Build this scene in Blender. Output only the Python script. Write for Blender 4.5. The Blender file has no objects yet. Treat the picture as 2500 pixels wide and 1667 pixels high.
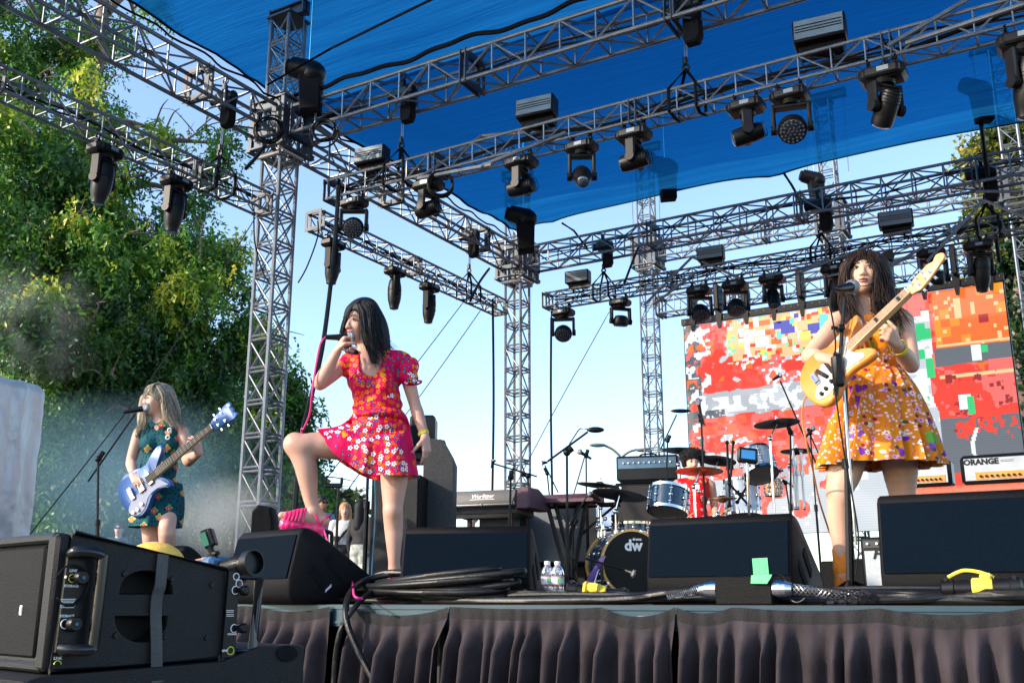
import bpy, math, random
import numpy as np
from math import radians as RAD, sin, cos, pi, sqrt
from mathutils import Vector, Matrix, Euler
random.seed(7); rng = np.random.default_rng(11)
SC = bpy.context.scene
COL = SC.collection
# ---------------- camera ----------------
FPX, PITCH, YAW = 2459.0, RAD(14.45), RAD(30.5)
CAMZ = 0.015            # the stage deck is z = 0, the ground z = -1.3
GZ = -1.3
cd = bpy.data.cameras.new('camera'); cam = bpy.data.objects.new('camera', cd); COL.objects.link(cam)
cam.location = (0, 0, CAMZ); cam.rotation_euler = (RAD(90) + PITCH, 0, YAW)
cd.sensor_width = 36; cd.lens = 36 * FPX / 2500; cd.clip_start = 0.05; cd.clip_end = 3000
SC.camera = cam
# ---------------- world, sun, exposure ----------------
SUN_EL, SUN_DIR = RAD(24), Vector((-0.60, -0.80, 0)).normalized()
w = bpy.data.worlds.new('World'); SC.world = w; w.use_nodes = True
wn = w.node_tree.nodes; wl = w.node_tree.links
bg = wn['Background']; sky = wn.new('ShaderNodeTexSky'); sky.sky_type = 'NISHITA'
sky.sun_disc = False; sky.sun_elevation = SUN_EL
sky.sun_rotation = math.atan2(SUN_DIR.x, SUN_DIR.y)
sky.air_density = 1.0; sky.dust_density = 1.0; sky.ozone_density = 2.0
wl.new(sky.outputs[0], bg.inputs[0]); bg.inputs[1].default_value = 0.15
sl = bpy.data.lights.new('sun', 'SUN'); sl.energy = 2.3; sl.angle = RAD(1.2); sl.color = (1.0, 0.86, 0.70)
so = bpy.data.objects.new('sun', sl); COL.objects.link(so)
sd = Vector((SUN_DIR.x * cos(SUN_EL), SUN_DIR.y * cos(SUN_EL), sin(SUN_EL)))
so.rotation_euler = sd.to_track_quat('Z', 'Y').to_euler(); so.location = sd * 50
SC.view_settings.view_transform = 'Standard'; SC.view_settings.look = 'None'
SC.view_settings.exposure = 1.38; SC.view_settings.gamma = 1.0
# ---------------- frames ----------------
HR = Vector((cos(YAW), sin(YAW), 0)); HF = Vector((-sin(YAW), cos(YAW), 0)); UPV = Vector((0, 0, 1))
X_, Y_, Z_ = Vector((1, 0, 0)), Vector((0, 1, 0)), Vector((0, 0, 1))
def W(u, v, R):
    "point seen at photo pixel (u,v) that stands R metres ahead of the camera (horizontally)"
    xs, ys = u - 1250.0, 833.5 - v
    fw = FPX * cos(PITCH) - ys * sin(PITCH); up = ys * cos(PITCH) + FPX * sin(PITCH)
    t = R / fw
    return HF * R + HR * (xs * t) + Vector((0, 0, CAMZ + up * t))
def WY(u, v, Y):
    "point seen at photo pixel (u,v) on the plane y = Y of the stage"
    d = W(u, v, 1.0); o = Vector((0, 0, CAMZ)); d = d - o
    return o + d * (Y / d.y)
def WX(u, v, X):
    d = W(u, v, 1.0); o = Vector((0, 0, CAMZ)); d = d - o
    return o + d * (X / d.x)
# ---------------- materials ----------------
MATS = {}
def mat(name, col=(.5, .5, .5), rough=.5, metal=0.0, var=.15, vscale=6.0, bump=0.0, bscale=60.0, spec=.5,
        emit=None, alpha=None, sss=0.0, trans=0.0, coat=0.0, spots=None):
    if name in MATS: return MATS[name]
    m = bpy.data.materials.new(name); m.use_nodes = True; MATS[name] = m
    n, l = m.node_tree.nodes, m.node_tree.links; b = n['Principled BSDF']
    tc = n.new('ShaderNodeTexCoord')
    nz = n.new('ShaderNodeTexNoise'); nz.inputs['Scale'].default_value = vscale; nz.inputs['Detail'].default_value = 4
    l.new(tc.outputs['Object'], nz.inputs['Vector'])
    cr = n.new('ShaderNodeValToRGB'); cr.color_ramp.elements[0].position = .3; cr.color_ramp.elements[1].position = .7
    cr.color_ramp.elements[0].color = tuple(min(1, c * (1 - var)) for c in col) + (1,)
    cr.color_ramp.elements[1].color = tuple(min(1, c * (1 + var)) for c in col) + (1,)
    l.new(nz.outputs['Fac'], cr.inputs['Fac']); l.new(cr.outputs['Color'], b.inputs['Base Color'])
    b.inputs['Roughness'].default_value = rough; b.inputs['Metallic'].default_value = metal
    b.inputs['Specular IOR Level'].default_value = spec
    if sss: b.inputs['Subsurface Weight'].default_value = sss; b.inputs['Subsurface Radius'].default_value = (.02, .008, .004); b.inputs['Subsurface Scale'].default_value = .6
    if trans: b.inputs['Transmission Weight'].default_value = trans
    if coat: b.inputs['Coat Weight'].default_value = coat
    if alpha is not None: b.inputs['Alpha'].default_value = alpha
    if emit: b.inputs['Emission Color'].default_value = tuple(emit[:3]) + (1,); b.inputs['Emission Strength'].default_value = emit[3]
    if bump:
        nb = n.new('ShaderNodeTexNoise'); nb.inputs['Scale'].default_value = bscale; nb.inputs['Detail'].default_value = 3
        l.new(tc.outputs['Object'], nb.inputs['Vector'])
        bp = n.new('ShaderNodeBump'); bp.inputs['Strength'].default_value = bump; bp.inputs['Distance'].default_value = .01
        l.new(nb.outputs['Fac'], bp.inputs['Height']); l.new(bp.outputs['Normal'], b.inputs['Normal'])
    return m
M_alu = mat('truss aluminium', (.17, .185, .21), .45, .5, .18, 9, .15, 90)
M_alud = mat('dull aluminium plate', (.060, .070, .085), .55, .3, .2, 7, .1, 60)
M_blk = mat('black plastic', (.005, .005, .006), .38, 0, .3, 12, .08, 160, spec=.3)
M_blkm = mat('black painted steel', (.008, .008, .009), .4, .2, .3, 12, spec=.25)
M_rub = mat('black rubber cable', (.006, .007, .008), .55, 0, .4, 14, spec=.2)
M_cloth = mat('black nylon', (.008, .008, .010), .8, 0, .3, 20, .3, 90, spec=.12)
M_grille = mat('wedge cloth grille', (.0015, .0055, .0115), .7, 0, .25, 140, .15, 420, spec=.03)
M_cab = mat('textured cabinet paint', (.006, .006, .0065), .5, 0, .2, 40, .4, 300, spec=.12)
M_chrome = mat('chrome', (.75, .75, .77), .12, 1.0, .05, 5)
M_steel = mat('bare steel', (.45, .45, .46), .3, .9, .1, 8)
M_white = mat('white print', (.75, .75, .75), .6)
M_glass = mat('dark lens glass', (.02, .03, .05), .05, 0, .1, 5, 0, 1, .9, coat=1)
M_blue = mat('cable blue', (.02, .12, .22), .5)
# ---------------- mesh builder ----------------
def basis(d):
    d = Vector(d).normalized()
    a = Vector((0, 0, 1)) if abs(d.z) < .9 else Vector((1, 0, 0))
    s = d.cross(a).normalized(); u = s.cross(d).normalized()
    return d, s, u
class MB:
    def __init__(s): s.v = []; s.f = []
    def add(s, vs, fs):
        o = len(s.v); s.v += [tuple(p) for p in vs]; s.f += [tuple(i + o for i in f) for f in fs]; return s
    def box(s, c, size, ax=None, bev=0):
        c = Vector(c); a, b, g = ax or (X_, Y_, Z_); a, b, g = Vector(a) * size[0] / 2, Vector(b) * size[1] / 2, Vector(g) * size[2] / 2
        if not bev:
            vs = [c + a * i + b * j + g * k for k in (-1, 1) for j in (-1, 1) for i in (-1, 1)]
            s.add(vs, [(0, 2, 3, 1), (4, 5, 7, 6), (0, 1, 5, 4), (2, 6, 7, 3), (0, 4, 6, 2), (1, 3, 7, 5)]); return s
        A, B, G = a.normalized(), b.normalized(), g.normalized()
        idx = {}; vs = []
        for i in (-1, 1):
            for j in (-1, 1):
                for k in (-1, 1):
                    p = c + a * i + b * j + g * k
                    for t, q in enumerate((A * i, B * j, G * k)):
                        o = [A * i, B * j, G * k]; r = p
                        for z in range(3):
                            if z != t: r = r - o[z] * bev
                        idx[(i, j, k, t)] = len(vs); vs.append(r)
        fs = []
        for t in range(3):
            for sg in (-1, 1):
                q = [(-1, -1), (1, -1), (1, 1), (-1, 1)]
                def key(p):
                    l = list(p); l.insert(t, sg); return (l[0], l[1], l[2], t)
                f = [idx[key(p)] for p in q]
                if (sg > 0) != (t != 1): f = f[::-1]
                fs.append(tuple(f))
        for t in range(3):
            o = [z for z in range(3) if z != t]
            for s1 in (-1, 1):
                for s2 in (-1, 1):
                    def kk(e, face):
                        l = [0, 0, 0]; l[t] = e; l[o[0]] = s1; l[o[1]] = s2; return idx[(l[0], l[1], l[2], face)]
                    fs.append((kk(-1, o[0]), kk(1, o[0]), kk(1, o[1]), kk(-1, o[1])))
        for i in (-1, 1):
            for j in (-1, 1):
                for k in (-1, 1): fs.append((idx[(i, j, k, 0)], idx[(i, j, k, 1)], idx[(i, j, k, 2)]))
        s.add(vs, fs); return s
    def cyl(s, p0, p1, r0, r1=None, n=10, cap=True):
        r1 = r0 if r1 is None else r1; p0, p1 = Vector(p0), Vector(p1); d, a, b = basis(p1 - p0)
        vs = [p0 + (a * cos(2 * pi * i / n) + b * sin(2 * pi * i / n)) * r0 for i in range(n)] + \
             [p1 + (a * cos(2 * pi * i / n) + b * sin(2 * pi * i / n)) * r1 for i in range(n)]
        fs = [(i, (i + 1) % n, n + (i + 1) % n, n + i) for i in range(n)]
        if cap: fs += [tuple(range(n))[::-1], tuple(range(n, 2 * n))]
        s.add(vs, fs); return s
    def tube(s, pts, r, n=7, cap=True):
        pts = [Vector(p) for p in pts]; N = len(pts); rs = r if isinstance(r, (list, tuple)) else [r] * N
        vs = []; prev = None
        for i, p in enumerate(pts):
            d = (pts[min(i + 1, N - 1)] - pts[max(i - 1, 0)])
            if d.length < 1e-9: d = Vector((0, 0, 1))
            d.normalize()
            if prev is None: _, a, b = basis(d)
            else:
                a = prev - d * prev.dot(d)
                if a.length < 1e-6: _, a, _b = basis(d)
                a.normalize(); b = d.cross(a)
            prev = a
            vs += [p + (a * cos(2 * pi * k / n) + b * sin(2 * pi * k / n)) * rs[i] for k in range(n)]
        fs = [(i * n + k, i * n + (k + 1) % n, (i + 1) * n + (k + 1) % n, (i + 1) * n + k) for i in range(N - 1) for k in range(n)]
        if cap: fs += [tuple(range(n))[::-1], tuple(range((N - 1) * n, N * n))]
        s.add(vs, fs); return s
    def lathe(s, prof, o, axis=Z_, n=24, sy=1.0, cap=True, xref=None):
        o = Vector(o); d, a, b = basis(axis)
        if xref is not None: a = Vector(xref); a = (a - d * a.dot(d)).normalized(); b = d.cross(a)
        vs = [o + d * h + (a * cos(2 * pi * k / n) + b * sin(2 * pi * k / n) * sy) * r for r, h in prof for k in range(n)]
        N = len(prof)
        fs = [(i * n + k, i * n + (k + 1) % n, (i + 1) * n + (k + 1) % n, (i + 1) * n + k) for i in range(N - 1) for k in range(n)]
        if cap: fs += [tuple(range(n))[::-1], tuple(range((N - 1) * n, N * n))]
        s.add(vs, fs); return s
    def ell(s, c, r, ax=None, n=16, m=10):
        c = Vector(c); a, b, g = ax or (X_, Y_, Z_); a, b, g = Vector(a), Vector(b), Vector(g)
        if not isinstance(r, (tuple, list)): r = (r, r, r)
        vs = [c + g * r[2]]
        for i in range(1, m):
            t = pi * i / m
            vs += [c + a * (r[0] * sin(t) * cos(2 * pi * k / n)) + b * (r[1] * sin(t) * sin(2 * pi * k / n)) + g * (r[2] * cos(t)) for k in range(n)]
        vs.append(c - g * r[2])
        fs = [(0, 1 + k, 1 + (k + 1) % n) for k in range(n)]
        for i in range(m - 2):
            fs += [(1 + i * n + k, 1 + (i + 1) * n + k, 1 + (i + 1) * n + (k + 1) % n, 1 + i * n + (k + 1) % n) for k in range(n)]
        e = len(vs) - 1; q = 1 + (m - 2) * n
        fs += [(e, q + (k + 1) % n, q + k) for k in range(n)]
        s.add(vs, fs); return s
    def prism(s, poly, o, a, b, nrm, th, inset=0):
        "poly: list of (x,y) in the frame a,b at o; extruded by th along nrm; inset rounds both rims"
        o, a, b, nrm = Vector(o), Vector(a), Vector(b), Vector(nrm); n = len(poly)
        if inset:
            cx = sum(p[0] for p in poly) / n; cy = sum(p[1] for p in poly) / n
            def sh(p):
                q = Vector((cx - p[0], cy - p[1])); L = q.length or 1; q = q / L * min(inset, L * .5); return (p[0] + q.x, p[1] + q.y)
            ins = [sh(p) for p in poly]
            rings = [(ins, 0), (poly, inset), (poly, th - inset), (ins, th)]
        else: rings = [(poly, 0), (poly, th)]
        vs = [o + a * p[0] + b * p[1] + nrm * h for pl, h in rings for p in pl]; R = len(rings)
        fs = [(i * n + k, i * n + (k + 1) % n, (i + 1) * n + (k + 1) % n, (i + 1) * n + k) for i in range(R - 1) for k in range(n)]
        fs += [tuple(range(n))[::-1], tuple(range((R - 1) * n, R * n))]
        s.add(vs, fs); return s
    def quad(s, *p): s.add(p, [tuple(range(len(p)))]); return s
    def torus(s, c, axis, R, r, n=24, m=8, a0=0, a1=2 * pi):
        d, a, b = basis(axis); c = Vector(c); full = abs(a1 - a0 - 2 * pi) < 1e-6
        pts = [c + (a * cos(a0 + (a1 - a0) * i / n) + b * sin(a0 + (a1 - a0) * i / n)) * R for i in range(n + 1)]
        s.tube(pts, r, m, cap=not full); return s
def shade_smooth(me, ang=None):
    me.polygons.foreach_set('use_smooth', [True] * len(me.polygons))
    if ang is not None:
        try: me.set_sharp_from_angle(angle=ang)
        except Exception: pass
def link_mesh(name, vs, fs, m, root=None, smooth=RAD(40), mats=None, midx=None):
    if root is not None:
        inv = root.matrix_basis.inverted()
        M = np.array(inv); V = np.asarray([tuple(p) for p in vs], dtype=np.float64) if not isinstance(vs, np.ndarray) else vs
        V = V @ M[:3, :3].T + M[:3, 3]
    else: V = np.asarray([tuple(p) for p in vs], dtype=np.float64) if not isinstance(vs, np.ndarray) else vs
    me = bpy.data.meshes.new(name); me.from_pydata(V.tolist(), [], fs if isinstance(fs, list) else fs.tolist())
    for mm in (mats or [m]): me.materials.append(mm)
    if midx is not None: me.polygons.foreach_set('material_index', midx)
    if smooth is not None: shade_smooth(me, smooth)
    me.update()
    o = bpy.data.objects.new(name, me); COL.objects.link(o)
    if root is not None: o.parent = root
    return o
def build(name, mb, m, root=None, smooth=RAD(40), base=None):
    "one mesh object; top level ones get their origin at base"
    if root is None:
        b = Vector(base) if base is not None else Vector(mb.v[0])
        V = np.asarray(mb.v) - np.array(b)[None, :]
        o = link_mesh(name, V, mb.f, m, None, smooth); o.location = b; return o
    # sub-parts: parent chain of unrotated children shares the root frame
    r = root
    while r.parent is not None: r = r.parent
    o = link_mesh(name, mb.v, mb.f, m, r, smooth); o.parent = root; return o
def tag(o, label, cat, group=None, kind=None):
    if label: o['label'] = label
    if cat: o['category'] = cat
    if group: o['group'] = group
    if kind: o['kind'] = kind
    return o
def thing(name, label, cat, loc=(0, 0, 0), rz=0, group=None, rot=None):
    o = bpy.data.objects.new(name, None); COL.objects.link(o); o.empty_display_size = .1
    o.location = loc; o.rotation_euler = rot or (0, 0, rz)
    o.matrix_basis = Matrix.Translation(Vector(loc)) @ (Euler(rot) if rot else Euler((0, 0, rz))).to_matrix().to_4x4()
    return tag(o, label, cat, group)
def copy_tree(o, par=None):
    c = o.copy(); COL.objects.link(c)
    if par is not None: c.parent = par
    for ch in [x for x in o.children]: copy_tree(ch, c)
    return c
def single(name, mb, m, label, cat, group=None, base=None, smooth=RAD(40)):
    return tag(build(name, mb, m, None, smooth, base), label, cat, group)
def struct(name, mb, m, smooth=RAD(40)):
    return tag(build(name, mb, m, None, smooth, (0, 0, 0)), None, None, None, 'structure')
def text_mesh(s, size, o, a, b, nrm, m, root, name='lettering', th=.002, bold=0.0, shear=0.0):
    cu = bpy.data.curves.new('t', 'FONT'); cu.body = s; cu.size = size; cu.extrude = th / 2; cu.offset = bold; cu.shear = shear
    cu.align_x = 'CENTER'; cu.align_y = 'CENTER'; cu.resolution_u = 2
    ob = bpy.data.objects.new('t', cu); COL.objects.link(ob)
    me = bpy.data.meshes.new_from_object(ob.evaluated_get(bpy.context.evaluated_depsgraph_get()))
    vs = [Vector(o) + Vector(a) * v.co.x + Vector(b) * v.co.y + Vector(nrm) * v.co.z for v in me.vertices]
    fs = [tuple(p.vertices) for p in me.polygons]
    bpy.data.objects.remove(ob); bpy.data.curves.remove(cu); bpy.data.meshes.remove(me)
    mb = MB(); mb.add(vs, fs); return build(name, mb, m, root, None)
def catmull(pts, n=6, closed=False):
    P = [Vector(p) for p in pts]; N = len(P); out = []
    rngi = range(N) if closed else range(N - 1)
    for i in rngi:
        p0 = P[(i - 1) % N] if closed or i > 0 else P[0]; p1 = P[i]; p2 = P[(i + 1) % N]; p3 = P[(i + 2) % N] if closed or i + 2 < N else P[-1]
        for k in range(n):
            t = k / n
            out.append(.5 * ((2 * p1) + (p2 - p0) * t + (2 * p0 - 5 * p1 + 4 * p2 - p3) * t * t + (3 * p1 - p0 - 3 * p2 + p3) * t ** 3))
    if not closed: out.append(P[-1])
    return out
def sag(p0, p1, s, n=14):
    p0, p1 = Vector(p0), Vector(p1)
    return [p0.lerp(p1, i / n) - Vector((0, 0, s * 4 * (i / n) * (1 - i / n))) for i in range(n + 1)]
# ================= setting: ground, stage =================
M_ground = mat('dry grass and asphalt', (.12, .12, .10), .9, 0, .35, .4, .3, 4)
gm = MB(); gm.quad((-600, -300, GZ), (600, -300, GZ), (600, 900, GZ), (-600, 900, GZ)); struct('ground', gm, M_ground)
# ================= trusses =================
def truss_parts(root, p0, d, s, u, L, w, h, rc, rb, bay, xb=False, plates=None, ends=True, double=False):
    "four chords + bracing; frame d (length) s (side) u (up); returns nothing"
    for i in (-1, 1):
        for j in (-1, 1):
            a = p0 + s * (w / 2 * i) + u * (h / 2 * j)
            build('chord', MB().cyl(a, a + d * L, rc, n=8), M_alu, root)
    br = MB(); n = max(1, round(L / bay)); st = L / n
    faces = [(s * (w / 2), u * (h / 2), 0), (-s * (w / 2), u * (h / 2), 1), (u * (h / 2), s * (w / 2), 0), (-u * (h / 2), s * (w / 2), 1)]
    for f, (off, cr, par) in enumerate(faces):
        for k in range(n):
            a = p0 + d * (st * k); b = a + d * st
            if xb:
                br.cyl(a + off - cr, b + off + cr, rb, n=5, cap=False); br.cyl(a + off + cr, b + off - cr, rb, n=5, cap=False)
            else:
                sg = 1 if (k + par) % 2 else -1
                br.cyl(a + off - cr * sg, b + off + cr * sg, rb, n=5, cap=False)
            if k:
                br.cyl(a + off - cr, a + off + cr, rb * (1.3 if xb else 1), n=5, cap=False)
                if double: q = d * .05; br.cyl(a + off - cr + q, a + off + cr + q, rb * 1.3, n=5, cap=False)
    build('bracing', br, M_alu, root)
    for t in (plates or []):
        pl = MB(); c = p0 + d * t
        for dd in (-.035, .035):
            for j in (-1, 1):
                pw_ = .07 if w > .3 else .045
                pl.box(c + d * dd + u * (h / 2 * j), (.012, w + pw_ * .7, pw_), (d, s, u))
                pl.box(c + d * dd + s * (w / 2 * j), (.011, pw_, h + pw_ * .6), (d, s, u))
        build('splice_plate', pl, M_alud, root)
def htruss(name, label, p0, p1, w, h, rc, rb, bay, group, step=2.4, first=1.2, **k):
    p0, p1 = Vector(p0), Vector(p1); d = (p1 - p0).normalized(); s = Z_.cross(d).normalized(); u = d.cross(s) * -1
    u = s.cross(d) * -1 if s.cross(d).z < 0 else s.cross(d)
    L = (p1 - p0).length
    r = thing(name, label, 'truss', p0, 0, group)
    pl = [0.006, L - .006]; t = first
    while t < L - .3: pl.append(t); t += step
    truss_parts(r, p0, d, s, u, L, w, h, rc, rb, bay, plates=pl, **k)
    return r
TX, Y1, Y2, TZ = -8.55, 8.7, 14.7, 5.85
T1 = Vector((TX, Y1, 0)); T2 = Vector((TX, Y2, 0))
def tower(name, label, x, y, ztop, w=.305, rc=.025, rb=.011, bay=.4, xb=True, capw=.6, zb=GZ):
    r = thing(name, label, 'truss tower', (x, y, zb), 0, 'truss towers holding the roof and screen')
    p0 = Vector((x, y, zb))
    truss_parts(r, p0, Z_, X_, Y_, ztop - zb, w, w, rc, rb, bay, xb=xb, double=True)
    c = MB(); c.box((x, y, ztop + .02), (w + .1, w + .1, .03)); c.box((x, y, ztop + .05), (capw, .12, .02)); c.box((x, y, ztop + .13), (capw, .02, .14)); c.box((x, y, ztop + .21), (capw, .12, .02))
    c.box((x - capw / 2 + .01, y, ztop + .13), (.02, .14, .2)); c.box((x + capw / 2 - .01, y, ztop + .13), (.02, .14, .2))
    build('head_beam', c, M_alud, r)
    for sx in (-1, 1): build('lift_chain', MB().tube(sag((x + sx * capw * .45, y, ztop), (x + sx * capw * .42, y, ztop - 1.6), .0, 3), .011, 5), M_steel, r)
    b = MB(); b.box((x, y, zb + .03), (.8, .8, .06)); build('base_plate', b, M_alud, r)
    return r
tower('truss_tower', 'tall silver lattice tower between bassist and singer', TX, Y1, 7.42)
tower('truss_tower', 'silver lattice tower right of the pink-dressed singer', TX, Y2, 7.42, xb=False, rb=.013)
Y3 = 19.4
tower('truss_tower', 'slim lattice tower just left of the video screen', -8.0, Y3, 9.7, .30, .022, .011, .4, False, .75)
tower('truss_tower', 'lattice tower poking above the roof cloth behind the orange-dressed guitarist', -4.05, Y3, 9.9, .30, .022, .011, .4, False, .95)
tower('truss_tower', 'rear lattice tower at the far right with leaves behind it', -0.75, Y3, 10.1, .30, .022, .011, .4, False, 1.0)
def sleeve(label, x, y, z, s=.52, hh=.62):
    r = thing('sleeve_block', label, 'truss block', (x, y, z), 0, 'sleeve blocks around the towers')
    f = MB()
    for i in (-1, 1):
        for j in (-1, 1):
            f.box((x + i * s / 2, y + j * s / 2, z), (.05, .05, hh))
            f.box((x + i * s / 2, y + j * (s / 2 - .11), z), (.012, .09, hh - .01)); f.box((x + i * (s / 2 - .11), y + j * s / 2, z), (.09, .012, hh - .012))
        for k in (-1, 1):
            f.box((x, y + i * s / 2, z + k * (hh / 2 + .012)), (s + .1, .07, .024)); f.box((x + i * s / 2, y, z + k * (hh / 2 + .039)), (.07, s + .1, .024))
    build('frame', f, M_alud, r)
    p = MB()
    for i in (-1, 1):
        p.cyl((x + i * .2, y - .19, z - hh / 2 - .06), (x + i * .2, y + .19, z - hh / 2 - .06), .03, n=8)
        p.cyl((x - .19, y + i * .2, z - hh / 2 - .10), (x + .19, y + i * .2, z - hh / 2 - .10), .03, n=8)
    build('guide_roller', p, M_steel, r)
    return r
sleeve('square metal block where the front-left tower meets the roof trusses', TX, Y1, TZ)
sleeve('square metal block on the tower right of the singer', TX, Y2, TZ)
sleeve('square metal block on the slim tower left of the screen', -8.0, Y3, 7.35)
sleeve('square metal block on the tower above the orange-dressed guitarist', -4.05, Y3, 7.35)
sleeve('square metal block on the far right rear tower', -0.75, Y3, 7.35)
mw = dict(w=.36, h=.36, rc=.025, rb=.013, bay=.42, group='main roof trusses')
htruss('roof_truss', 'roof truss running from upper left corner to the front tower, above the big tree', (TX, 1.6, TZ), (TX, Y1 - .3, TZ), first=.9, **mw)
htruss('roof_truss', 'left roof truss between the two left towers', (TX, Y1 + .3, TZ), (TX, Y2 - .3, TZ), first=2.0, **mw)
htruss('roof_truss', 'front cross truss rising from the front tower to the top of picture', (TX + .3, Y1, TZ), (4.5, Y1, TZ), first=2.6, step=2.45, **mw)
htruss('roof_truss', 'rear cross truss running right from the tower beside the singer', (TX + .3, Y2, TZ), (4.5, Y2, TZ), first=2.3, step=2.45, **mw)
htruss('roof_truss', 'higher rear cross truss behind, carrying nothing, parallel to the rear truss', (-7.7, Y3, 7.35), (3.6, Y3, 7.35), first=2.3, step=2.45, **mw)
lw = dict(w=.235, h=.235, rc=.018, rb=.009, bay=.30, group='hanging lighting trusses')
L1z, L2z, L3z, L4z = 4.80, 4.76, 4.86, 5.03
htruss('lighting_truss', 'hanging light truss at far left in front of the big tree', (TX, 3.3, L2z), (TX, 8.45, L2z), first=1.6, **lw)
htruss('lighting_truss', 'short hanging truss with three black lamps above the singer', (TX, 9.4, L3z), (TX, 14.1, L3z), first=2.2, **lw)
htruss('lighting_truss', 'front hanging light truss with many moving lamps under the blue roof', (-7.65, Y1, L1z), (2.2, Y1, L1z), first=1.55, step=2.45, **lw)
htruss('lighting_truss', 'rear hanging light truss above the video screen', (-7.95, Y2, L4z), (2.2, Y2, L4z), first=2.3, step=2.45, **lw)
Y5 = 17.9
htruss('lighting_truss', 'truss directly above the video screen holding its hooks', (-7.15, Y5, 5.62), (-1.55, Y5, 5.62), first=1.5, step=2.0, w=.34, h=.34, rc=.022, rb=.011, bay=.36, group='hanging lighting trusses')
# stiffener pipes laid across the hanging trusses
def pipes(label, segs):
    mb = MB()
    for a, b in segs: mb.cyl(a, b, .022, n=8)
    return single('spreader_pipe', mb, M_alu, label, 'pipe', 'grey pipes clamped across the hanging trusses')
def RY(u, v, Y): return WY(u * 1.063, v * 1.063, Y)
pipes('bent grey pipe on the front light truss above the blue-lensed lamp', [(RY(965, 408, 8.5), RY(1108, 312, 8.9)), (RY(1108, 312, 8.9), RY(1275, 300, 8.7)), (RY(960, 410, 8.5), RY(1130, 378, 8.3)), (RY(1105, 382, 8.3), RY(1300, 305, 8.6))])
pipes('long grey pipe crossing the front light truss at upper right', [(RY(2040, 105, 8.4), RY(2290, -40, 8.6)), (RY(2080, 100, 8.4), RY(2352, 10, 8.3))])
pipes('pair of diagonal grey pipes on the rear light truss beside the slim tower', [(RY(1480, 700, 14.4), RY(1590, 590, 14.6)), (RY(1590, 590, 14.6), RY(1700, 640, 14.6)), (RY(1600, 625, 14.5), RY(1500, 700, 14.5))])
pipes('diagonal grey pipes on the rear light truss behind the guitarist', [(RY(1760, 635, 14.4), RY(1950, 590, 14.6)), (RY(1800, 640, 14.4), RY(2010, 560, 14.5)), (RY(1835, 650, 14.5), RY(2100, 590, 14.5))])
pipes('diagonal grey pipes at the far right above the screen corner', [(RY(2130, 600, 14.0), RY(2260, 460, 14.2)), (RY(2260, 460, 14.2), RY(2352, 500, 14.2)), (RY(2240, 440, 14.2), RY(2352, 440, 14.2)), (RY(2050, 610, 14.2), RY(2230, 500, 14.4))])
# ================= roof cloth =================
def make_tarp():
    m = bpy.data.materials.new('blue shade cloth'); m.use_nodes = True; n, l = m.node_tree.nodes, m.node_tree.links
    out = n['Material Output']; n.remove(n['Principled BSDF'])
    tc = n.new('ShaderNodeTexCoord'); mp = n.new('ShaderNodeMapping'); mp.inputs['Scale'].default_value = (.5, 9, 1)
    nz = n.new('ShaderNodeTexNoise'); nz.inputs['Scale'].default_value = 2.2; nz.inputs['Detail'].default_value = 6
    l.new(tc.outputs['Object'], mp.inputs['Vector']); l.new(mp.outputs['Vector'], nz.inputs['Vector'])
    cr = n.new('ShaderNodeValToRGB'); cr.color_ramp.elements[0].color = (.007, .115, .29, 1); cr.color_ramp.elements[1].color = (.010, .155, .36, 1)
    cr.color_ramp.elements[0].position = .35; cr.color_ramp.elements[1].position = .65
    l.new(nz.outputs['Fac'], cr.inputs['Fac'])
    df = n.new('ShaderNodeBsdfDiffuse'); tr = n.new('ShaderNodeBsdfTranslucent'); mx = n.new('ShaderNodeMixShader'); mx.inputs[0].default_value = .62
    tp = n.new('ShaderNodeBsdfTransparent'); tp.inputs[0].default_value = (.015, .24, .58, 1); m2 = n.new('ShaderNodeMixShader'); m2.inputs[0].default_value = .27
    n2 = n.new('ShaderNodeTexNoise'); n2.inputs['Scale'].default_value = 14; mp2 = n.new('ShaderNodeMapping'); mp2.inputs['Scale'].default_value = (.15, 2.5, 1)
    l.new(tc.outputs['Object'], mp2.inputs['Vector']); l.new(mp2.outputs['Vector'], n2.inputs['Vector'])
    bp = n.new('ShaderNodeBump'); bp.inputs['Strength'].default_value = .5; bp.inputs['Distance'].default_value = .03
    l.new(n2.outputs['Fac'], bp.inputs['Height'])
    for q in (df, tr): l.new(cr.outputs['Color'], q.inputs['Color']); l.new(bp.outputs['Normal'], q.inputs['Normal'])
    l.new(df.outputs[0], mx.inputs[1]); l.new(tr.outputs[0], mx.inputs[2]); l.new(mx.outputs[0], m2.inputs[1]); l.new(tp.outputs[0], m2.inputs[2])
    l.new(m2.outputs[0], out.inputs['Surface'])
    return m
M_tarp = make_tarp()
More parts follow.
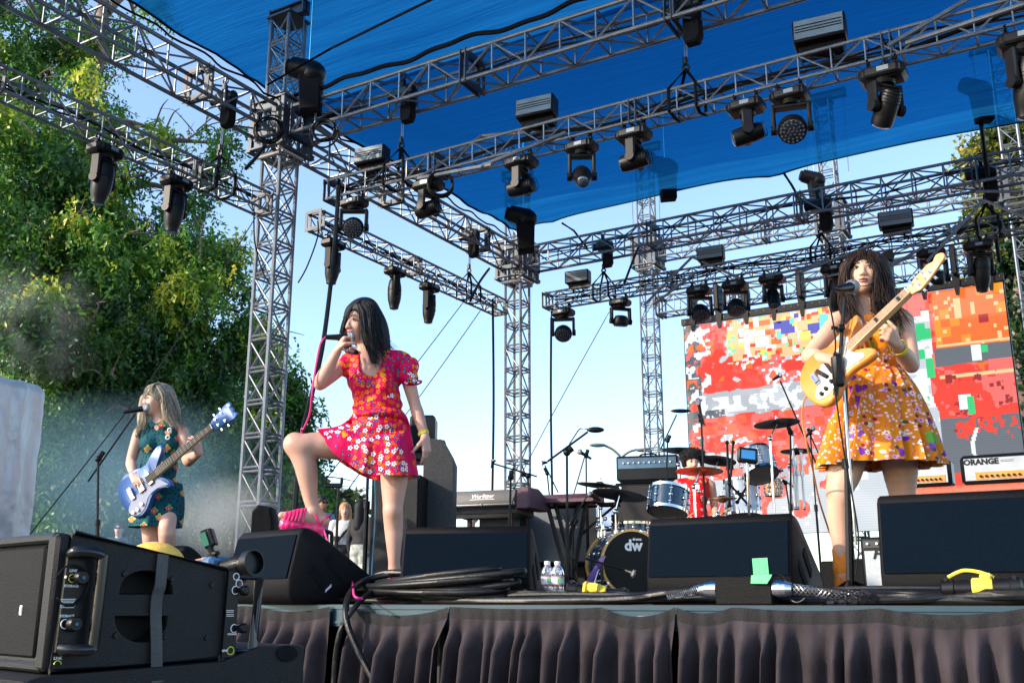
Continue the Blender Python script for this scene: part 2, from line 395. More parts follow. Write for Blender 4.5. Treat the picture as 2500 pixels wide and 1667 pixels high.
def tarp(name, label, x0, x1, y0, y1, z0, z1, ties, nx=150, ny=80, side=.05):
    mb = MB(); vs = []
    for j in range(ny + 1):
        for i in range(nx + 1):
            s, t = i / nx, j / ny; x = x0 + (x1 - x0) * s
            # rear edge curves inwards between ties
            k = [abs(x - q) for q in ties]; dd = min(k) if k else 9
            sc = .07 * (1 - math.exp(-dd / .5)) if ties else 0
            ye = y1 - sc * 1.7
            y = y0 + (ye - y0) * t
            z = z0 + (z1 - z0) * t - .16 * sin(pi * s) * sin(pi * t) + sc * .5 * t ** 6
            z += .02 * sin(x * 2.1 + y) * sin(y * 1.7) + (.018 * sin(y * 14 + .7 * sin(x * 1.1)) * (t ** 3)) + .02 * sin(y * 5.1 + x * .6) * t * t
            if i == 0: x += side * .5 * sin(y * 4.2)
            vs.append((x, y, z))
    fs = [(j * (nx + 1) + i, j * (nx + 1) + i + 1, (j + 1) * (nx + 1) + i + 1, (j + 1) * (nx + 1) + i) for j in range(ny) for i in range(nx)]
    mb.add(vs, fs); r = thing(name, label, 'canopy', (x0, y0, z0))
    build('cloth', mb, M_tarp, r, smooth=RAD(180))
    e = MB(); e.tube([vs[ny * (nx + 1) + i] for i in range(0, nx + 1, 2)], .018, 5); e.tube([vs[j * (nx + 1)] for j in range(0, ny + 1, 2)], .02, 5)
    build('edge_rope', e, M_cloth, r)
    return vs
ties = [-8.4, -7.75, -4.1 + .25, 0.2, 3.2]
tarp('roof_canopy', 'blue shade cloth roof stretched behind the front truss', -8.45, 4.6, Y1 + .12, 14.55, 6.17, 6.38, ties)
tarp('roof_canopy', 'higher blue shade cloth over the front-left tower top and audience side', -10.35, 5.8, 2.6, 11.0, 7.80, 7.64, [])
def rope(label, pts, r=.012, m=None, name='rope', cat='rope', grp='ropes and wires of the roof'):
    return single(name, MB().tube(pts, r, 6), m or M_cloth, label, cat, grp)
rope('dark lacing bundle along the top of the front cross truss', [Vector((TX + .4 + i * .08, Y1 - .22 + .03 * sin(i * .35), TZ + .29 + .014 * sin(i * .8) + .012 * sin(i * .27))) for i in range(150)], .027, name='lacing_bundle', cat='rope')
rope('black edge rope snaking along the top of the left roof truss', [Vector((TX + .16 + .03 * sin(i * .9), 2.2 + i * .1, TZ + .26 + .05 * abs(sin(i * .42)))) for i in range(120)], .014)
rope('single taut rope crossing the cloth at upper left', [RY(615, 195, 7.9), RY(760, 112, 7.6), RY(990, 0, 7.0), RY(1100, -60, 6.8)], .014)
rope('tie rope from the roof cloth corner to the rear truss left of the slim tower', [RY(1290, 512, 14.45), RY(1318, 530, 14.6), RY(1350, 572, 14.7)], .018)
rope('tie rope from the roof cloth to the rear truss above the screen', [RY(1800, 398, 14.4), RY(1818, 425, 14.5), RY(1833, 452, 14.7)], .02)
# power cables along the trusses
def bundle(label, p0, p1, n, amp, r, off=(0, 0, 0), seg=60):
    mb = MB(); p0, p1 = Vector(p0), Vector(p1)
    for k in range(n):
        f, ph = random.uniform(1.2, 2.6), random.uniform(0, 6)
        mb.tube([p0.lerp(p1, i / seg) + Vector((0, (random.uniform(-1, 1) * .012 + amp * .5 * sin(f * i * .35 + ph)), amp * sin(f * i * .22 + ph * 2) + k * .012)) + Vector(off) for i in range(seg + 1)], r, 5)
    return single('cable_bundle', mb, M_rub, label, 'cables', 'black cable bundles lying in the trusses')
bundle('black power cables inside the front cross truss', (TX + .5, Y1 + .05, TZ - .02), (3, Y1 + .05, TZ + .02), 3, .05, .014)
bundle('black cables inside the front hanging light truss', (-7.5, Y1, L1z - .02), (2, Y1, L1z + .02), 4, .045, .012)
bundle('black cables inside the rear hanging light truss', (-7.8, Y2, L4z), (2, Y2, L4z), 4, .045, .012)
bundle('thin cables lying in the far left light truss', (TX, 3.3, L2z - .03), (TX, 8.3, L2z + .02), 2, .03, .011)
bundle('black cables lying in the short left light truss', (TX, 9.5, L3z), (TX, 14, L3z), 3, .03, .011)
bundle('cable loops along the rear cross truss', (TX + .5, Y2, TZ + .02), (3.5, Y2, TZ + .05), 2, .05, .012)
# ================= lamps =================
M_body = mat('lamp housing black', (.004, .004, .005), .42, 0, .3, 10, .1, 120, spec=.25)
M_lens = mat('moving lamp lens', (.03, .05, .09), .04, 0, .3, 40, 0, 1, 1.0, coat=1)
M_cells = mat('wash lamp cells', (.03, .03, .035), .25, 0, .9, 60, .8, 45)
M_led = mat('blinder panel', (.16, .20, .23), .3, 0, .2, 3)
def moving_head(label, p, pan, tilt, kind, yaw=0, s=1.0):
    "p: point on the truss underside"
    p = Vector(p); r = thing('moving_head_lamp', label, 'stage lamp', p, yaw, 'moving head lamps on the trusses')
    R = Matrix.Rotation(yaw, 3, 'Z'); ax = [R @ X_, R @ Y_, Z_]
    def L(x, y, z): return p + (ax[0] * x + ax[1] * y) * s + Z_ * (z * s)
    for i in (-1, 1):
        c = MB(); c.torus(L(i * .12, 0, .0), ax[0], .035 * s, .014 * s, 12, 5); c.box(L(i * .12, 0, -.06), (.05 * s, .05 * s, .05 * s), ax); c.cyl(L(i * .12, .03, -.02), L(i * .12, .09, .0), .009 * s, n=6)
        build('clamp', c, M_blkm, r)
    b = MB(); b.box(L(0, 0, -.15), (.40 * s, .25 * s, .13 * s), ax, bev=.035 * s); b.box(L(0, 0, -.15), (.30 * s, .29 * s, .10 * s), ax, bev=.02 * s); b.cyl(L(0, 0, -.20), L(0, 0, -.25), .11 * s, .09 * s, 16)
    bo = build('base', b, M_body, r); d = MB(); d.box(L(.02, -.147, -.145), (.10 * s, .008 * s, .045 * s), ax); build('display', d, M_led, bo)
    P = Matrix.Rotation(yaw + pan, 3, 'Z'); px, py = P @ X_, P @ Y_
    def K(x, y, z): return p + (px * x + py * y) * s + Z_ * (z * s)
    wd = {'spot': .135, 'beam': .125, 'wash': .17}[kind]; arm = {'spot': .27, 'beam': .20, 'wash': .25}[kind]
    y = MB(); y.box(K(0, 0, -.27), (2 * wd * s + .03, .11 * s, .05 * s), (px, py, Z_), bev=.015 * s)
    for i in (-1, 1): y.box(K(i * (wd + .015), 0, -.27 - arm / 2), (.045 * s, .12 * s, (arm + .06) * s), (px, py, Z_), bev=.015 * s); y.cyl(K(i * (wd - .01), 0, -.27 - arm), K(i * (wd + .05), 0, -.27 - arm), .055 * s, n=14)
    build('yoke', y, M_body, r)
    # head: axis direction from tilt (0 = straight down)
    a = (py * sin(tilt) - Z_ * cos(tilt)).normalized(); o = K(0, 0, -.27 - arm)
    h = MB()
    if kind == 'spot': prof = [(.06, -.23), (.10, -.21), (.118, -.12), (.12, .02), (.112, .12), (.092, .20), (.078, .25), (.078, .275)]; lr, lh = .068, .277
    elif kind == 'beam': prof = [(.05, -.17), (.085, -.155), (.10, -.08), (.102, .04), (.098, .13), (.092, .16)]; lr, lh = .082, .162
    else: prof = [(.06, -.12), (.11, -.105), (.15, -.03), (.158, .04), (.15, .07)]; lr, lh = .135, .072
    h.lathe([(q * s, z * s) for q, z in prof], o, a, 20)
    for k in range(6):   # cooling fins
        z = -.19 + k * .028 if kind != 'wash' else -.09 + k * .02
        rr = {'spot': .119, 'beam': .1, 'wash': .135}[kind]; h.torus(o + a * z * s, a, rr * s * (.86 + .03 * k), .005 * s, 20, 4)
    ho = build('head', h, M_body, r)
    ln = MB(); ln.lathe([(lr * s, 0), (lr * .8 * s, .012 * s), (lr * .4 * s, .02 * s), (.004, .022 * s)], o + a * lh * s, a, 20)
    build('lens', ln, M_cells if kind == 'wash' else M_lens, ho)
    if kind == 'wash':
        cl = MB(); d_, e, g = basis(a)
        for rr, nn in ((.0, 1), (.042, 6), (.084, 12), (.118, 16)):
            for k in range(nn): q = o + a * (lh + .014) * s + (e * cos(2 * pi * k / nn) + g * sin(2 * pi * k / nn)) * rr * s; cl.ell(q, (.013 * s,) * 3, n=7, m=4)
        build('lens_cell', cl, M_lens, ho)
    return r
def RX(u, v, X): return WX(u * 1.063, v * 1.063, X)
zb1 = L1z - .14; zb2 = L2z - .14; zb3 = L3z - .14; zb4 = L4z - .14
def onY(u, Y, z): # point on plane Y at height z that appears in photo column u (V px)
    lo, hi = -200, 1500
    for _ in range(40):
        m_ = (lo + hi) / 2
        if RY(u, m_, Y).z > z: lo = m_
        else: hi = m_
    return RY(u, m_, Y)
def onX(u, X, z):
    lo, hi = -400, 1500
    for _ in range(40):
        m_ = (lo + hi) / 2
        if RX(u, m_, X).z > z: lo = m_
        else: hi = m_
    return RX(u, m_, X)
moving_head('larger black lamp hanging from the far left truss over the tree', onX(245, TX + .1, zb2), .3, .1, 'spot', pi / 2, .86)
moving_head('second black lamp on the far left truss, near its free end', onX(408, TX + .1, zb2), .2, .06, 'spot', pi / 2, .86)
moving_head('black lamp on the short left truss above the singer, nearest the front', onX(767, TX + .1, zb3), .2, .05, 'spot', pi / 2, .82)
moving_head('middle of the three black lamps on the short left truss', onX(908, TX + .1, zb3), .9, .0, 'spot', pi / 2, .82)
moving_head('rearmost black lamp on the short left truss, beside the tower', onX(987, TX + .1, zb3), .2, .05, 'spot', pi / 2, .82)
sz = dict(spot=1.0)
moving_head('round lamp at the left end of the front light truss, lens facing us', onY(815, Y1 - .1, zb1), .55, -1.0, 'wash', 0, .80)
moving_head('black lamp with sideways barrel, second from the left on the front light truss', onY(985, Y1 - .1, zb1), 1.5, 1.5, 'beam', 0, .86)
moving_head('black lamp with sideways barrel in front of the rear tower top', onY(1197, Y1 - .1, zb1), 1.6, 1.55, 'beam', 0, .86)
moving_head('lamp with a big shiny lens in the middle of the front light truss', onY(1335, Y1 - .1, zb1), .5, -.95, 'spot', 0, .82)
moving_head('black lamp with sideways barrel right of the shiny-lensed lamp', onY(1455, Y1 - .1, zb1), 1.6, 1.5, 'beam', 0, .86)
moving_head('black lamp with drooping barrel left of the round many-celled lamp', onY(1712, Y1 - .1, zb1), 1.9, 1.3, 'beam', 0, .86)
moving_head('round many-celled wash lamp on the front light truss at upper right', onY(1812, Y1 - .1, zb1), .25, -.75, 'wash', 0, .86)
moving_head('black lamp tilted forward, right of the round many-celled lamp', onY(2025, Y1 - .1, zb1), .9, .6, 'beam', 0, .98)
moving_head('partly cropped black lamp at the right picture edge on the front truss', onY(2345, Y1 - .1, zb1), .8, .3, 'spot', 0, 1.0)
moving_head('round lamp at the left end of the rear light truss', onY(1293, Y2 - .1, zb4), .4, -.8, 'wash', 0, .95)
moving_head('lamp second from the left on the rear light truss, left of the slim tower', onY(1424, Y2 - .1, zb4), .8, .2, 'wash', 0, .85)
for u, k, t, lb in ((1605, 'wash', -.6, 'black lamp above the top left corner of the video screen'), (1687, 'wash', -.5, 'round lamp second from the left above the video screen'),
                    (1772, 'beam', -.5, 'lamp with pale lens above the screen, left of the guitarist'), (1915, 'spot', .2, 'lamp mostly hidden behind the hair of the orange-dressed guitarist'),
                    (2138, 'wash', .5, 'big black lamp directly above the guitar headstock'), (2245, 'spot', .2, 'black lamp above the right part of the screen')):
    moving_head(lb, onY(u, Y2 - .1, zb4), .5, t, k, 0, .95)
def blinder(label, p, az, tilt=.15, s=1.0):
    p = Vector(p); r = thing('blinder_panel', label, 'strobe light', p, az, 'flat rectangular strobe panels on the trusses')
    R = Matrix.Rotation(az, 3, 'Z') @ Matrix.Rotation(tilt, 3, 'X'); ax = [R @ X_, R @ Y_, R @ Z_]
    def L(x, y, z): return p + ax[0] * x * s + ax[1] * y * s + ax[2] * z * s
    h = MB(); h.box(L(0, .02, .20), (.50 * s, .20 * s, .25 * s), ax, bev=.012); h.prism([(-.2, 0), (.2, 0), (.22, .1), (-.22, .1)], L(0, .02, .0), ax[0] * s, ax[2] * s, ax[1], .16 * s)
    ho = build('housing', h, M_body, r); f = MB(); f.box(L(0, -.083, .20), (.46 * s, .012, .21 * s), ax)
    fo = build('front_panel', f, M_led, r); t = MB()
    for z in (.17, .20, .235): t.box(L(0, -.094, z), (.44 * s, .008, .006 * s), ax)
    build('lamp_strip', t, M_blkm, fo)
    y = MB(); y.box(L(0, .02, -.02), (.30 * s, .04, .03), ax); y.cyl(L(-.1, .02, -.03), L(-.1, .02, -.12), .015, n=6); y.cyl(L(.1, .02, -.03), L(.1, .02, -.12), .015, n=6); build('bracket', y, M_blkm, r)
zt1 = L1z + .14; zt4 = L4z + .14
blinder('rectangular strobe panel at the left end of the front light truss', onY(850, Y1 - .1, zt1), .1, -.1, .82)
blinder('rectangular strobe panel in the middle of the front light truss', onY(1230, Y1 - .1, zt1 + .02), .1, -.1, .88)
blinder('rectangular strobe panel on the front light truss at upper right', onY(1885, Y1 - .1, zt1), .1, -.1, .95)
blinder('rectangular strobe panel on the left end of the rear light truss', onY(1327, Y2 - .1, zt4), .1, 0, .85)
blinder('rectangular strobe panel on the rear truss right of the slim tower', onY(1633, Y2 - .1, zt4), .1, 0, .85)
blinder('rectangular strobe panel on the rear truss above the guitarist head', onY(2060, Y2 - .1, zt4), .1, 0, .95)
def hoist(label, p, drop, s=1.0, bag=True, group='chain hoists on the roof trusses', lower=None, truss_w=.24, along=X_):
    "hoist body at p (inside the roof truss); chain drops by drop to a two leg sling round the lower truss"
    p = Vector(p); r = thing('chain_hoist', label, 'chain hoist', p, 0, group)
    b = MB(); b.box(p + Vector((.0, 0, 0)), (.32 * s, .18 * s, .17 * s), bev=.04 * s); b.cyl(p + Vector((-.22 * s, 0, 0)), p + Vector((.2 * s, 0, 0)), .075 * s, n=14); b.box(p + Z_ * .13 * s, (.05, .05, .14)); b.torus(p + Z_ * .27 * s, Y_, .05 * s, .014 * s, 12, 5)
    build('motor_body', b, M_body, r)
    if bag: g = MB(); g.prism([(-.085, 0), (.085, 0), (.1, -.36), (.06, -.44), (-.07, -.44), (-.1, -.36)], p + Vector((.10 * s, -.07 * s, -.02)), X_ * s, Z_ * s, Y_, .14 * s, .02); build('chain_bag', g, M_cloth, r)
    if drop:
        q = p - Z_ * drop
        build('chain', MB().cyl(p - Z_ * .05, q + Z_ * .42, .008, n=5).cyl(p - Z_ * .05 + X_ * .03, q + Z_ * .42 + X_ * .02, .006, n=5), M_steel, r)
        k = MB(); k.torus(q + Z_ * .38, Y_, .035, .014, 12, 5); k.box(q + Z_ * .45, (.05, .05, .09), bev=.01); build('hook', k, M_blkm, r)
        sl = MB(); cr = Z_.cross(along); hw = truss_w / 2 + .02
        for sg in (-1, 1):
            a = along * (.14 * sg)
            for cc in (-1, 1): sl.tube([q + Z_ * .36, q + a + cr * hw * cc + Z_ * .12, q + a + cr * hw * cc - Z_ * .12, q + a * .9 - Z_ * .15], .017, 6)
        build('sling', sl, M_cloth, r)
    return r
def hoist_at(label, u, Y=None, X=None, z=TZ, lowz=L1z, **k):
    p = onY(u, Y, z) if Y is not None else onX(u, X, z)
    return hoist(label, p, z - lowz, along=X_ if Y is not None else Y_, **k)
hoist_at('chain hoist in the left roof truss, in front of the tree', 515, X=TX, lowz=L2z, s=.85)
hoist_at('chain hoist in the left roof truss just before the rear tower', 1078, X=TX, lowz=L3z, s=.85)
hoist_at('chain hoist in the left part of the front cross truss', 925, Y=Y1, lowz=L1z, s=.85)
hoist_at('chain hoist in the front cross truss at the top of the picture', 1568, Y=Y1, lowz=L1z, s=.95)
hoist_at('chain hoist in the rear cross truss left of the slim tower', 1385, Y=Y2, lowz=L4z, s=.85)
hoist_at('chain hoist in the rear cross truss above the screen', 1880, Y=Y2, lowz=L4z, s=.95)
hoist_at('chain hoist in the rear cross truss at far right', 2155 + 100, Y=Y2, lowz=L4z, s=.95)
def tower_motor(label, p, flip=1, s=1.0):
    p = Vector(p); r = thing('tower_motor', label, 'chain hoist', p, 0, 'covered motors hanging at the tower tops')
    a = HR * flip; c = MB(); c.cyl(p - a * .12 + HF * .0 + Z_ * .05, p + a * .16 * s - Z_ * .04, .11 * s, .13 * s, 16); c.ell(p + a * .14 * s - Z_ * .05, .135 * s)
    co = build('motor_body', c, M_body, r); e = MB(); e.cyl(p - a * .15 * s + Z_ * .055, p - a * .11 * s + Z_ * .045, .085 * s, n=16); build('end_cap', e, M_cloth, co)
    g = MB(); g.prism([(-.02, .0), (.24, -.05), (.23, -.5), (.02, -.52)], p - HF * .1, a * s, Z_ * s, HF, .2 * s, .03); build('chain_bag', g, M_cloth, r)
    k = MB(); k.cyl(p + a * .1 + Z_ * .05, p + a * .1 + Z_ * 1.1 * s, .008, n=5); build('chain', k, M_steel, r)
tower_motor('black covered motor near the top of the front-left tower', W(735, 172, 11.3), 1, 1.15)
tower_motor('black covered motor beside the top of the tower right of the singer', W(1262, 528, 14.6), 1, 1.15)
tower_motor('black covered motor beside the top of the slim tower', W(1608, 405, 15.0), 1, 1.15)
tower_motor('motor at the tower above the orange-dressed guitarist', W(1975, 435, 17.5), 1, 1.1)
tower_motor('motor dangling at upper right in front of the blue cloth', W(2372, 215, 12.5), 1, 1.0)
# guy wires and hanging cables
for lb, pts, rr in (('thin guy wire behind the singer, upper one', [W(1138, 715 + 14, 14.2), W(980, 935, 13.0), W(700, 1290, 11)], .006),
                    ('thin guy wire behind the singer, lower one', [W(1180, 748, 14.2), W(1030, 960, 13.4), W(860, 1180, 12), W(720, 1400, 11)], .006),
                    ('thin guy wire descending left from the rear light truss', [W(1487, 762, 14.6), W(1350, 1010, 14.2), W(1225, 1250, 14)], .006),
                    ('thin guy wire in front of the big tree', [W(662, 470, 12), W(400, 880, 10.5), W(60, 1320, 9)], .006),
                    ('dark cable hanging from the left end of the rear light truss to the deck', [W(1346, 760, 15.6), W(1345, 1000, 15.4), W(1350, 1300, 15)], .018),
                    ('dark cable hanging down left of the rear tower', [W(1203, 730, 14.9), W(1205, 1000, 14.8), W(1200, 1300, 14.6)], .018),
                    ('black cable bundle hanging from the front light truss past the singer', [W(828, 440, 10.4), W(815, 620, 10.2), W(790, 830, 9.8), W(762, 960, 9.4), W(735, 1080, 9.0), W(715, 1300, 8.8)], .024),
                    ('thin cable looping from the far left truss to the front tower', [W(620, 512, 11.2), W(622, 590, 11.3), W(640, 660, 11.3), W(660, 695, 11.3)], .009),
                    ('thin cable looping from the short left truss to the front tower', [W(776, 540, 11.8), W(775, 580, 11.6), W(750, 650, 11.4), W(728, 690, 11.3)], .009),
                    ('chain with straps between tower block and short left truss', [W(1195, 655, 15), W(1170, 690, 14.9), W(1148, 735, 14.6)], .02),
                    ('ratchet strap running down from the front tower block', [W(648, 355, 11), W(625, 385, 10.8), W(600, 412, 10.6)], .022),
                    ('black strap with hook near the slim tower', [W(1558, 605, 15.0), W(1540, 650, 14.7), W(1525, 690, 14.4)], .02),
                    ('thin wire at far right from roof to truss', [W(2395, 300, 12.5), W(2410, 420, 13), W(2440, 640, 13.5)], .03)):
    rope(lb, catmull(pts, 8) if len(pts) > 2 else pts, rr, M_rub, 'hanging_cable' if rr > .008 else 'guy_wire', 'cable' if rr > .008 else 'wire', 'hanging cables' if rr > .008 else 'guy wires')
# loops of black cable hanging under truss joints
for lb, c, rr in (('coil of black cable hanging inside the truss left of the front tower', W(655, 312, 11.2), .17), ('coil of black cable hanging right of the front tower', W(790, 320, 10.6), .15),
                  ('loop of cable under a lamp on the front light truss', W(1075, 450, 10.3), .13)):
    mb = MB()
    for k in range(4): mb.torus(Vector(c) + HF * k * .02 + Z_ * random.uniform(-.03, .03), HF + HR * random.uniform(-.3, .3), rr * random.uniform(.8, 1.1), .012, 22, 5)
    single('cable_coil', mb, M_rub, lb, 'cable', 'hanging cable coils')
# ================= stage =================
LIP = 4.05
M_deck = mat('black stage deck', (.02, .021, .023), .55, 0, .4, 3, .2, 40)
M_trim = mat('deck edge aluminium', (.022, .055, .080), .4, .4, .12, 6)
SXL, SXR, SYB = -8.0, 3.2, 19.0
st = thing('stage_platform', 'black stage deck with aluminium front edge under the band', 'stage', (0, LIP, 0))
dk = MB(); dk.box(((SXL + SXR) / 2, (LIP + SYB) / 2, -.05), (SXR - SXL, SYB - LIP, .1)); build('deck', dk, M_deck, st)
tr = MB(); tr.box(((SXL + SXR) / 2, LIP - .012, -.055), (SXR - SXL, .02, .098)); tr.box(((SXL + SXR) / 2, LIP - .024, -.012), (SXR - SXL, .012, .018)); tr.box(((SXL + SXR) / 2, LIP - .022, -.085), (SXR - SXL, .012, .012)); build('edge_trim', tr, M_trim, st)
for u in (885, 1585 - 0, 2210): 
    p = WY(u, 1492, LIP - .03); l = MB(); l.box((p.x, LIP - .03, -.055), (.11, .012, .03), bev=.005); l.cyl((p.x - .05, LIP - .038, -.055), (p.x + .05, LIP - .038, -.055), .007, n=8); build('latch', l, M_steel, st)
for x in np.arange(SXL + .2, SXR, 1.2): build('leg', MB().cyl((x, LIP + .35, GZ), (x, LIP + .35, -.1), .025, n=8), M_alud, st)
# pleated skirt, hung in lengths from the deck edge
def make_velvet():
    m = mat('crushed velvet skirt', (.040, .033, .037), .95, 0, .35, 5, .25, 120)
    b = m.node_tree.nodes['Principled BSDF']; b.inputs['Specular IOR Level'].default_value = .1; b.inputs['Sheen Weight'].default_value = .12; b.inputs['Sheen Roughness'].default_value = .45; b.inputs['Sheen Tint'].default_value = (.35, .27, .31, 1); return m
M_velvet = make_velvet(); M_band = mat('skirt top band', (.010, .009, .010), .9, 0, .3, 60, .4, 150)
def skirt(label, x0, x1, sags, seed):
    r = random.Random(seed); R0 = thing('stage_skirt', label, 'curtain', (x0, LIP - .06, -.1), 0, 'pleated lengths of stage skirt')
    n = int((x1 - x0) / .0075); ph = 0; xs = []; off = []; lean = []
    fr = [r.uniform(.055, .120) for _ in range(400)]; am = [r.uniform(.026, .072) for _ in range(400)]; ln = [r.uniform(-.10, .04) for _ in range(400)]
    k = 0; acc = 0
    prof = []
    for i in range(n + 1):
        x = x0 + (x1 - x0) * i / n
        while x - x0 - acc > fr[k]: acc += fr[k]; k += 1
        t = (x - x0 - acc) / fr[k]; prof.append((x, (sin(pi * t) ** 1.5) * am[k] * 1.6, ln[k]))
    def topz(x):
        z = -.009
        for a, b, s in sags:
            if a < x < b: t = (x - a) / (b - a); z -= s * .75 * sin(pi * t) ** .8
        return z
    rows = [0, .015, .05, .053, .10, .18, .30, .48, .75, 1.2]
    vs = []
    for q, h in enumerate(rows):
        g = min(1, max(0, (h - .05) / .12)); big = min(1, h / .5)
        for i, (x, a, l) in enumerate(prof):
            z = topz(x) - h if h < .5 else -.03 - h
            j = .003 * sin(i * .9) * (h > .02) * (h < .055)
            vs.append((x + l * .25 * h + .006 * sin(h * 9 + i * .02), LIP - .045 - a * (.12 + 1.0 * g) * (.8 + .5 * big) - .006 * (h > 0.0) - j, z))
    N = n + 1
    nb = 3
    fs = [(q * N + i, q * N + i + 1, (q + 1) * N + i + 1, (q + 1) * N + i) for q in range(len(rows) - 1) for i in range(n)]
    # band and cloth as two meshes
    fb = [f for f in fs if f[0] // N < nb - 1]; fc = [f for f in fs if f[0] // N >= nb - 1]
    m1 = MB(); m1.add(vs[:N * nb], fb); build('top_band', m1, M_band, R0, RAD(80))
    base = (nb - 1) * N; m2 = MB(); m2.add(vs[base:], [tuple(i - base for i in f) for f in fc]); build('pleated_cloth', m2, M_velvet, R0, RAD(80))
def XL(u): return WY(u, 1480, LIP).x
skirt('left length of purple-brown pleated stage skirt behind the speaker cabinet', -8, XL(822), [(XL(640), XL(820), .035)], 3)
skirt('middle length of pleated stage skirt between the cable gap and the water bottles', XL(868), XL(1108), [(XL(868), XL(1108), .055)], 5)
skirt('length of pleated stage skirt below the water bottles', XL(1110), XL(1660) , [(XL(1120), XL(1480), .012), (XL(1480), XL(1655), .05)], 8)
skirt('rightmost length of pleated stage skirt below the power box and right wedge', XL(1662), SXR, [(XL(1662), XL(1790), .03), (XL(1820), XL(2150), .015), (XL(2150), XL(2500), .03)], 9)
vo = MB(); vo.box(((SXL + SXR) / 2, LIP + .5, -.7), (SXR - SXL, .02, 1.19)); single('dark_gap_sheet', vo, M_cloth, 'added black sheet for the dark under the stage, seen through the gap in the stage skirt', 'curtain')  # added sheet, its black stands in for the shade below the deck
# ================= wedges =================
def wedge(label, u, v, R, wd, ya, s=1.0, h=.40, tw=0, logo=False):
    "front lower left corner seen at (u,v); ya = heading of the width axis in camera frame"
    a = (HR * cos(ya) + HF * sin(ya)); b = Z_.cross(a); o = W(u, v, R); o.z = 0
    az = math.atan2(a.y, a.x); r = thing('wedge_monitor', label, 'stage monitor', o, az, 'floor wedge monitors along the stage front')
    # side profile (depth y, height z)
    pr = [(.035, 0), (.0, .05), (-.005, .125), (.045, h - .025), (.07, h), (.105, h - .002), (.16, h - .02), (.50, .15), (.53, .10), (.52, .0)]
    bd = MB(); bd.prism(pr, o, b, Z_, a, wd, .012); build('cabinet', bd, M_cab, r, RAD(50))
    g = MB(); g0 = [(-.009, .128), (.04, h - .035)]
    P = [o + b * y + Z_ * z + a * x for x in (.015, wd - .015) for y, z in g0]
    g.add([P[0], P[2], P[3], P[1]], [(0, 1, 2, 3)]); q = [p - b * .0045 for p in (P[0], P[2], P[3], P[1])]
    g = MB(); g.add([P[0], P[2], P[3], P[1]] + q, [(4, 5, 6, 7), (0, 4, 7, 3), (1, 2, 6, 5), (0, 1, 5, 4), (3, 7, 6, 2)]); build('front_panel', g, M_grille, r, None)
    for yy, zz, L in ((.27, .19, .13), (.17, .13, .13)):   # slot handles on the right side
        c = o + a * (wd + .0015) + b * yy + Z_ * zz; dr = (b * .72 - Z_ * .69).normalized(); pr2 = dr.cross(a)
        m_ = MB(); m_.box(c + dr * .0 , (.006, .155, .050), (a, dr, pr2), bev=.0028); build('handle', m_, M_cloth, r)
    if logo:
        c = o + a * (wd + .003) + b * .16 + Z_ * .11; bx = MB(); bx.box(c + b * .07 - Z_ * .03, (.004, .045, .014), (a, (b * .75 + Z_ * .6).normalized(), Z_)); build('badge', bx, M_white, r)
    return r
wedge('leftmost wedge monitor, turned sideways, with the singer\'s pink shoe on it', 553, 1462, 5.62, .62, RAD(-46), h=.380, logo=True)
wedge('centre wedge monitor behind the coiled cables, beside the singer standing leg', 975, 1467, 5.22, .66, RAD(-9), h=.385)
wedge('wedge monitor behind the power box with green tape, below the drummer', 1580, 1467, 4.95, .70, RAD(-30.5), h=.405)
wedge('rightmost wedge monitor, hiding the guitarist left shin', 2156, 1467, 4.33, .78, RAD(-30.5), h=.455)
wedge('small far wedge monitor just behind the front speaker at the bassist feet', 290, 1462, 7.1, .50, RAD(-25), h=.38)
# ================= cables on the lip =================
def lipz(r): return r
M_cab2 = mat('thick rubber cable sheath', (.008, .009, .010), .38, 0, .3, 30, .1, 90, spec=.3)
def cable(label, pts, r=.012, m=None, n=8, name='cable', grp='cables lying along the stage lip', step=6):
    return single(name, MB().tube(catmull(pts, step), r, n), m or M_cab2, label, 'cable', grp)
def S(u, v, Y=None, z=None):
    "point on the deck front area in column u at depth Y, at height z"
    p = WY(u, v, Y); 
    if z is not None: p.z = z
    return p
for k in range(7):
    Yk = LIP + .17 + k * .026; z = .012 + .02 * (k % 3)
    pts = [Vector((x, Yk + .018 * sin(x * 2.1 + k * 1.7) + .008 * sin(x * 6 + k), max(.012, z + .012 * sin(x * 3 + k * 2)))) for x in np.arange(-6.6, 1.5, .22)]
    cable(['long black cable running along the whole stage lip, outermost', 'second long black cable along the stage lip', 'third long black cable along the stage lip', 'fourth long black cable along the stage lip', 'fifth long black cable along the stage lip', 'sixth long black cable along the stage lip', 'innermost long black cable along the stage lip'][k], pts, .011 + .003 * (k % 2))
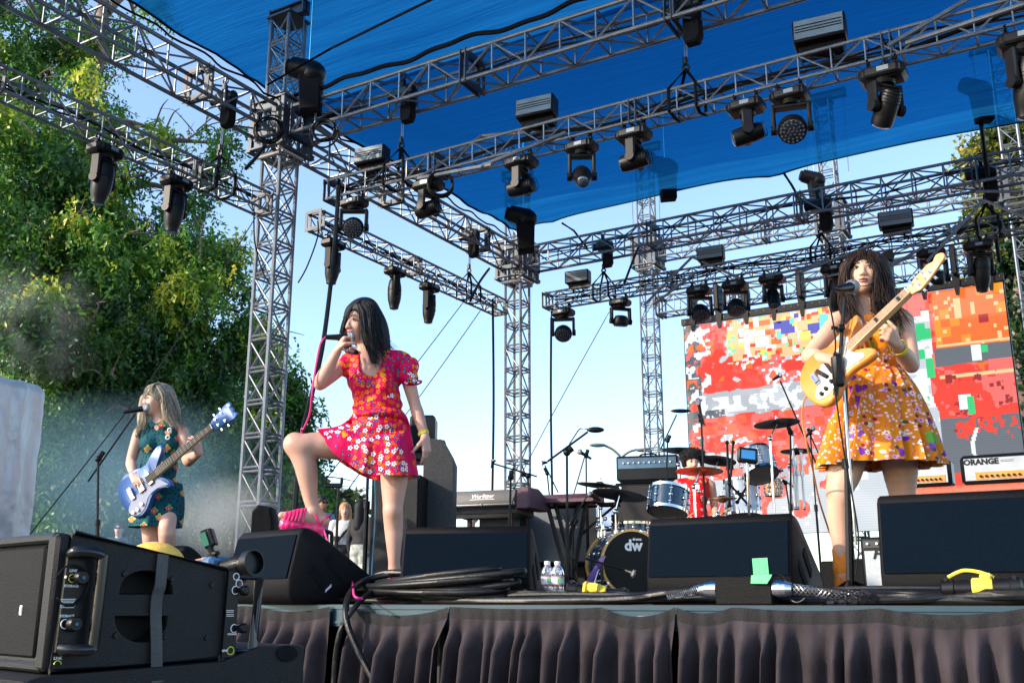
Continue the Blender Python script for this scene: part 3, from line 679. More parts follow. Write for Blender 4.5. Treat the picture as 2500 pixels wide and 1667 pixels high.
# the heap of coiled multicore in front of the centre wedge
cc = S(1075, 1440, LIP + .20, 0); cr = random.Random(4)
for k in range(11):
    A = .33 + cr.uniform(-.10, .12); B = .12 + cr.uniform(-.03, .05); t0 = cr.uniform(-.2, .2); cx = cr.uniform(-.06, .06)
    pts = []
    for i in range(22):
        t = 2 * pi * i / 20 + t0
        hz = .02 + k * .0085 + .026 * (1 + cos(t * 1.0 + pi + .3 * k)) * (.6 + .06 * k)
        pts.append(cc + X_ * (A * cos(t) + cx) + Y_ * (B * sin(t)) + Z_ * hz)
    cable('heap of thick coiled cable in front of the centre wedge, turn ' + ['at the bottom', 'second from below', 'third from below', 'low in the heap', 'below the middle', 'in the middle', 'above the middle', 'high in the heap', 'third from the top', 'second from the top', 'at the very top'][k], pts, .0155, n=9, name='coiled_cable', grp='turns of the coiled cable heap')
for lb, pts, rr in (('cable rising from the coil over the deck edge and down through the skirt gap', [(1100, 1390, 4.35), (985, 1398, 4.30), (905, 1412, 4.22), (860, 1440, 4.05), (845, 1480, 3.93), (850, 1530, 3.90), (880, 1600, 3.90), (915, 1668, 3.9), (930, 1720, 3.9)], .016),
                    ('second cable hanging from the coil through the skirt gap', [(1060, 1405, 4.3), (960, 1425, 4.25), (900, 1450, 4.1), (868, 1480, 3.95), (835, 1530, 3.9), (820, 1600, 3.9), (812, 1720, 3.9)], .014),
                    ('cable arching on top of the coil heap', [(900, 1425, 4.25), (925, 1402, 4.27), (985, 1397, 4.28), (1080, 1408, 4.3), (1160, 1432, 4.3), (1204, 1444, 4.3)], .017),
                    ('cable stretched from the coil heap to the left', [(1000, 1416, 4.3), (930, 1432, 4.28), (850, 1442, 4.25), (760, 1448, 4.25), (680, 1452, 4.25), (600, 1456, 4.25)], .014),
                    ('cable loop standing on top of the coil heap', [(960, 1450, 4.25), (940, 1440, 4.2), (1010, 1420, 4.22), (1100, 1440, 4.22), (1180, 1455, 4.25), (1230, 1457, 4.25)], .015)):
    single('cable', MB().tube(catmull([WY(u, v, Y) for u, v, Y in pts], 8), rr, 9), M_cab2, lb, 'cable', 'loose ends of the coiled cable')
M_pink = mat('pink microphone cable', (.85, .05, .28), .45)
single('microphone_cable', MB().tube(catmull([W(795, 823, 5.58), W(782, 840, 5.55), W(770, 900, 5.55), W(762, 960, 5.56), W(756, 1010, 5.7), W(742, 1045, 5.85), W(737, 1060, 5.95), W(760, 1200, 6.0), W(790, 1290, 5.95), W(800, 1320, 5.9), W(830, 1385, 5.8), W(857, 1410, 5.6), W(862, 1435, 5.2), W(866, 1455, 4.9), W(885, 1461, 4.9)], 8), .0055, 7), M_pink, 'pink cable falling from the singer microphone to the deck', 'cable')
# ================= power box, connectors =================
pb = thing('power_box', 'black junction box with green tape on the lip at the right centre', 'power box', S(1748, 1470, 4.12, 0))
o = WY(1748, 1474, 4.10); o.z = 0
b = MB(); b.box(o + Vector((.118, .06, .058)), (.236, .13, .112), bev=.005); build('box', b, M_cab, pb)
for sx in (-1, 1):
    c = MB(); q = o + Vector((.118 + sx * .118, .03, .062)); c.cyl(q, q + X_ * sx * .03, .036, n=18); c.cyl(q + X_ * sx * .03, q + X_ * sx * .05, .033, .033, 18); c.cyl(q + X_ * sx * .05, q + X_ * sx * .075, .031, .024, 18); co = build('cable_gland', c, M_chrome, pb)
    g = MB(); L = .26 if sx > 0 else .15
    for k in range(6):
        for dr in (-1, 1):
            g.tube([q + X_ * sx * (.07 + t * L) + Vector((0, cos(dr * t * 16 + k * pi / 3), sin(dr * t * 16 + k * pi / 3))) * (.022 - .006 * t) - Z_ * .025 * t for t in np.linspace(0, 1, 22)], .0016, 4)
    build('wire_mesh_grip', g, M_steel, pb)
    e = q + X_ * sx * .07
    w_ = MB().tube(catmull([e, e + X_ * sx * .15 - Z_ * .012, e + X_ * sx * .34 - Z_ * .035, e + Vector((sx * .7, -.01, -.045)), e + Vector((sx * 1.15, .02, -.02 if sx > 0 else -.045)), e + Vector((sx * 1.45, .05, .015 if sx > 0 else -.045))], 6), .019, 9)
    single('power_cable', w_, M_cab2, ['thick power cable leaving the junction box to the left', 'thick power cable leaving the junction box to the yellow clamp connector'][sx > 0], 'cable', 'power cables of the junction box')
M_green = mat('green gaffer tape', (.10, .62, .22), .6, 0, .08, 20, .3, 80); M_yel = mat('yellow plastic', (.80, .62, .07), .4, 0, .1, 12)
tp = MB(); a0 = o + Vector((.165, -.010, .115))
pts = [(0, .0, .068), (.062, .002, .070), (.064, .004, .0), (.002, .0, .003)]
tp.add([a0 + Vector(p) for p in pts] + [a0 + Vector(p) + Y_ * .0015 for p in pts], [(0, 3, 2, 1), (4, 5, 6, 7), (0, 1, 5, 4), (1, 2, 6, 5), (2, 3, 7, 6), (3, 0, 4, 7)])
pts = [(-.007, .0, .002), (.078, -.002, .004), (.075, -.004, -.006), (.058, -.008, -.032), (-.008, -.009, -.030)]
n5 = len(pts); tp.add([a0 + Vector(p) + Y_ * (-.002) for p in pts] + [a0 + Vector(p) for p in pts], [tuple(range(n5))[::-1], tuple(range(n5, 2 * n5))] + [(i, (i + 1) % n5, n5 + (i + 1) % n5, n5 + i) for i in range(n5)])
single('green_tape', tp, M_green, 'bright green strip of tape standing on the junction box', 'tape')
def plug(label, o, d, s=1.0, lever=False):
    o = Vector(o); d = Vector(d).normalized(); sd = Z_.cross(d).normalized(); u = d.cross(sd)
    r = thing('power_connector', label, 'connector', o, 0, 'yellow and black power connectors')
    b = MB()
    b.lathe([(.022 * s, -.16 * s), (.045 * s, -.15 * s), (.047 * s, -.10 * s), (.040 * s, -.095 * s), (.040 * s, -.02 * s)], o, d, 16); b.cyl(o - d * .05 * s, o + d * .1 * s, .038 * s, n=12); b.lathe([(.040 * s, .07 * s), (.042 * s, .14 * s), (.048 * s, .145 * s), (.048 * s, .19 * s), (.024 * s, .2 * s)], o, d, 16)
    for t in (-.13, .165):
        for j in (-1, 1): b.cyl(o + d * t * s + sd * .03 * s + u * .045 * j * s, o + d * t * s - sd * .03 * s + u * .045 * j * s, .010 * s, n=8)
    build('body', b, M_blk, r)
    y = MB(); y.lathe([(.043 * s, -.02 * s), (.050 * s, -.015 * s), (.050 * s, .06 * s), (.043 * s, .07 * s)], o, d, 18)
    if lever:
        y.tube(catmull([o + d * .08 * s + u * .05 * s, o + d * .02 * s + u * .075 * s, o - d * .04 * s + u * .085 * s, o - d * .08 * s + u * .075 * s, o - d * .12 * s + u * .055 * s], 5), [.009 * s] * 21, 6); y.box(o + d * .045 * s + u * .055 * s, (.055 * s, .04 * s, .03 * s), (d, sd, u), bev=.008)
    else: y.box(o - d * .0 * s + u * .03 * s, (.07 * s, .12 * s, .05 * s), (d, sd, u), bev=.01); y.box(o - d * .045 * s - u * .0, (.03 * s, .12 * s, .12 * s), (d, sd, u), bev=.012)
    build('collar', y, M_yel, r)
    return r
plug('big yellow clamp connector lying on the lip at the far right', WY(2385, 1436, 4.15), (1, .05, .02), .78, True)
plug('yellow plug lying on the lip beside the water bottles', WY(1450, 1447, 4.35), (1, .3, -.15), .82)
cable('thick cable from the yellow plug to the junction box', [WY(1480, 1450, 4.35), WY(1530, 1452, 4.33), WY(1600, 1464, 4.3), WY(1660, 1462, 4.27), WY(1690, 1456, 4.26)], .017)
for k in range(6):
    cable('bundled cable in front of the right wedge, ' + ['lowest one', 'second one from below', 'third one from below', 'fourth one from below', 'fifth one from below', 'uppermost one'][k],
          [WY(2010 + 25 * k, 1474 - k * 3, 4.06), WY(2110, 1466 - k * 4, 4.08 + .02 * k), WY(2230, 1464 - 3 * k, 4.1), WY(2330, 1452 - 3 * k + 6, 4.12 + .01 * k), WY(2440, 1450 - k * 2 + 6, 4.1), WY(2560, 1456 - k * 3, 4.1)], .014, grp='cable bundle before the right wedge')
cable('thin black wire draped over the mesh grip of the junction box', [WY(1895, 1400, 4.18), WY(1915, 1412, 4.16), WY(1925, 1455, 4.15), WY(1945, 1470, 4.14), WY(1965, 1460, 4.14), WY(1970, 1445, 4.14), WY(1990, 1430, 4.2)], .004, n=6)
# ================= water bottles =================
M_water = mat('clear plastic bottle', (.86, .90, .93), .06, 0, .03, 4, 0, 1, .6, trans=.92)
M_cap = mat('white bottle cap', (.8, .8, .8), .4); M_lab = mat('bottle label white', (.55, .60, .65), .4, 0, .3, 60); M_red = mat('bottle label red', (.65, .05, .06), .4); M_grn = mat('bottle label green', (.15, .45, .15), .4)
def bottle(label, o, s=1.0):
    o = Vector(o); r = thing('water_bottle', label, 'bottle', o, 0, 'water bottles on the stage lip')
    pr = [(.026, 0), (.031, .004)]
    for k in range(7): pr += [(.0315, .010 + k * .011), (.0292, .0155 + k * .011)]
    pr += [(.0315, .09), (.0315, .135), (.0325, .14), (.031, .155), (.024, .172), (.0135, .183), (.0125, .192)]
    b = MB(); b.lathe([(a * s, h * s) for a, h in pr], o, Z_, 24); build('bottle_body', b, M_water, r)
    c = MB(); c.lathe([(.0145 * s, .188 * s), (.0150 * s, .19 * s), (.0150 * s, .203 * s), (.013 * s, .205 * s)], o, Z_, 16); build('cap', c, M_cap, r)
    l = MB(); l.lathe([(.0322 * s, .092 * s), (.0322 * s, .134 * s)], o, Z_, 24, cap=False); lo = build('label', l, M_lab, r)
    for z in (.092, .129): k = MB(); k.lathe([(.0326 * s, z * s), (.0326 * s, (z + .004) * s)], o, Z_, 24, cap=False); build('stripe', k, M_red, lo)
    f = HF * -1; k = MB(); k.box(o + f * .0322 * s + Z_ * .112 * s + HR * .006, (.016 * s, .003, .022 * s), (HR, HF, Z_)); build('print', k, M_grn, lo)
bottle('left of two water bottles standing beside the centre wedge', WY(1337, 1462, 4.42) * 1, 1.0)
p = WY(1362, 1462, 4.42); 
bottle('right of two water bottles standing beside the centre wedge', p, .99)
for o_ in SC.objects:
    if o_.get('category') == 'bottle': o_.location.z = 0; 
# ================= video screen =================
def screen():
    r = thing('video_screen', 'large video wall showing red, orange and grey pixel blocks behind the drummer', 'video screen', WY(1669, 1250, 17.8))
    TL = WY(1669, 800, 17.8); x0 = TL.x; x1 = WY(2447, 672, 17.8).x; z1 = TL.z + .02; z0 = WY(1700, 1262, 17.8).z - .35; Y = 17.8
    H = z1 - z0; Wd = x1 - x0
    b = MB(); b.box(((x0 + x1) / 2, Y + .06, (z0 + z1) / 2), (Wd + .02, .1, H)); build('cabinet', b, M_blk, r)
    t = MB(); t.box(((x0 + x1) / 2, Y - .02, z1 + .07), (Wd + .04, .1, .12)); to = build('top_beam', t, M_blkm, r)
    d = MB()
    for k in range(44): d.ell((x0 + .06 + k * (Wd - .1) / 43, Y - .074, z1 + .07 + .012 * (k % 2)), .009, n=6, m=4)
    build('bolt', d, M_steel, to)['kind'] = 'stuff'
    NX, NZ = 264, 190
    R = np.random.default_rng(5)
    def nz(cx, cz, seed, oct=1):
        q = np.random.default_rng(seed); g = q.random((cz + 2, cx + 2)); X = np.linspace(0, cx, NX); Zv = np.linspace(0, cz, NZ)
        xi = X.astype(int); zi = Zv.astype(int); fx = (X - xi); fz = (Zv - zi)[:, None]; fx = fx * fx * (3 - 2 * fx); fz = fz * fz * (3 - 2 * fz)
        a = g[zi][:, xi]; bq = g[zi][:, xi + 1]; c = g[zi + 1][:, xi]; e = g[zi + 1][:, xi + 1]
        return (a * (1 - fx) + bq * fx) * (1 - fz) + (c * (1 - fx) + e * fx) * fz
    U, V = np.meshgrid((np.arange(NX) + .5) / NX, (np.arange(NZ) + .5) / NZ)   # V from top
    an = lambda p: np.tan(YAW - np.arctan((1669 + p * 778 - 1250) / (FPX / cos(PITCH)))); pp = np.linspace(0, 1, 200); uu = (an(0.) - an(pp)) / (an(0.) - an(1.)); U = np.interp(U, uu, pp)
    def blk(n, seed):
        q = np.random.default_rng(seed); g = q.random((200, 200)); return g[(V * n * H / Wd).astype(int), (U * n).astype(int)]
    RED, LRED, ORA, WHT, GRY, DGR, GRN, BLU, CYA, YEL, PCH = [(.90, .045, .02), (.95, .16, .14), (.88, .17, .015), (.86, .92, .95), (.46, .50, .56), (.10, .12, .15), (.03, .62, .20), (.01, .03, .50), (.1, .75, .8), (.95, .8, .12), (.95, .62, .30)]
    C = np.zeros((NZ, NX, 3)); C[:] = RED
    def put(mask, c): C[mask] = c
    bl = blk(60, 1); b2 = blk(34, 2); b3 = blk(90, 3); n1 = nz(14, 10, 4); n2 = nz(40, 28, 6); n3 = nz(90, 62, 9); n4 = nz(7, 5, 12)
    put((n1 + .5 * b2 > 1.02), ORA); put((n2 * .6 + n4 * .6 + .3 * n3 > .74), LRED)
    left = U < .46
    put(left & (V > .62) & (n1 * .6 + n3 * .5 + (V - .6) * 1.6 + .25 * b2 > .72), GRY); put(left & (V > .68) & (n4 * .5 + (V - .62) * 2.6 + .2 * n3 > .62), (.60, .66, .72)); put((V > .66) & (U > .05) & (U < .5) & (n2 + .4 * b3 > 1.05), WHT); put((V > .60 + .1 * n2) & (U > .44) & (U < .66), (.60, .66, .72)); put((V > .6) & (U > .44) & (U < .66) & (b2 > .88), WHT)
    put(left & (abs(V - .40 + .04 * U) < .05 + .02 * n2) & (U > .04), GRY); put(left & (abs(V - .40) < .035) & (n2 > .5), WHT); put(left & (abs(V - .44) < .02) & (U < .12), DGR)
    put(left & (n3 * .5 + n1 * .6 + n2 * .5 > 1.04), WHT); put(left & (n3 * .5 + n2 * .8 > .97), (.62, .66, .72)); put((U < .045) & (n2 + n3 > .8), DGR); put((U < .075) & (n2 + n3 * .6 > .95), WHT)
    put(left & (V > .45) & (V < .7) & (b2 > .86), ORA)
    put(left & (V > .43) & (V < .66) & (((V * 46).astype(int) % 3) == 0) & (n2 > .38), LRED); put(left & (V > .46) & (V < .75) & (b2 > .74), (.92, .10, .03)); put(left & (V > .7) & (n1 > .62), RED); put(left & (V > .7) & (n1 > .62) & (n3 > .55), LRED)
    # colourful top
    top = (V < .17 + .05 * b2) & (U > .13) & (U < .50)
    put(top, PCH); put(top & (bl > .50), ORA); put(top & (bl > .64), YEL); put(top & (bl > .74), WHT); put(top & (b3 > .84), RED); put(top & (b3 > .92), (.3, .85, .5))
    for a, b_, c, d_, cl in ((.28, .335, .035, .075, BLU), (.30, .345, .07, .10, BLU), (.385, .42, .07, .115, BLU), (.345, .36, .01, .03, BLU), (.42, .45, .03, .09, CYA), (.33, .345, .03, .06, CYA), (.285, .30, .085, .12, CYA), (.47, .49, .05, .09, (.2, .8, .45)), (.36, .39, .10, .14, YEL), (.17, .22, .06, .09, WHT), (.22, .26, .10, .15, WHT)):
        put((U > a) & (U < b_) & (V > c) & (V < d_), cl)
    mid = (U > .60) & (U < .76)
    mm = mid & (V > .08) & (V < .98) & (abs(U - .685 - .02 * np.sin(V * 12)) < .06 + .04 * n1); put(mm, WHT); put(mm & (b2 + n2 * .5 > 1.05), (.58, .64, .70)); put(mm & (V > .5), (.56, .63, .70)); put(mm & (b3 > .96), WHT)
    put(mid & (V < .1) & (b2 > .3), LRED); put(mid & (V > .16) & (V < .5) & (b2 > .84) & (n1 > .35), GRN); put(mid & (abs(U - .655) < .016) & (V > .2) & (V < .42) & (b2 > .4), GRN)
    for a, b_, c, d_ in ((.68, .73, .19, .21), (.715, .745, .13, .19), (.645, .67, .13, .17), (.66, .68, .38, .47), (.69, .70, .24, .27)): put((U > a) & (U < b_) & (V > c) & (V < d_), GRN)
    # grey backdrop behind the figure
    g_ = (U > .60) & (V > .55); put(g_ & (n1 + .3 * n3 > .45) & ~mm, DGR * 1 if False else (.13, .15, .18)); put(g_ & (V > .78) & (n1 * .7 + n2 * .6 > .62) & (U > .74), RED); put(g_ & (V > .74) & (U > .86) & (b2 > .6), PCH)
    f = (((U - .66) / .014) ** 2 + ((V - .615) / .028) ** 2 < 1) | ((abs(U - .665 + .004 * np.sin(V * 20)) < .012 + (V - .64) * .22) & (V > .64) & (V < .99)) | ((abs(U - .70 - (V - .8) * -.12) < .011) & (V > .68) & (V < .86)); put(f, (.58, .64, .70)); put(f & (b3 > .95), WHT)
    rt = U > .775
    put(rt & (V < .27), ORA); put(rt & (V < .27) & (b2 > .75), (.93, .32, .01)); put(rt & (V < .3) & (b3 > .93), PCH); put(rt & (V < .22) & (b2 > .93), (.45, .01, .01)); put((U > .84) & (U < .862) & (V > .04) & (V < .13), PCH); put((U > .89) & (U < .905) & (V > .07) & (V < .12), PCH)
    put(rt & (V > .235) & (V < .25) | rt & (V > .37) & (V < .385), PCH); put((U > .765) & (V > .25) & (V < .37 - .05 * U), (.13, .15, .18)); put((U > .88) & (U < .91) & (V > .25) & (V < .32), WHT); put((U > .91) & (U < .93) & (V > .26) & (V < .29), GRN)
    put(rt & (V > .37) & (V < .62) & (n2 + .3 * b3 > 1.0), (.35, .01, .01)); put((U > .80) & (U < .86) & (V > .46) & (V < .52) & (b2 > .3), WHT); put((U > .85) & (U < .87) & (V > .47) & (V < .54), GRN)
    put((abs(U - .86 + .01 * np.sin(V * 30)) < .006) & (V > .6), WHT)
    C *= (1 - .16 * (((np.arange(NZ) // 1) % 2) == 0))[:, None, None]
    C = np.clip(C, 0, 1)
    xs = np.linspace(x0 + .01, x1 - .01, NX + 1); zs = np.linspace(z1 - .005, z0 + .005, NZ + 1)
    XX, ZZ = np.meshgrid(xs, zs); vs = np.stack([XX, np.full_like(XX, Y), ZZ], -1).reshape(-1, 3)
    i, j = np.meshgrid(np.arange(NX), np.arange(NZ)); a = (j * (NX + 1) + i); fs = np.stack([a, a + NX + 1, a + NX + 2, a + 1], -1).reshape(-1, 4)
    m = bpy.data.materials.new('screen picture'); m.use_nodes = True; n, l = m.node_tree.nodes, m.node_tree.links; bs = n['Principled BSDF']
    at = n.new('ShaderNodeAttribute'); at.attribute_name = 'Col'; bs.inputs['Base Color'].default_value = (.03, .03, .03, 1); bs.inputs['Roughness'].default_value = .6
    l.new(at.outputs['Color'], bs.inputs['Emission Color']); bs.inputs['Emission Strength'].default_value = .46
    o = link_mesh('screen_picture', vs, fs, m, r, None)
    ca = o.data.color_attributes.new('Col', 'FLOAT_COLOR', 'CORNER'); cc_ = np.ones((NZ * NX, 4, 4), dtype=np.float32); cc_[:, :, :3] = C.reshape(-1, 1, 3); ca.data.foreach_set('color', cc_.ravel())
    return x0, x1, z1
sx0, sx1, sz1 = screen()
for k in range(11):
    x = sx0 + .22 + k * (sx1 - sx0 - .4) / 10; zt = 5.45; r = thing('screen_hanger', 'black hanging bracket of the video screen, ' + ['leftmost', 'second from left', 'third from left', 'fourth from left', 'fifth from left', 'just left of the guitarist head', 'behind the guitarist hair', 'right of the guitarist hair', 'left of the guitar headstock', 'above the guitar headstock', 'rightmost'][k], 'bracket', (x, 17.75, zt), 0, 'hangers between truss and video screen')
    h = MB(); h.box((x, 17.73, zt + .12), (.10, .30, .50), bev=.02); h.prism([(-.07, 0), (.07, 0), (.025, -.34), (-.025, -.34)], (x, 17.70, zt - .12), X_, Z_, Y_, .06); build('bracket', h, M_blkm, r)
    c = MB(); c.cyl((x, 17.73, zt - .44), (x, 17.78, sz1 + .12), .014, n=6); build('shackle', c, M_steel, r)
# ================= instruments =================
def MS(label, base, pole_h, boom=None, mic=True, legs=3, cat='microphone stand', r0=.011, lean=(0, 0), name='microphone_stand', grp='microphone stands on stage', m=None, base_r=.26, tripz=.22):
    "base: point on deck; boom: (start_z, end point); mic: direction of mic"
    b = Vector(base); r = thing(name, label, cat, b, 0, grp)
    top = b + Vector((lean[0], lean[1], pole_h)); m = m or M_blkm
    p = MB(); p.cyl(b + Z_ * .05, b.lerp(top, .55), r0 * 1.15, n=8); p.cyl(b.lerp(top, .55), top, r0 * .75, n=8); p.cyl(b.lerp(top, .53), b.lerp(top, .57), r0 * 1.7, n=10); build('pole', p, m, r)
    for k in range(legs):
        a = k * 2 * pi / legs + .5; e = b + Vector((cos(a) * base_r, sin(a) * base_r, .012)); build('leg', MB().tube([b + Z_ * tripz, e], r0 * .75, 6).ell(e, r0 * 1.4, n=8, m=5), m, r)
    end = top
    if boom:
        s0, e = Vector(boom[0]), Vector(boom[1]); q = MB(); q.cyl(s0, e, r0 * .65, n=7); q.cyl(top + (s0 - e).normalized() * .02, top + (e - s0).normalized() * .06, r0 * 1.7, n=8); q.ell(top, r0 * 2.2, n=10, m=6); build('boom', q, m, r); end = e
    return r, end
M_mesh = mat('microphone grille', (.32, .33, .36), .35, .8, .3, 300, .6, 700)
def micro(label, tail, head, r=.012, grp='microphones on their stands', ball=True, mesh=None):
    tail, head = Vector(tail), Vector(head); d = (head - tail); L = d.length; d.normalize(); o = thing('microphone', label, 'microphone', tail, 0, grp)
    h = MB(); h.lathe([(r * .65, 0), (r * .85, L * .05), (r * 1.0, L * .3), (r * 1.35, L * .72), (r * 1.45, L * .76)], tail, d, 14); build('handle', h, M_blk, o)
    g = MB()
    if ball: g.lathe([(r * 1.5, L * .74), (r * 2.0, L * .82), (r * 2.1, L * .88), (r * 1.9, L * .95), (r * 1.1, L), (.001, L * 1.015)], tail, d, 16)
    else: g.lathe([(r * 1.45, L * .74), (r * 1.5, L * .97), (r * 1.2, L)], tail, d, 14)
    build('grille', g, mesh or M_mesh, o); return o
def onz(u, R, z=0):
    p = W(u, 1467, R); p.z = z; return p
# bassist vocal stand
b0 = onz(236, 7.0); t0 = W(240, 1120, 7.0); MS('black stand in front of the blonde bassist', b0, t0.z, (W(215, 1175, 7.0), W(330, 1010, 7.15)), lean=(t0.x - b0.x, t0.y - b0.y))
micro('microphone at the lips of the blonde bassist', W(302, 1006, 7.15), W(366, 994, 7.2), .017)
# guitarist stand
b0 = onz(2078, 4.5); t0 = W(2062, 868, 4.5)
rr_, _ = MS('chrome and black microphone stand in front of the orange-dressed guitarist', b0, t0.z, (W(2047, 928, 4.46), W(2062, 722, 4.5)), lean=(t0.x - b0.x, t0.y - b0.y), r0=.014, base_r=.24, tripz=.10)
ex = MB(); ex.cyl(W(2056, 905, 4.47), W(2090, 1330, 4.49), .0065, n=8); build('chrome_tube', ex, M_steel, rr_)
ex = MB(); ex.box(W(2046, 905, 4.45), (.05, .05, .15), (HR, HF, (Z_ + HR * .0).normalized()), bev=.012); ex.cyl(W(2046, 905, 4.45), W(2040, 965, 4.45), .016, .011, 10); build('boom_clutch', ex, M_blk, rr_); ex = MB(); ex.box(W(2052, 802, 4.48), (.035, .05, .03), (HR, HF, Z_), bev=.008); ex.cyl(W(2030, 800, 4.48), W(2052, 802, 4.48), .009, n=8); build('boom_clutch', ex, M_blk, rr_)
micro('microphone pointing at the mouth of the orange-dressed guitarist', W(2042, 706, 4.46), W(2086, 699, 4.60), .0175)
single('microphone_cable', MB().tube(catmull([W(2043, 706, 4.46), W(2030, 712, 4.44), W(2028, 750, 4.44), W(2036, 800, 4.44), W(2040, 845, 4.44), W(2035, 880, 4.44), W(2036, 930, 4.44), W(2060, 1100, 4.44), W(2095, 1300, 4.44), W(2090, 1400, 4.4)], 6), .004, 6), M_rub, 'thin cable wound down the guitarist microphone stand', 'cable')
single('guitar_strap_cable', MB().tube(catmull([W(1988, 961, 4.62), W(1972, 965, 4.6), W(1961, 985, 4.58), W(1959, 1030, 4.6), W(1970, 1085, 4.6), W(1985, 1150, 4.7), W(2000, 1220, 4.9), W(2022, 1290, 5.2), W(2035, 1330, 5.3), W(2045, 1400, 5.3)], 6), .0045, 6), mat('orange guitar lead', (.55, .20, .06), .4), 'orange lead plugged into the guitar', 'cable')
# lone stand with empty clip behind the singer's foot
b0 = onz(815, 7.6); t0 = W(815, 1188, 7.6); r_, e_ = MS('empty black pole with forked top behind the raised foot', b0, t0.z, r0=.014)
k = MB(); k.box(t0 + Z_ * .01, (.13, .03, .035), (HR, HF, Z_), bev=.008); k.box(t0 + HR * .058 + Z_ * .045, (.02, .03, .05), (HR, HF, Z_), bev=.005); k.box(t0 - HR * .058 + Z_ * .045, (.02, .03, .05), (HR, HF, Z_), bev=.005); build('fork', k, M_blkm, r_)
b0 = onz(887, 8.0); r_, e_ = MS('tall thin black pole at the left edge of the side fill speaker', b0, 2.2 * .62, r0=.016, legs=3)
# booms and mics round the keyboards and drums: (label, base u, R, top(u,v), boom a, boom b, mic tail, mic head)
stands = [
 ('stand with long boom reaching left over the keyboard', 1290, 9.3, (1289, 1161), (1311, 1163), (1206, 1132), (1200, 1142), (1205, 1121), .012),
 ('tall chrome stand with boom and large flat condenser head', 1386, 8.6, (1384, 1104), (1337, 1126), (1435, 1054), None, None, .015),
 ('stand with slanting pencil microphone left of the cymbals', 1433, 9.6, (1431, 1112), (1397, 1218), (1427, 1115), (1444, 1120), (1411, 1100), .011),
 ('thin stand with round windshield between keyboard and cymbals', 1366, 9.9, (1336, 1155), (1363, 1202), (1330, 1135), (1337, 1128), (1322, 1130), .010),
 ('low boom stand pointing at the kick drum', 1395, 9.0, (1400, 1282), (1380, 1300), (1432, 1212), (1465, 1222), (1436, 1203), .011),
 ('stand with boom left of the slim tower foot', 1618, 10.6, (1630, 1075), (1614, 1093), (1652, 1012), None, None, .012),
 ('tall boom stand over the drummer, left of the high cymbal', 1731, 9.6, (1712, 1025), (1720, 1038), (1702, 978), (1716, 1035), (1703, 972), .013),
 ('tallest boom stand with pencil microphone in front of the screen', 1930, 9.8, (1930, 1055), (1992, 1130), (1905, 930), (1886, 928), (1907, 914), .013),
 ('boom stand with microphone right of the white floor tom', 1962, 10.2, (1918, 1178), (1950, 1198), (1915, 1172), (1890, 1158), (1910, 1144), .011),
 ('boom stand holding a microphone beside the guitarist skirt', 2010, 10.6, (1978, 1058), (2000, 1110), (1976, 1056), (1966, 1068), (1988, 1042), .011),
 ('short stand with microphone at the side fill speaker', 1062, 8.4, (1072, 1090), (1064, 1112), (1072, 1090), (1064, 1088), (1088, 1080), .012),
 ('black stand with clip leaning before the keyboard', 1240, 8.8, (1247, 1165), (1247, 1175), (1250, 1152), None, None, .013),
]
for lb, bu, R, tp_, ba, bb, mt, mh, r0 in stands:
    b0 = onz(bu, R); t = W(tp_[0], tp_[1], R); MS('black ' + lb if not lb.startswith(('tall', 'black', 'thin', 'low', 'short')) else lb, b0, t.z, (W(*ba, R), W(*bb, R)), lean=(t.x - b0.x, t.y - b0.y), r0=r0)
    if mt: micro('microphone on the ' + lb, W(*mt, R - .02), W(*mh, R - .02), .013)
oh = W(1448, 1048, 8.55); d = (W(1473, 1050, 8.5) - W(1433, 1047, 8.6)).normalized()
o_ = thing('overhead_microphone', 'large flat oval condenser microphone head above the cymbals', 'microphone', oh); k = MB(); k.ell(W(1454, 1049, 8.5), (.075, .03, .026), (HR, HF, Z_)); build('capsule', k, M_blk, o_); k = MB(); k.tube([W(1434, 1047, 8.5), W(1417, 1046, 8.5), W(1412, 1050, 8.5), W(1390, 1084, 8.55)], .006, 6); build('lead', k, M_rub, o_)
oh = thing('overhead_microphone', 'small flat oval microphone head at the left edge of the screen', 'microphone', W(1655, 1003, 10.6)); k = MB(); k.ell(W(1662, 1003, 10.6), (.11, .03, .022), (HR, HF, Z_)); build('capsule', k, M_blk, oh)
# side fill speakers
def cabinet(label, u, R, w_, d_, h_, ya=-30.5, z=0, m=None, name='speaker_cabinet', grille=True, grp='side fill speakers', handle=False):
    a = (HR * cos(RAD(ya)) + HF * sin(RAD(ya))); b = Z_.cross(a); o = onz(u, R, z); r = thing(name, label, 'speaker', o, math.atan2(a.y, a.x), grp)
    c = o + a * w_ / 2 + b * d_ / 2 + Z_ * h_ / 2; k = MB(); k.box(c, (w_, d_, h_), (a, b, Z_), bev=.015); build('cabinet', k, m or M_cab, r)
    if grille: g = MB(); g.box(c - b * (d_ / 2 + .006), (w_ - .06, .012, h_ - .06), (a, b, Z_), bev=.004); build('grille', g, mat('punched metal grille', (.012, .012, .013), .6, 0, .5, 200, .8, 260), r)
    return r, o, a, b
cabinet('tall black subwoofer column directly behind the standing leg of the singer', 897, 7.9, .40, .5, .97, -6)
single('blue_cable', MB().tube(catmull([W(915, 1160, 7.85), W(917, 1250, 7.85), W(912, 1330, 7.82), W(906, 1425, 7.8)], 6), .006, 6), M_blue, 'thin blue cable hanging in front of the subwoofer column', 'cable')
r, o, a, b = cabinet('black side fill speaker with slanted top right of the singer hip', 1026, 8.1, .02, .5, .02, -10, grille=False)
k = MB(); k.prism([(0, .35), (.24, .35), (.245, 1.13), (.16, 1.28), (.0, 1.30)], onz(1026, 8.1), HR, Z_, HF, .55, .01); build('slanted_box', k, mat('side fill carpet', (.035, .035, .037), .7, 0, .3, 60, .6, 220), r)
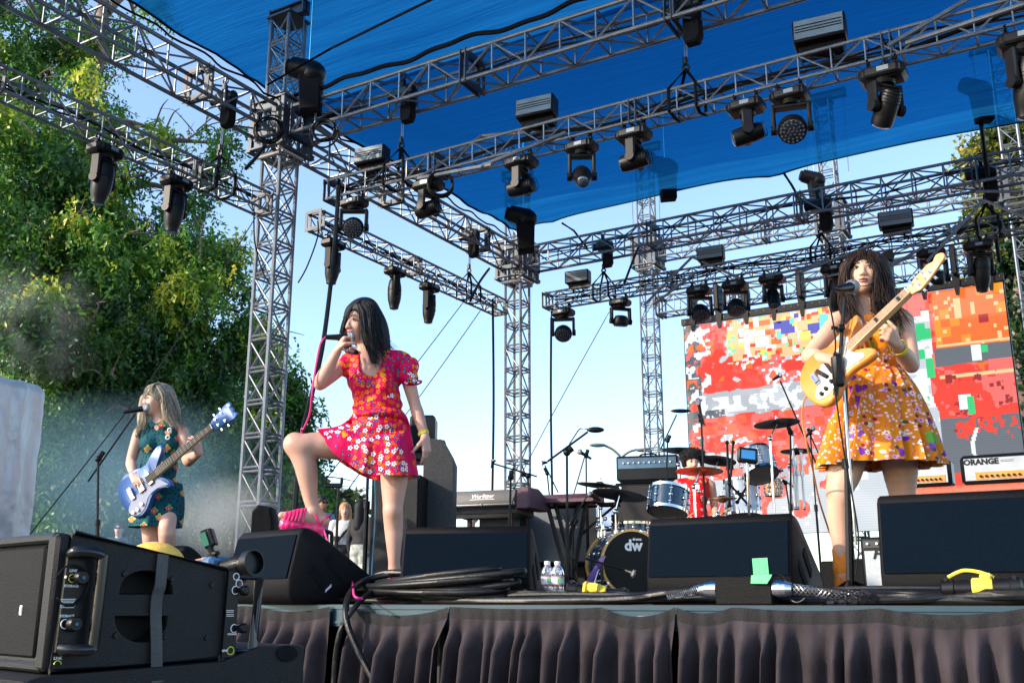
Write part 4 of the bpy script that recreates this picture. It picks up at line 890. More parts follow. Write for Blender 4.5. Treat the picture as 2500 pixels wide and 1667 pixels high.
cabinet('black flight case under the side fill speaker', 1020, 8.2, .42, .5, .34, -10, grille=False, name='flight_case')
r = thing('amp_head', 'black amplifier head on top of the side fill speaker', 'amplifier', W(1010, 1110, 8.1)); k = MB(); k.box(W(1034, 1075, 8.3), (.21, .3, .38), (HR, HF, Z_), bev=.02); build('case', k, M_blk, r); k = MB(); k.box(W(1018, 1070, 8.12), (.12, .02, .22), (HR, HF, Z_), bev=.01); build('panel', k, M_grille, r)
fr = MB(); 
for p, q in (((1048, 1118), (1100, 1130)), ((1100, 1126), (1100, 1280))): fr.cyl(W(*p, 8.2), W(*q, 8.2), .022, n=6)
fr.cyl(W(1060, 1130, 8.6), W(1100, 1128, 8.2), .02, n=6); fr.cyl(W(1100, 1280, 8.2), onz(1102, 8.2), .02, n=6); single('rack_frame', fr, M_blkm, 'square metal tube frame right of the side fill speaker', 'frame')
# electric piano
R_ = 9.1; a = (W(1286, 1210, R_ - .2) - W(1090, 1218, R_ + .1)).normalized(); b = Z_.cross(a).normalized()
o = W(1088, 1238, R_ + .1); r = thing('electric_piano', 'black electric piano with maker script and brown end cheek', 'keyboard', o, 0)
M_vinyl = mat('black piano lid', (.016, .020, .026), .35, 0, .3, 12, .1, 90); M_brn = mat('purple brown vinyl', (.10, .045, .06), .6, 0, .3, 40, .4, 150)
Lp = (W(1255, 1210, R_ - .2) - W(1090, 1218, R_ + .1)).length
k = MB(); k.prism([(0, .0), (-.0, .05), (.03, .14), (.30, .155), (.48, .06), (.5, 0)], o - Z_ * .0, b, Z_, a, Lp, .01); build('lid', k, M_vinyl, r)
k = MB(); k.prism([(.04, 0), (.46, 0), (.44, -.085), (.06, -.06)], o, b, Z_, a, Lp, .005); build('base_tray', k, M_vinyl, r)
k = MB(); k.box(o + a * Lp / 2 + Z_ * .012 - b * .004, (Lp, .006, .008), (a, b, Z_)); t_ = build('trim_strip', k, M_steel, r)
for t in (.07, .53, .97): k = MB(); k.box(o + a * Lp * t - b * .008 + Z_ * .012, (.018, .012, .035), (a, b, Z_), bev=.003); build('latch', k, M_chrome, r)
k = MB(); k.prism([(-.01, -.03), (.0, .06), (.03, .155), (.28, .16), (.48, .08), (.5, -.03)], o + a * Lp, b, Z_, a, .13, .02); build('end_cheek', k, M_brn, r)
text_mesh('Wurlitzer', .055, o + a * Lp * .53 + Z_ * .085 + b * .008, a, (Z_ + b * .3).normalized(), -b, M_white, r, 'maker_script', bold=.001, shear=.2)
k = MB(); k.box(o + a * Lp * .53 + Z_ * .058 + b * .0, (.24, .004, .006), (a, b, Z_)); build('underline', k, M_white, r)
for t in (.08, .9): 
    for y in (.06, .4): q = o + a * Lp * t + b * y; k = MB(); k.box(q - Z_ * (.06 + (q.z - .06) / 2), (.035, .035, q.z - .08), (a, b, Z_)); build('leg', k, M_blkm, r)
k = MB(); k.box(o + a * Lp * .49 + b * .06 - Z_ * .085, (Lp * .85, .03, .03), (a, b, Z_)); build('stand_rail', k, M_blkm, r)
# second keyboard on X stand
o = W(1292, 1228, 9.3); r = thing('synthesizer', 'brown flat keyboard with X-shaped black stand right of the electric piano', 'keyboard', o)
k = MB(); k.prism([(0, 0), (.33, 0), (.32, .06), (.14, .085), (.01, .03)], o, b, Z_, a, .62, .01); build('case', k, M_brn, r)
for s0, s1 in ((.12, .34), (.20, .42), (.42, .20), (.5, .3)): k = MB(); k.cyl(o + a * s0 + b * .15, Vector(((o + a * s1).x, (o + a * s1 + b * .15).y, .02)), .02, n=6); build('stand_leg', k, M_blkm, r)
k = MB(); k.cyl(o + a * .62 + b * .1 - Z_ * .02, o + a * .78 + b * .1 - Z_ * .02, .014, n=6); k.cyl(o - a * .05 + b * .3 - Z_ * .02, o + a * .78 + b * .3 - Z_ * .02, .014, n=6); build('arm', k, M_blkm, r)
# combo amps
M_silv = mat('silver amp grille cloth', (.17, .19, .21), .8, 0, .25, 160, .4, 300); M_panel = mat('amp control panel', (.03, .035, .04), .35, 0, .2, 8)
def combo(label, u, R, w_, h_, d_=.26, z=0, ya=-14, gm=None, knobs=9, hd=False, grp='guitar amplifiers on stage', face=None, panel=None, name='combo_amplifier'):
    a = (HR * cos(RAD(ya)) + HF * sin(RAD(ya))); b = Z_.cross(a); o = onz(u, R, z); r = thing(name, label, 'amplifier', o, 0, grp)
    c = o + a * w_ / 2 + b * d_ / 2 + Z_ * h_ / 2; k = MB(); k.box(c, (w_, d_, h_), (a, b, Z_), bev=.012); build('case', k, M_blk, r)
    ph = .07 if not hd else h_ * .5
    if not hd: k = MB(); k.box(o + a * w_ / 2 + Z_ * (h_ - ph) / 2 - b * .004, (w_ - .05, .012, h_ - ph - .05), (a, b, Z_)); build('grille_cloth', k, gm or M_silv, r)
    k = MB(); k.box(o + a * w_ / 2 + Z_ * (h_ - ph / 2 - .015) - b * .003, (w_ - .04, .012, ph - .02), (a, b, Z_)); po = build('control_panel', k, panel or M_panel, r)
    for i in range(knobs): q = o + a * (w_ * (.12 + .76 * i / max(1, knobs - 1))) + Z_ * (h_ - ph / 2 - .012) - b * .009; k = MB(); k.cyl(q, q - b * .018, .010, .008, 8); build('knob', k, M_chrome if i % 2 else M_white, po)
    k = MB(); k.tube(catmull([o + a * (w_ * .35) + b * d_ / 2 + Z_ * h_, o + a * w_ * .4 + b * d_ / 2 + Z_ * (h_ + .03), o + a * w_ * .6 + b * d_ / 2 + Z_ * (h_ + .03), o + a * w_ * .65 + b * d_ / 2 + Z_ * h_], 4), .010, 6); build('carry_handle', k, M_rub, r)
    return r, o, a, b
combo('low grey-fronted combo amplifier under the electric piano', 1168, 9.6, .42, .85, ya=-12)
combo('large grey-fronted combo amplifier under the X-stand keyboard', 1277, 9.8, .66, .62, z=.35, ya=-22)
cabinet('dark speaker cabinet carrying the large grey-fronted combo', 1275, 9.85, .66, .4, .35, -22, name='speaker_cabinet', grp='bass and guitar cabinets')
r, o, a, b = cabinet('dark bass cabinet with round emblem behind the cymbals', 1508, 11.2, .58, .45, .66, -14, z=.62, grp='bass and guitar cabinets'); k = MB(); k.torus(o + a * .09 - b * .014 + Z_ * .52, b, .035, .005, 18, 5); k.torus(o + a * .09 - b * .014 + Z_ * .52, b, .018, .004, 14, 5); build('emblem', k, M_silv, r)
cabinet('large dark cabinet below the bass cabinet behind the kick drum', 1500, 11.2, .62, .45, .6, -14, grp='bass and guitar cabinets')
combo('bass amplifier head with a row of knobs on the bass cabinet', 1513, 11.15, .68, .27, z=1.30, ya=-16, hd=True, knobs=10, panel=mat('blue grey amp panel', (.08, .16, .24), .4))
M_lgt = mat('pale grey grille cloth', (.40, .44, .46), .8, 0, .15, 160, .3, 300)
r, o, a, b = combo('black combo with pale grille and script emblem between guitarist shin and right wedge', 2112, 7.2, .42, .45, ya=-30.5, gm=M_lgt, knobs=6); text_mesh('F', .09, o + a * .1 + Z_ * .33 - b * .016, a, Z_, -b, M_blk, r, 'emblem', bold=.003, shear=.3)
r, o, a, b = combo('grey combo with script badge behind the drummer', 1735, 11.4, .40, .32, z=.62, ya=-10, gm=mat('grey blue cloth', (.14, .18, .20), .8), knobs=0); text_mesh('deluxe', .075, o + a * .25 + Z_ * .15 - b * .014, a, Z_, -b, M_blk, r, 'badge', bold=.002, shear=.2)
# orange stacks at right
M_org = mat('orange tolex', (.42, .10, .055), .5, 0, .2, 60, .4, 200); M_opan = mat('amp head pale panel', (.36, .40, .44), .4); M_obar = mat('amp head orange bar', (.62, .23, .03), .5)
def ohead(label, u, R, z, w_=.52, letters='ORANGE'):
    a, b = X_, Y_; o = onz(u, R, z); r = thing('amp_head', label, 'amplifier', o, 0, 'white fronted amplifier heads on orange cabinets')
    k = MB(); k.box(o + a * w_ / 2 + b * .12 + Z_ * .125, (w_, .24, .25), (a, b, Z_), bev=.03); build('case', k, M_blk, r)
    k = MB(); k.box(o + a * w_ / 2 - b * .004 + Z_ * .125, (w_ - .07, .012, .185), (a, b, Z_)); p = build('panel', k, M_opan, r)
    k = MB(); k.box(o + a * (w_ / 2 + .03) - b * .012 + Z_ * .07, (w_ - .17, .008, .06), (a, b, Z_)); build('orange_bar', k, M_obar, p)
    for i in range(8): q = o + a * (w_ * (.28 + .075 * i)) - b * .016 + Z_ * .065; build('knob', MB().cyl(q, q - b * .02, .013, .010, 8), M_blk, p)
    text_mesh(letters, .066, o + a * (w_ * .30) - b * .0125 + Z_ * .185, a, Z_, -b, M_blk, r, 'lettering', bold=.0035)
    for t in (.0, .012): k = MB(); k.box(o + a * (w_ * .66) - b * .0125 + Z_ * (.18 + t), (.10, .002, .003), (a, b, Z_)); build('print', k, M_panel, p)
ohead('orange-lettered amp head partly hidden by the guitarist leg', 2208, 9.6, 1.05)
ohead('complete orange-lettered amp head at the far right', 2380, 8.6, .97, .56)
for lb, u, R, w_, zt in (('orange speaker cabinet under the hidden amp head', 2200, 9.6, .62, 1.045), ('orange speaker cabinet under the complete amp head at far right', 2355, 8.6, .80, .965)):
    o = onz(u, R); r = thing('speaker_cabinet', lb, 'speaker', o, 0, 'orange cabinets'); k = MB(); k.box(o + X_ * w_ / 2 + Y_ * .2 + Z_ * zt / 2, (w_, .4, zt), bev=.02); build('case', k, M_org, r); k = MB(); k.box(o + X_ * w_ / 2 - Y_ * .005 + Z_ * (zt / 2 - .05), (w_ - .1, .012, zt - .25)); build('grille', k, M_brn, r)
cabinet('black road case behind the guitarist shin', 2010, 8.6, 1.1, .5, .34, -20, grille=False, name='flight_case', grp='black cases')
cabinet('dark low case behind the kick drum stands', 1330, 10.4, .9, .5, .36, -20, grille=False, name='flight_case', grp='black cases')
cabinet('black drum case at the left of the kick drum', 1450, 10.2, .25, .3, .36, -20, grille=False, name='flight_case', grp='black cases')
# ================= bodies as one blended surface =================
class SDF:
    def __init__(s, vox=.006): s.p = []; s.vox = vox
    def cap(s, a, ra, b, rb, k=.02, neg=False): s.p.append(('c', np.array(a, float), ra, np.array(b, float), rb, k, neg)); return s
    def ell(s, c, r, ax=None, k=.03, neg=False):
        A = np.array([list(Vector(v).normalized()) for v in (ax or (X_, Y_, Z_))], float); s.p.append(('e', np.array(c, float), np.array(r, float), A, None, k, neg)); return s
    def chain(s, pts, k=.02):
        "one limb: rounded segments joined without bulges at the joints"
        P_ = catmull([Vector(p) for p, r in pts], 4) if len(pts) > 2 else [Vector(p) for p, r in pts]; rs = [r for p, r in pts]
        if len(pts) > 2: rr_ = catmull([Vector((r, 0, 0)) for r in rs], 4); rs = [v.x for v in rr_]
        s.p.append(('h', np.array([tuple(p) for p in P_], float), np.array(rs, float), None, None, k, False)); return s
    def mesh(s, disp=None, cut=None):
        h = s.vox; lo = np.full(3, 1e9); hi = -lo
        for q in s.p:
            if q[6]: continue
            if q[0] == 'h': m = q[2].max(); L = q[1].min(0) - m; H_ = q[1].max(0) + m
            elif q[0] == 'c': m = max(q[2], q[4]); L = np.minimum(q[1], q[3]) - m; H_ = np.maximum(q[1], q[3]) + m
            else: m = q[2].max(); L = q[1] - m; H_ = q[1] + m
            lo = np.minimum(lo, L); hi = np.maximum(hi, H_)
        lo -= 4 * h + .01; hi += 4 * h + .01; n = np.ceil((hi - lo) / h).astype(int) + 1
        D = np.full(n, 1.0, np.float32); axs = [lo[i] + h * np.arange(n[i]) for i in range(3)]
        for q in s.p:
            k = q[5]
            if q[0] == 'h': m = q[2].max() + k + 3 * h; L = q[1].min(0) - m; H_ = q[1].max(0) + m
            elif q[0] == 'c': m = max(q[2], q[4]) + k + 3 * h; L = np.minimum(q[1], q[3]) - m; H_ = np.maximum(q[1], q[3]) + m
            else: m = q[2].max() + k + 3 * h; L = q[1] - m; H_ = q[1] + m
            i0 = np.maximum(0, np.floor((L - lo) / h).astype(int)); i1 = np.minimum(n, np.ceil((H_ - lo) / h).astype(int) + 1)
            if (i1 <= i0).any(): continue
            X, Y, Z = np.meshgrid(*[axs[i][i0[i]:i1[i]] for i in range(3)], indexing='ij', sparse=True)
            if q[0] == 'h':
                d = None
                for a, b, ra, rb in zip(q[1][:-1], q[1][1:], q[2][:-1], q[2][1:]):
                    ab = b - a; L2 = max(ab @ ab, 1e-9); t = np.clip(((X - a[0]) * ab[0] + (Y - a[1]) * ab[1] + (Z - a[2]) * ab[2]) / L2, 0, 1)
                    e_ = np.sqrt((X - a[0] - t * ab[0]) ** 2 + (Y - a[1] - t * ab[1]) ** 2 + (Z - a[2] - t * ab[2]) ** 2) - (ra + (rb - ra) * t); d = e_ if d is None else np.minimum(d, e_)
            elif q[0] == 'c':
                a, b = q[1], q[3]; ab = b - a; L2 = max(ab @ ab, 1e-9)
                t = np.clip(((X - a[0]) * ab[0] + (Y - a[1]) * ab[1] + (Z - a[2]) * ab[2]) / L2, 0, 1)
                d = np.sqrt((X - a[0] - t * ab[0]) ** 2 + (Y - a[1] - t * ab[1]) ** 2 + (Z - a[2] - t * ab[2]) ** 2) - (q[2] + (q[4] - q[2]) * t)
            else:
                c, r, A = q[1], q[2], q[3]; x, y, z = X - c[0], Y - c[1], Z - c[2]
                u = [(x * A[i][0] + y * A[i][1] + z * A[i][2]) for i in range(3)]
                k0 = np.sqrt(sum((u[i] / r[i]) ** 2 for i in range(3))); k1 = np.sqrt(sum((u[i] / r[i] ** 2) ** 2 for i in range(3))) + 1e-9
                d = k0 * (k0 - 1) / k1
            sl = tuple(slice(i0[i], i1[i]) for i in range(3)); o = D[sl]
            if q[6]:
                hh = np.clip(.5 - .5 * (o + d) / k, 0, 1); D[sl] = o + (-d - o) * hh + k * hh * (1 - hh)
            else:
                hh = np.clip(.5 + .5 * (o - d) / k, 0, 1); D[sl] = o + (d - o) * hh - k * hh * (1 - hh)
        if disp is not None or cut is not None:
            X, Y, Z = np.meshgrid(*axs, indexing='ij', sparse=True)
            if disp is not None: D = D + disp(X, Y, Z).astype(np.float32)
            if cut is not None: D = np.maximum(D, cut(X, Y, Z).astype(np.float32))
        # surface nets
        I = D < 0; c = np.zeros(np.array(n) - 1, np.uint8); offs = [(i, j, k) for i in (0, 1) for j in (0, 1) for k in (0, 1)]
        def sub(A, o): return A[o[0]:A.shape[0] - 1 + o[0], o[1]:A.shape[1] - 1 + o[1], o[2]:A.shape[2] - 1 + o[2]]
        for o in offs: c += sub(I, o)
        act = (c > 0) & (c < 8); ii = np.argwhere(act); idx = np.full(act.shape, -1, np.int32); idx[act] = np.arange(len(ii))
        acc = np.zeros((len(ii), 3)); cnt = np.zeros(len(ii))
        val = {o: D[ii[:, 0] + o[0], ii[:, 1] + o[1], ii[:, 2] + o[2]] for o in offs}
        for o in offs:
            for ax in range(3):
                if o[ax]: continue
                p = list(o); p[ax] = 1; p = tuple(p); a, b = val[o], val[p]; m_ = (a < 0) != (b < 0)
                t = np.where(m_, a / np.where(m_, a - b, 1), 0); pos = np.array(o, float)[None, :].repeat(len(ii), 0); pos[:, ax] = t
                acc += pos * m_[:, None]; cnt += m_
        V = (ii + acc / cnt[:, None]) * h + lo
        F = []
        for ax in range(3):
            a1, a2 = [(1, 2), (2, 0), (0, 1)][ax]
            s0 = [slice(None)] * 3; s1 = [slice(None)] * 3; s0[ax] = slice(0, -1); s1[ax] = slice(1, None)
            A, B = I[tuple(s0)], I[tuple(s1)]; e = np.argwhere(A != B)
            e = e[(e[:, a1] > 0) & (e[:, a2] > 0) & (e[:, a1] < n[a1] - 1) & (e[:, a2] < n[a2] - 1)]
            def g(d1, d2): q = e.copy(); q[:, a1] -= d1; q[:, a2] -= d2; return idx[q[:, 0], q[:, 1], q[:, 2]]
            Q = np.stack([g(1, 1), g(0, 1), g(0, 0), g(1, 0)], 1); fl = ~A[e[:, 0], e[:, 1], e[:, 2]]; Q[fl] = Q[fl][:, ::-1]; F.append(Q)
        F = np.concatenate(F); F = F[(F >= 0).all(1)]
        # one light smoothing pass
        for _ in range(2):
            s_ = np.zeros_like(V); cn = np.zeros(len(V))
            for k in range(4):
                np.add.at(s_, F[:, k], V[F[:, (k + 1) % 4]]); np.add.at(cn, F[:, k], 1); np.add.at(s_, F[:, (k + 1) % 4], V[F[:, k]]); np.add.at(cn, F[:, (k + 1) % 4], 1)
            V = V * .5 + .5 * s_ / np.maximum(cn, 1)[:, None]
        return V, F
def sdf_obj(name, S_, m, root, **k):
    V, F = S_.mesh(**k); r = root
    while r.parent is not None: r = r.parent
    o = link_mesh(name, V, F, m, r, RAD(180)); o.parent = root; return o
def hand(H, wr, d, nr, sd, curls, spread=0., s=1.0, thumb=None):
    "wr wrist, d towards knuckles, nr out of the back of the hand, sd towards the thumb side"
    wr, d, nr = Vector(wr), Vector(d).normalized(), Vector(nr); nr = (nr - d * nr.dot(d)).normalized(); x = d.cross(nr); sd = x if x.dot(Vector(sd)) > 0 else -x
    offs = [.029, .010, -.009, -.026]; ln = [.072, .080, .074, .058]; kl = [.083, .085, .080, .072]
    tips = []
    for i in range(4):
        k = wr + d * kl[i] * s + sd * offs[i] * s; H.cap(wr + sd * offs[i] * .55 * s + d * .01, .0155 * s, k, .0115 * s, .012)
        a = 0; p = k; r = .0092 * s; cu = curls[i] if isinstance(curls[0], (list, tuple)) else curls
        for j, f in enumerate((.45, .30, .25)):
            a += cu[j]; dr = (d * cos(a) - nr * sin(a) + sd * (offs[i] * spread * 8)).normalized(); q = p + dr * ln[i] * f * s; H.cap(p, r, q, r * .9, .004); p = q; r *= .9
        tips.append(p)
    b = wr + d * .018 * s + sd * .024 * s; t1 = b + (sd * .030 + d * .030 - nr * .012) * s; th = Vector(thumb).normalized() if thumb is not None else (d * .9 + sd * .2 - nr * .35).normalized()
    H.cap(b, .014 * s, t1, .0115 * s, .012); t2 = t1 + th * .030 * s; H.cap(t1, .0112 * s, t2, .0098 * s, .005); H.cap(t2, .0098 * s, t2 + (th * .9 - nr * .2).normalized() * .026 * s, .0082 * s, .004)
    return tips
def headf(F_, U_):
    F_ = Vector(F_).normalized(); U_ = Vector(U_); U_ = (U_ - F_ * U_.dot(F_)).normalized(); return F_.cross(U_), F_, U_     # right of the person, forward, up
def head(H, c, fr, s=1.0):
    R_, F_, U_ = fr; c = Vector(c)
    def P(x, f, u): return c + (R_ * x + F_ * f + U_ * u) * s
    ax = (R_, F_, U_)
    H.ell(P(0, -.012, .028), (.073 * s, .090 * s, .086 * s), ax, .02)
    H.ell(P(0, .026, -.035), (.058 * s, .060 * s, .078 * s), ax, .03)
    H.ell(P(0, .045, -.088), (.030 * s, .030 * s, .024 * s), ax, .03)
    for x in (-1, 1):
        H.ell(P(x * .034, .052, -.028), (.024 * s, .024 * s, .026 * s), ax, .02)
        H.ell(P(x * .031, .088, .006), (.016 * s, .012 * s, .010 * s), ax, .012, True)
        H.ell(P(x * .074, -.005, -.010), (.010 * s, .016 * s, .030 * s), ax, .008)
        H.ell(P(x * .012, .090, -.036), (.009 * s, .010 * s, .008 * s), ax, .006)
    H.cap(P(0, .082, .004), .007 * s, P(0, .098, -.030), .011 * s, .010)
    H.ell(P(0, .078, -.062), (.022 * s, .014 * s, .012 * s), ax, .008)
    return P
M_eye = mat('eye white', (.42, .38, .36), .3); M_iris = mat('dark iris', (.02, .012, .008), .12); M_brow = mat('dark brow hair', (.02, .012, .010), .8); M_lip = mat('lips', (.42, .10, .10), .4, 0, .1, 60); M_pinklip = mat('dark red lips', (.30, .04, .05), .4)
def face(root, P, fr, s=1.0, closed=False, lip=None, open_=0.0, brow=None, liner=True):
    R_, F_, U_ = fr
    for x in (-1, 1):
        e = P(x * .031, .071, .004)
        if not closed:
            eo = build('eye', MB().ell(e, (.0125 * s, .0118 * s, .0068 * s), (R_, F_, U_), 16, 10), M_eye, root); build('iris', MB().ell(e + F_ * .0085 * s, (.0062 * s, .005 * s, .0066 * s), (R_, F_, U_), 12, 8), M_iris, eo)
        if liner: build('eyelid', MB().tube([P(x * (.031 + t * .016), .0835 - abs(t) * .006, .0125 - abs(t) * .0065 - (.007 if closed else 0)) for t in (-1, -.5, 0, .5, 1)], [.0012 * s, .0022 * s, .0026 * s, .0022 * s, .0014 * s], 5), M_brow, root)
        build('eyebrow', MB().tube([P(x * (.031 + t * .018), .087 - abs(t) * .006 - (.004 if t > 0 else 0), .030 - t * t * .005) for t in (-1, -.5, 0, .5, 1)], [.002 * s, .0034 * s, .0034 * s, .003 * s, .0014 * s], 5), brow or M_brow, root)
        build('nostril', MB().ell(P(x * .008, .0995, -.043), (.0034 * s, .003 * s, .002 * s), (R_, F_, U_), 8, 6), M_pinklip, root)
    l = MB(); l.tube([P(t * .024, .0895 - abs(t) ** 2 * .012, -.0575 + (.0015 if abs(t) < .2 else 0) - t * t * .003) for t in np.linspace(-1, 1, 9)], [.0016 * s] + [.0042 * s] * 7 + [.0016 * s], 7)
    l.tube([P(t * .021, .0885 - abs(t) ** 2 * .010, -.066 - open_ * .012 + t * t * .004) for t in np.linspace(-1, 1, 9)], [.0016 * s] + [.0052 * s] * 7 + [.0016 * s], 7)
    lo = build('lips', l, lip or M_lip, root)
    build('mouth_line', MB().ell(P(0, .0875, -.0615 - open_ * .005), (.019 * s, .006 * s, (.0018 + .008 * open_) * s), (R_, F_, U_), 12, 6), M_brow, lo)
def strands(root, guides, n, spread, r, m, name='hair', seed=1, wob=.006, seg=5):
    rr = random.Random(seed); mb = MB()
    for _ in range(n):
        i = rr.randrange(len(guides) - 1); t = rr.random(); A, B = guides[i], guides[i + 1]; off = Vector((rr.gauss(0, 1), rr.gauss(0, 1), rr.gauss(0, .5))) * spread; ph = rr.uniform(0, 6); fr = rr.uniform(.3, .8)
        pts = []
        L = min(len(A), len(B)); end = L if rr.random() < .6 else max(3, L - 1)
        for k in range(end):
            q = Vector(A[k]).lerp(Vector(B[k]), t); f = k / (L - 1); pts.append(q + off * (.25 + .9 * f) + Vector((sin(ph + k * fr * 2), cos(ph * 2 + k * fr * 2), 0)) * wob * f * 2)
        c = catmull(pts, seg); N = len(c); mb.tube(c, [r * (1 - .85 * (j / (N - 1)) ** 2) for j in range(N)], 4, cap=False)
    return build(name, mb, m, root, RAD(180))
def skin_mat(name, col):
    m = mat(name, col, .52, 0, .11, 9, .22, 240, sss=.12); return m
M_skin1 = skin_mat('skin of the singer', (.56, .32, .24)); M_skin2 = skin_mat('skin of the guitarist', (.62, .36, .25)); M_skin3 = skin_mat('skin of the bassist', (.64, .38, .29))
def hair_mat(name, c1, c2, sc=60, rough=.58):
    m = mat(name, c1, rough, 0, .0, 5); n, l = m.node_tree.nodes, m.node_tree.links; tc = n.new('ShaderNodeTexCoord'); mp = n.new('ShaderNodeMapping'); mp.inputs['Scale'].default_value = (1, 1, .06); nz = n.new('ShaderNodeTexNoise'); nz.inputs['Scale'].default_value = sc * 2
    cr = n.new('ShaderNodeValToRGB'); cr.color_ramp.elements[0].color = c1 + (1,); cr.color_ramp.elements[1].color = c2 + (1,); cr.color_ramp.elements[0].position = .35; cr.color_ramp.elements[1].position = .68
    l.new(tc.outputs['Object'], mp.inputs[0]); l.new(mp.outputs[0], nz.inputs['Vector']); l.new(nz.outputs['Fac'], cr.inputs[0]); l.new(cr.outputs[0], n['Principled BSDF'].inputs['Base Color'])
    bp = n.new('ShaderNodeBump'); bp.inputs['Strength'].default_value = .5; bp.inputs['Distance'].default_value = .004; l.new(nz.outputs['Fac'], bp.inputs['Height']); l.new(bp.outputs[0], n['Principled BSDF'].inputs['Normal']); n['Principled BSDF'].inputs['Specular IOR Level'].default_value = .25; return m
M_hblk = hair_mat('black hair', (.004, .004, .006), (.018, .017, .022)); M_hbrn = hair_mat('dark brown hair', (.006, .004, .0035), (.045, .022, .012)); M_hash = hair_mat('ash blonde hair', (.17, .145, .11), (.42, .36, .27))
# floral prints: flowers laid out with Voronoi cells on the cloth
def floral(name, base, layers, rough=.6, bump=.0):
    "layers: (scale, size, petals colours list, centre colour, density, petal count)"
    m = bpy.data.materials.new(name); m.use_nodes = True; n, l = m.node_tree.nodes, m.node_tree.links; b = n['Principled BSDF']; b.inputs['Roughness'].default_value = rough; b.inputs['Specular IOR Level'].default_value = .15
    tc = n.new('ShaderNodeTexCoord'); cur = n.new('ShaderNodeRGB'); cur.outputs[0].default_value = base + (1,); cur = cur.outputs[0]
    def mth(op, a, bb=None, cl=False):
        x = n.new('ShaderNodeMath'); x.operation = op; x.use_clamp = cl
        for i, q in enumerate((a, bb)):
            if q is None: continue
            if isinstance(q, (int, float)): x.inputs[i].default_value = q
            else: l.new(q, x.inputs[i])
        return x.outputs[0]
    for li, (sc, size, cols, ctr, dens, pet, area) in enumerate(layers):
        mp = n.new('ShaderNodeMapping'); mp.inputs['Location'].default_value = (li * 1.7, li * .9, li * 2.3); l.new(tc.outputs['Object'], mp.inputs[0])
        fl = n.new('ShaderNodeVectorRotate'); fl.rotation_type = 'Z_AXIS'; fl.inputs['Angle'].default_value = -YAW; l.new(mp.outputs[0], fl.inputs['Vector']); sx_ = n.new('ShaderNodeSeparateXYZ'); l.new(fl.outputs[0], sx_.inputs[0]); cx_ = n.new('ShaderNodeCombineXYZ'); l.new(mth('ADD', sx_.outputs[0], mth('MULTIPLY', sx_.outputs[1], .35)), cx_.inputs[0]); l.new(sx_.outputs[2], cx_.inputs[1]); fl = cx_
        vo = n.new('ShaderNodeTexVoronoi'); vo.inputs['Scale'].default_value = sc; vo.inputs['Randomness'].default_value = .75; vo.voronoi_dimensions = '2D'; l.new(fl.outputs[0], vo.inputs['Vector'])
        d = vo.outputs['Distance']
        if pet:
            sb = n.new('ShaderNodeVectorMath'); sb.operation = 'SUBTRACT'; l.new(fl.outputs[0], sb.inputs[0]); l.new(vo.outputs['Position'], sb.inputs[1]); sp = n.new('ShaderNodeSeparateXYZ'); l.new(sb.outputs[0], sp.inputs[0])
            an = mth('ARCTAN2', sp.outputs[1], sp.outputs[0]); wv = mth('COSINE', mth('MULTIPLY', an, float(pet)))
            d = mth('SUBTRACT', d, mth('MULTIPLY', wv, size * .22))
        mask = mth('LESS_THAN', d, size)
        spc = n.new('ShaderNodeSeparateColor'); l.new(vo.outputs['Color'], spc.inputs[0]); mask = mth('MULTIPLY', mask, mth('LESS_THAN', spc.outputs[0], dens))
        if area:
            nz = n.new('ShaderNodeTexNoise'); nz.inputs['Scale'].default_value = area[0]; nz.inputs['Detail'].default_value = 1; l.new(mp.outputs[0], nz.inputs['Vector']); mask = mth('MULTIPLY', mask, mth('GREATER_THAN', nz.outputs['Fac'], area[1]))
        cr = n.new('ShaderNodeValToRGB'); cr.color_ramp.interpolation = 'CONSTANT'; e = cr.color_ramp.elements
        e[0].position = 0; e[0].color = cols[0] + (1,); e[1].position = 1 / len(cols) if len(cols) > 1 else 1; e[1].color = cols[min(1, len(cols) - 1)] + (1,)
        for q in range(2, len(cols)): x = e.new(q / len(cols)); x.color = cols[q] + (1,)
        l.new(spc.outputs[1], cr.inputs[0]); mx = n.new('ShaderNodeMix'); mx.data_type = 'RGBA'; l.new(mask, mx.inputs[0]); l.new(cur, mx.inputs[6]); l.new(cr.outputs[0], mx.inputs[7]); cur = mx.outputs[2]
        if ctr is not None:
            m2 = mth('MULTIPLY', mth('LESS_THAN', vo.outputs['Distance'], size * .34), mask); mx = n.new('ShaderNodeMix'); mx.data_type = 'RGBA'; l.new(m2, mx.inputs[0]); l.new(cur, mx.inputs[6]); mx.inputs[7].default_value = ctr + (1,); cur = mx.outputs[2]
    l.new(cur, b.inputs['Base Color'])
    nb = n.new('ShaderNodeTexNoise'); nb.inputs['Scale'].default_value = 11; nb.inputs['Detail'].default_value = 5; l.new(tc.outputs['Object'], nb.inputs['Vector']); bp = n.new('ShaderNodeBump'); bp.inputs['Strength'].default_value = .45; bp.inputs['Distance'].default_value = .03; l.new(nb.outputs['Fac'], bp.inputs['Height']); l.new(bp.outputs[0], b.inputs['Normal'])
    return m
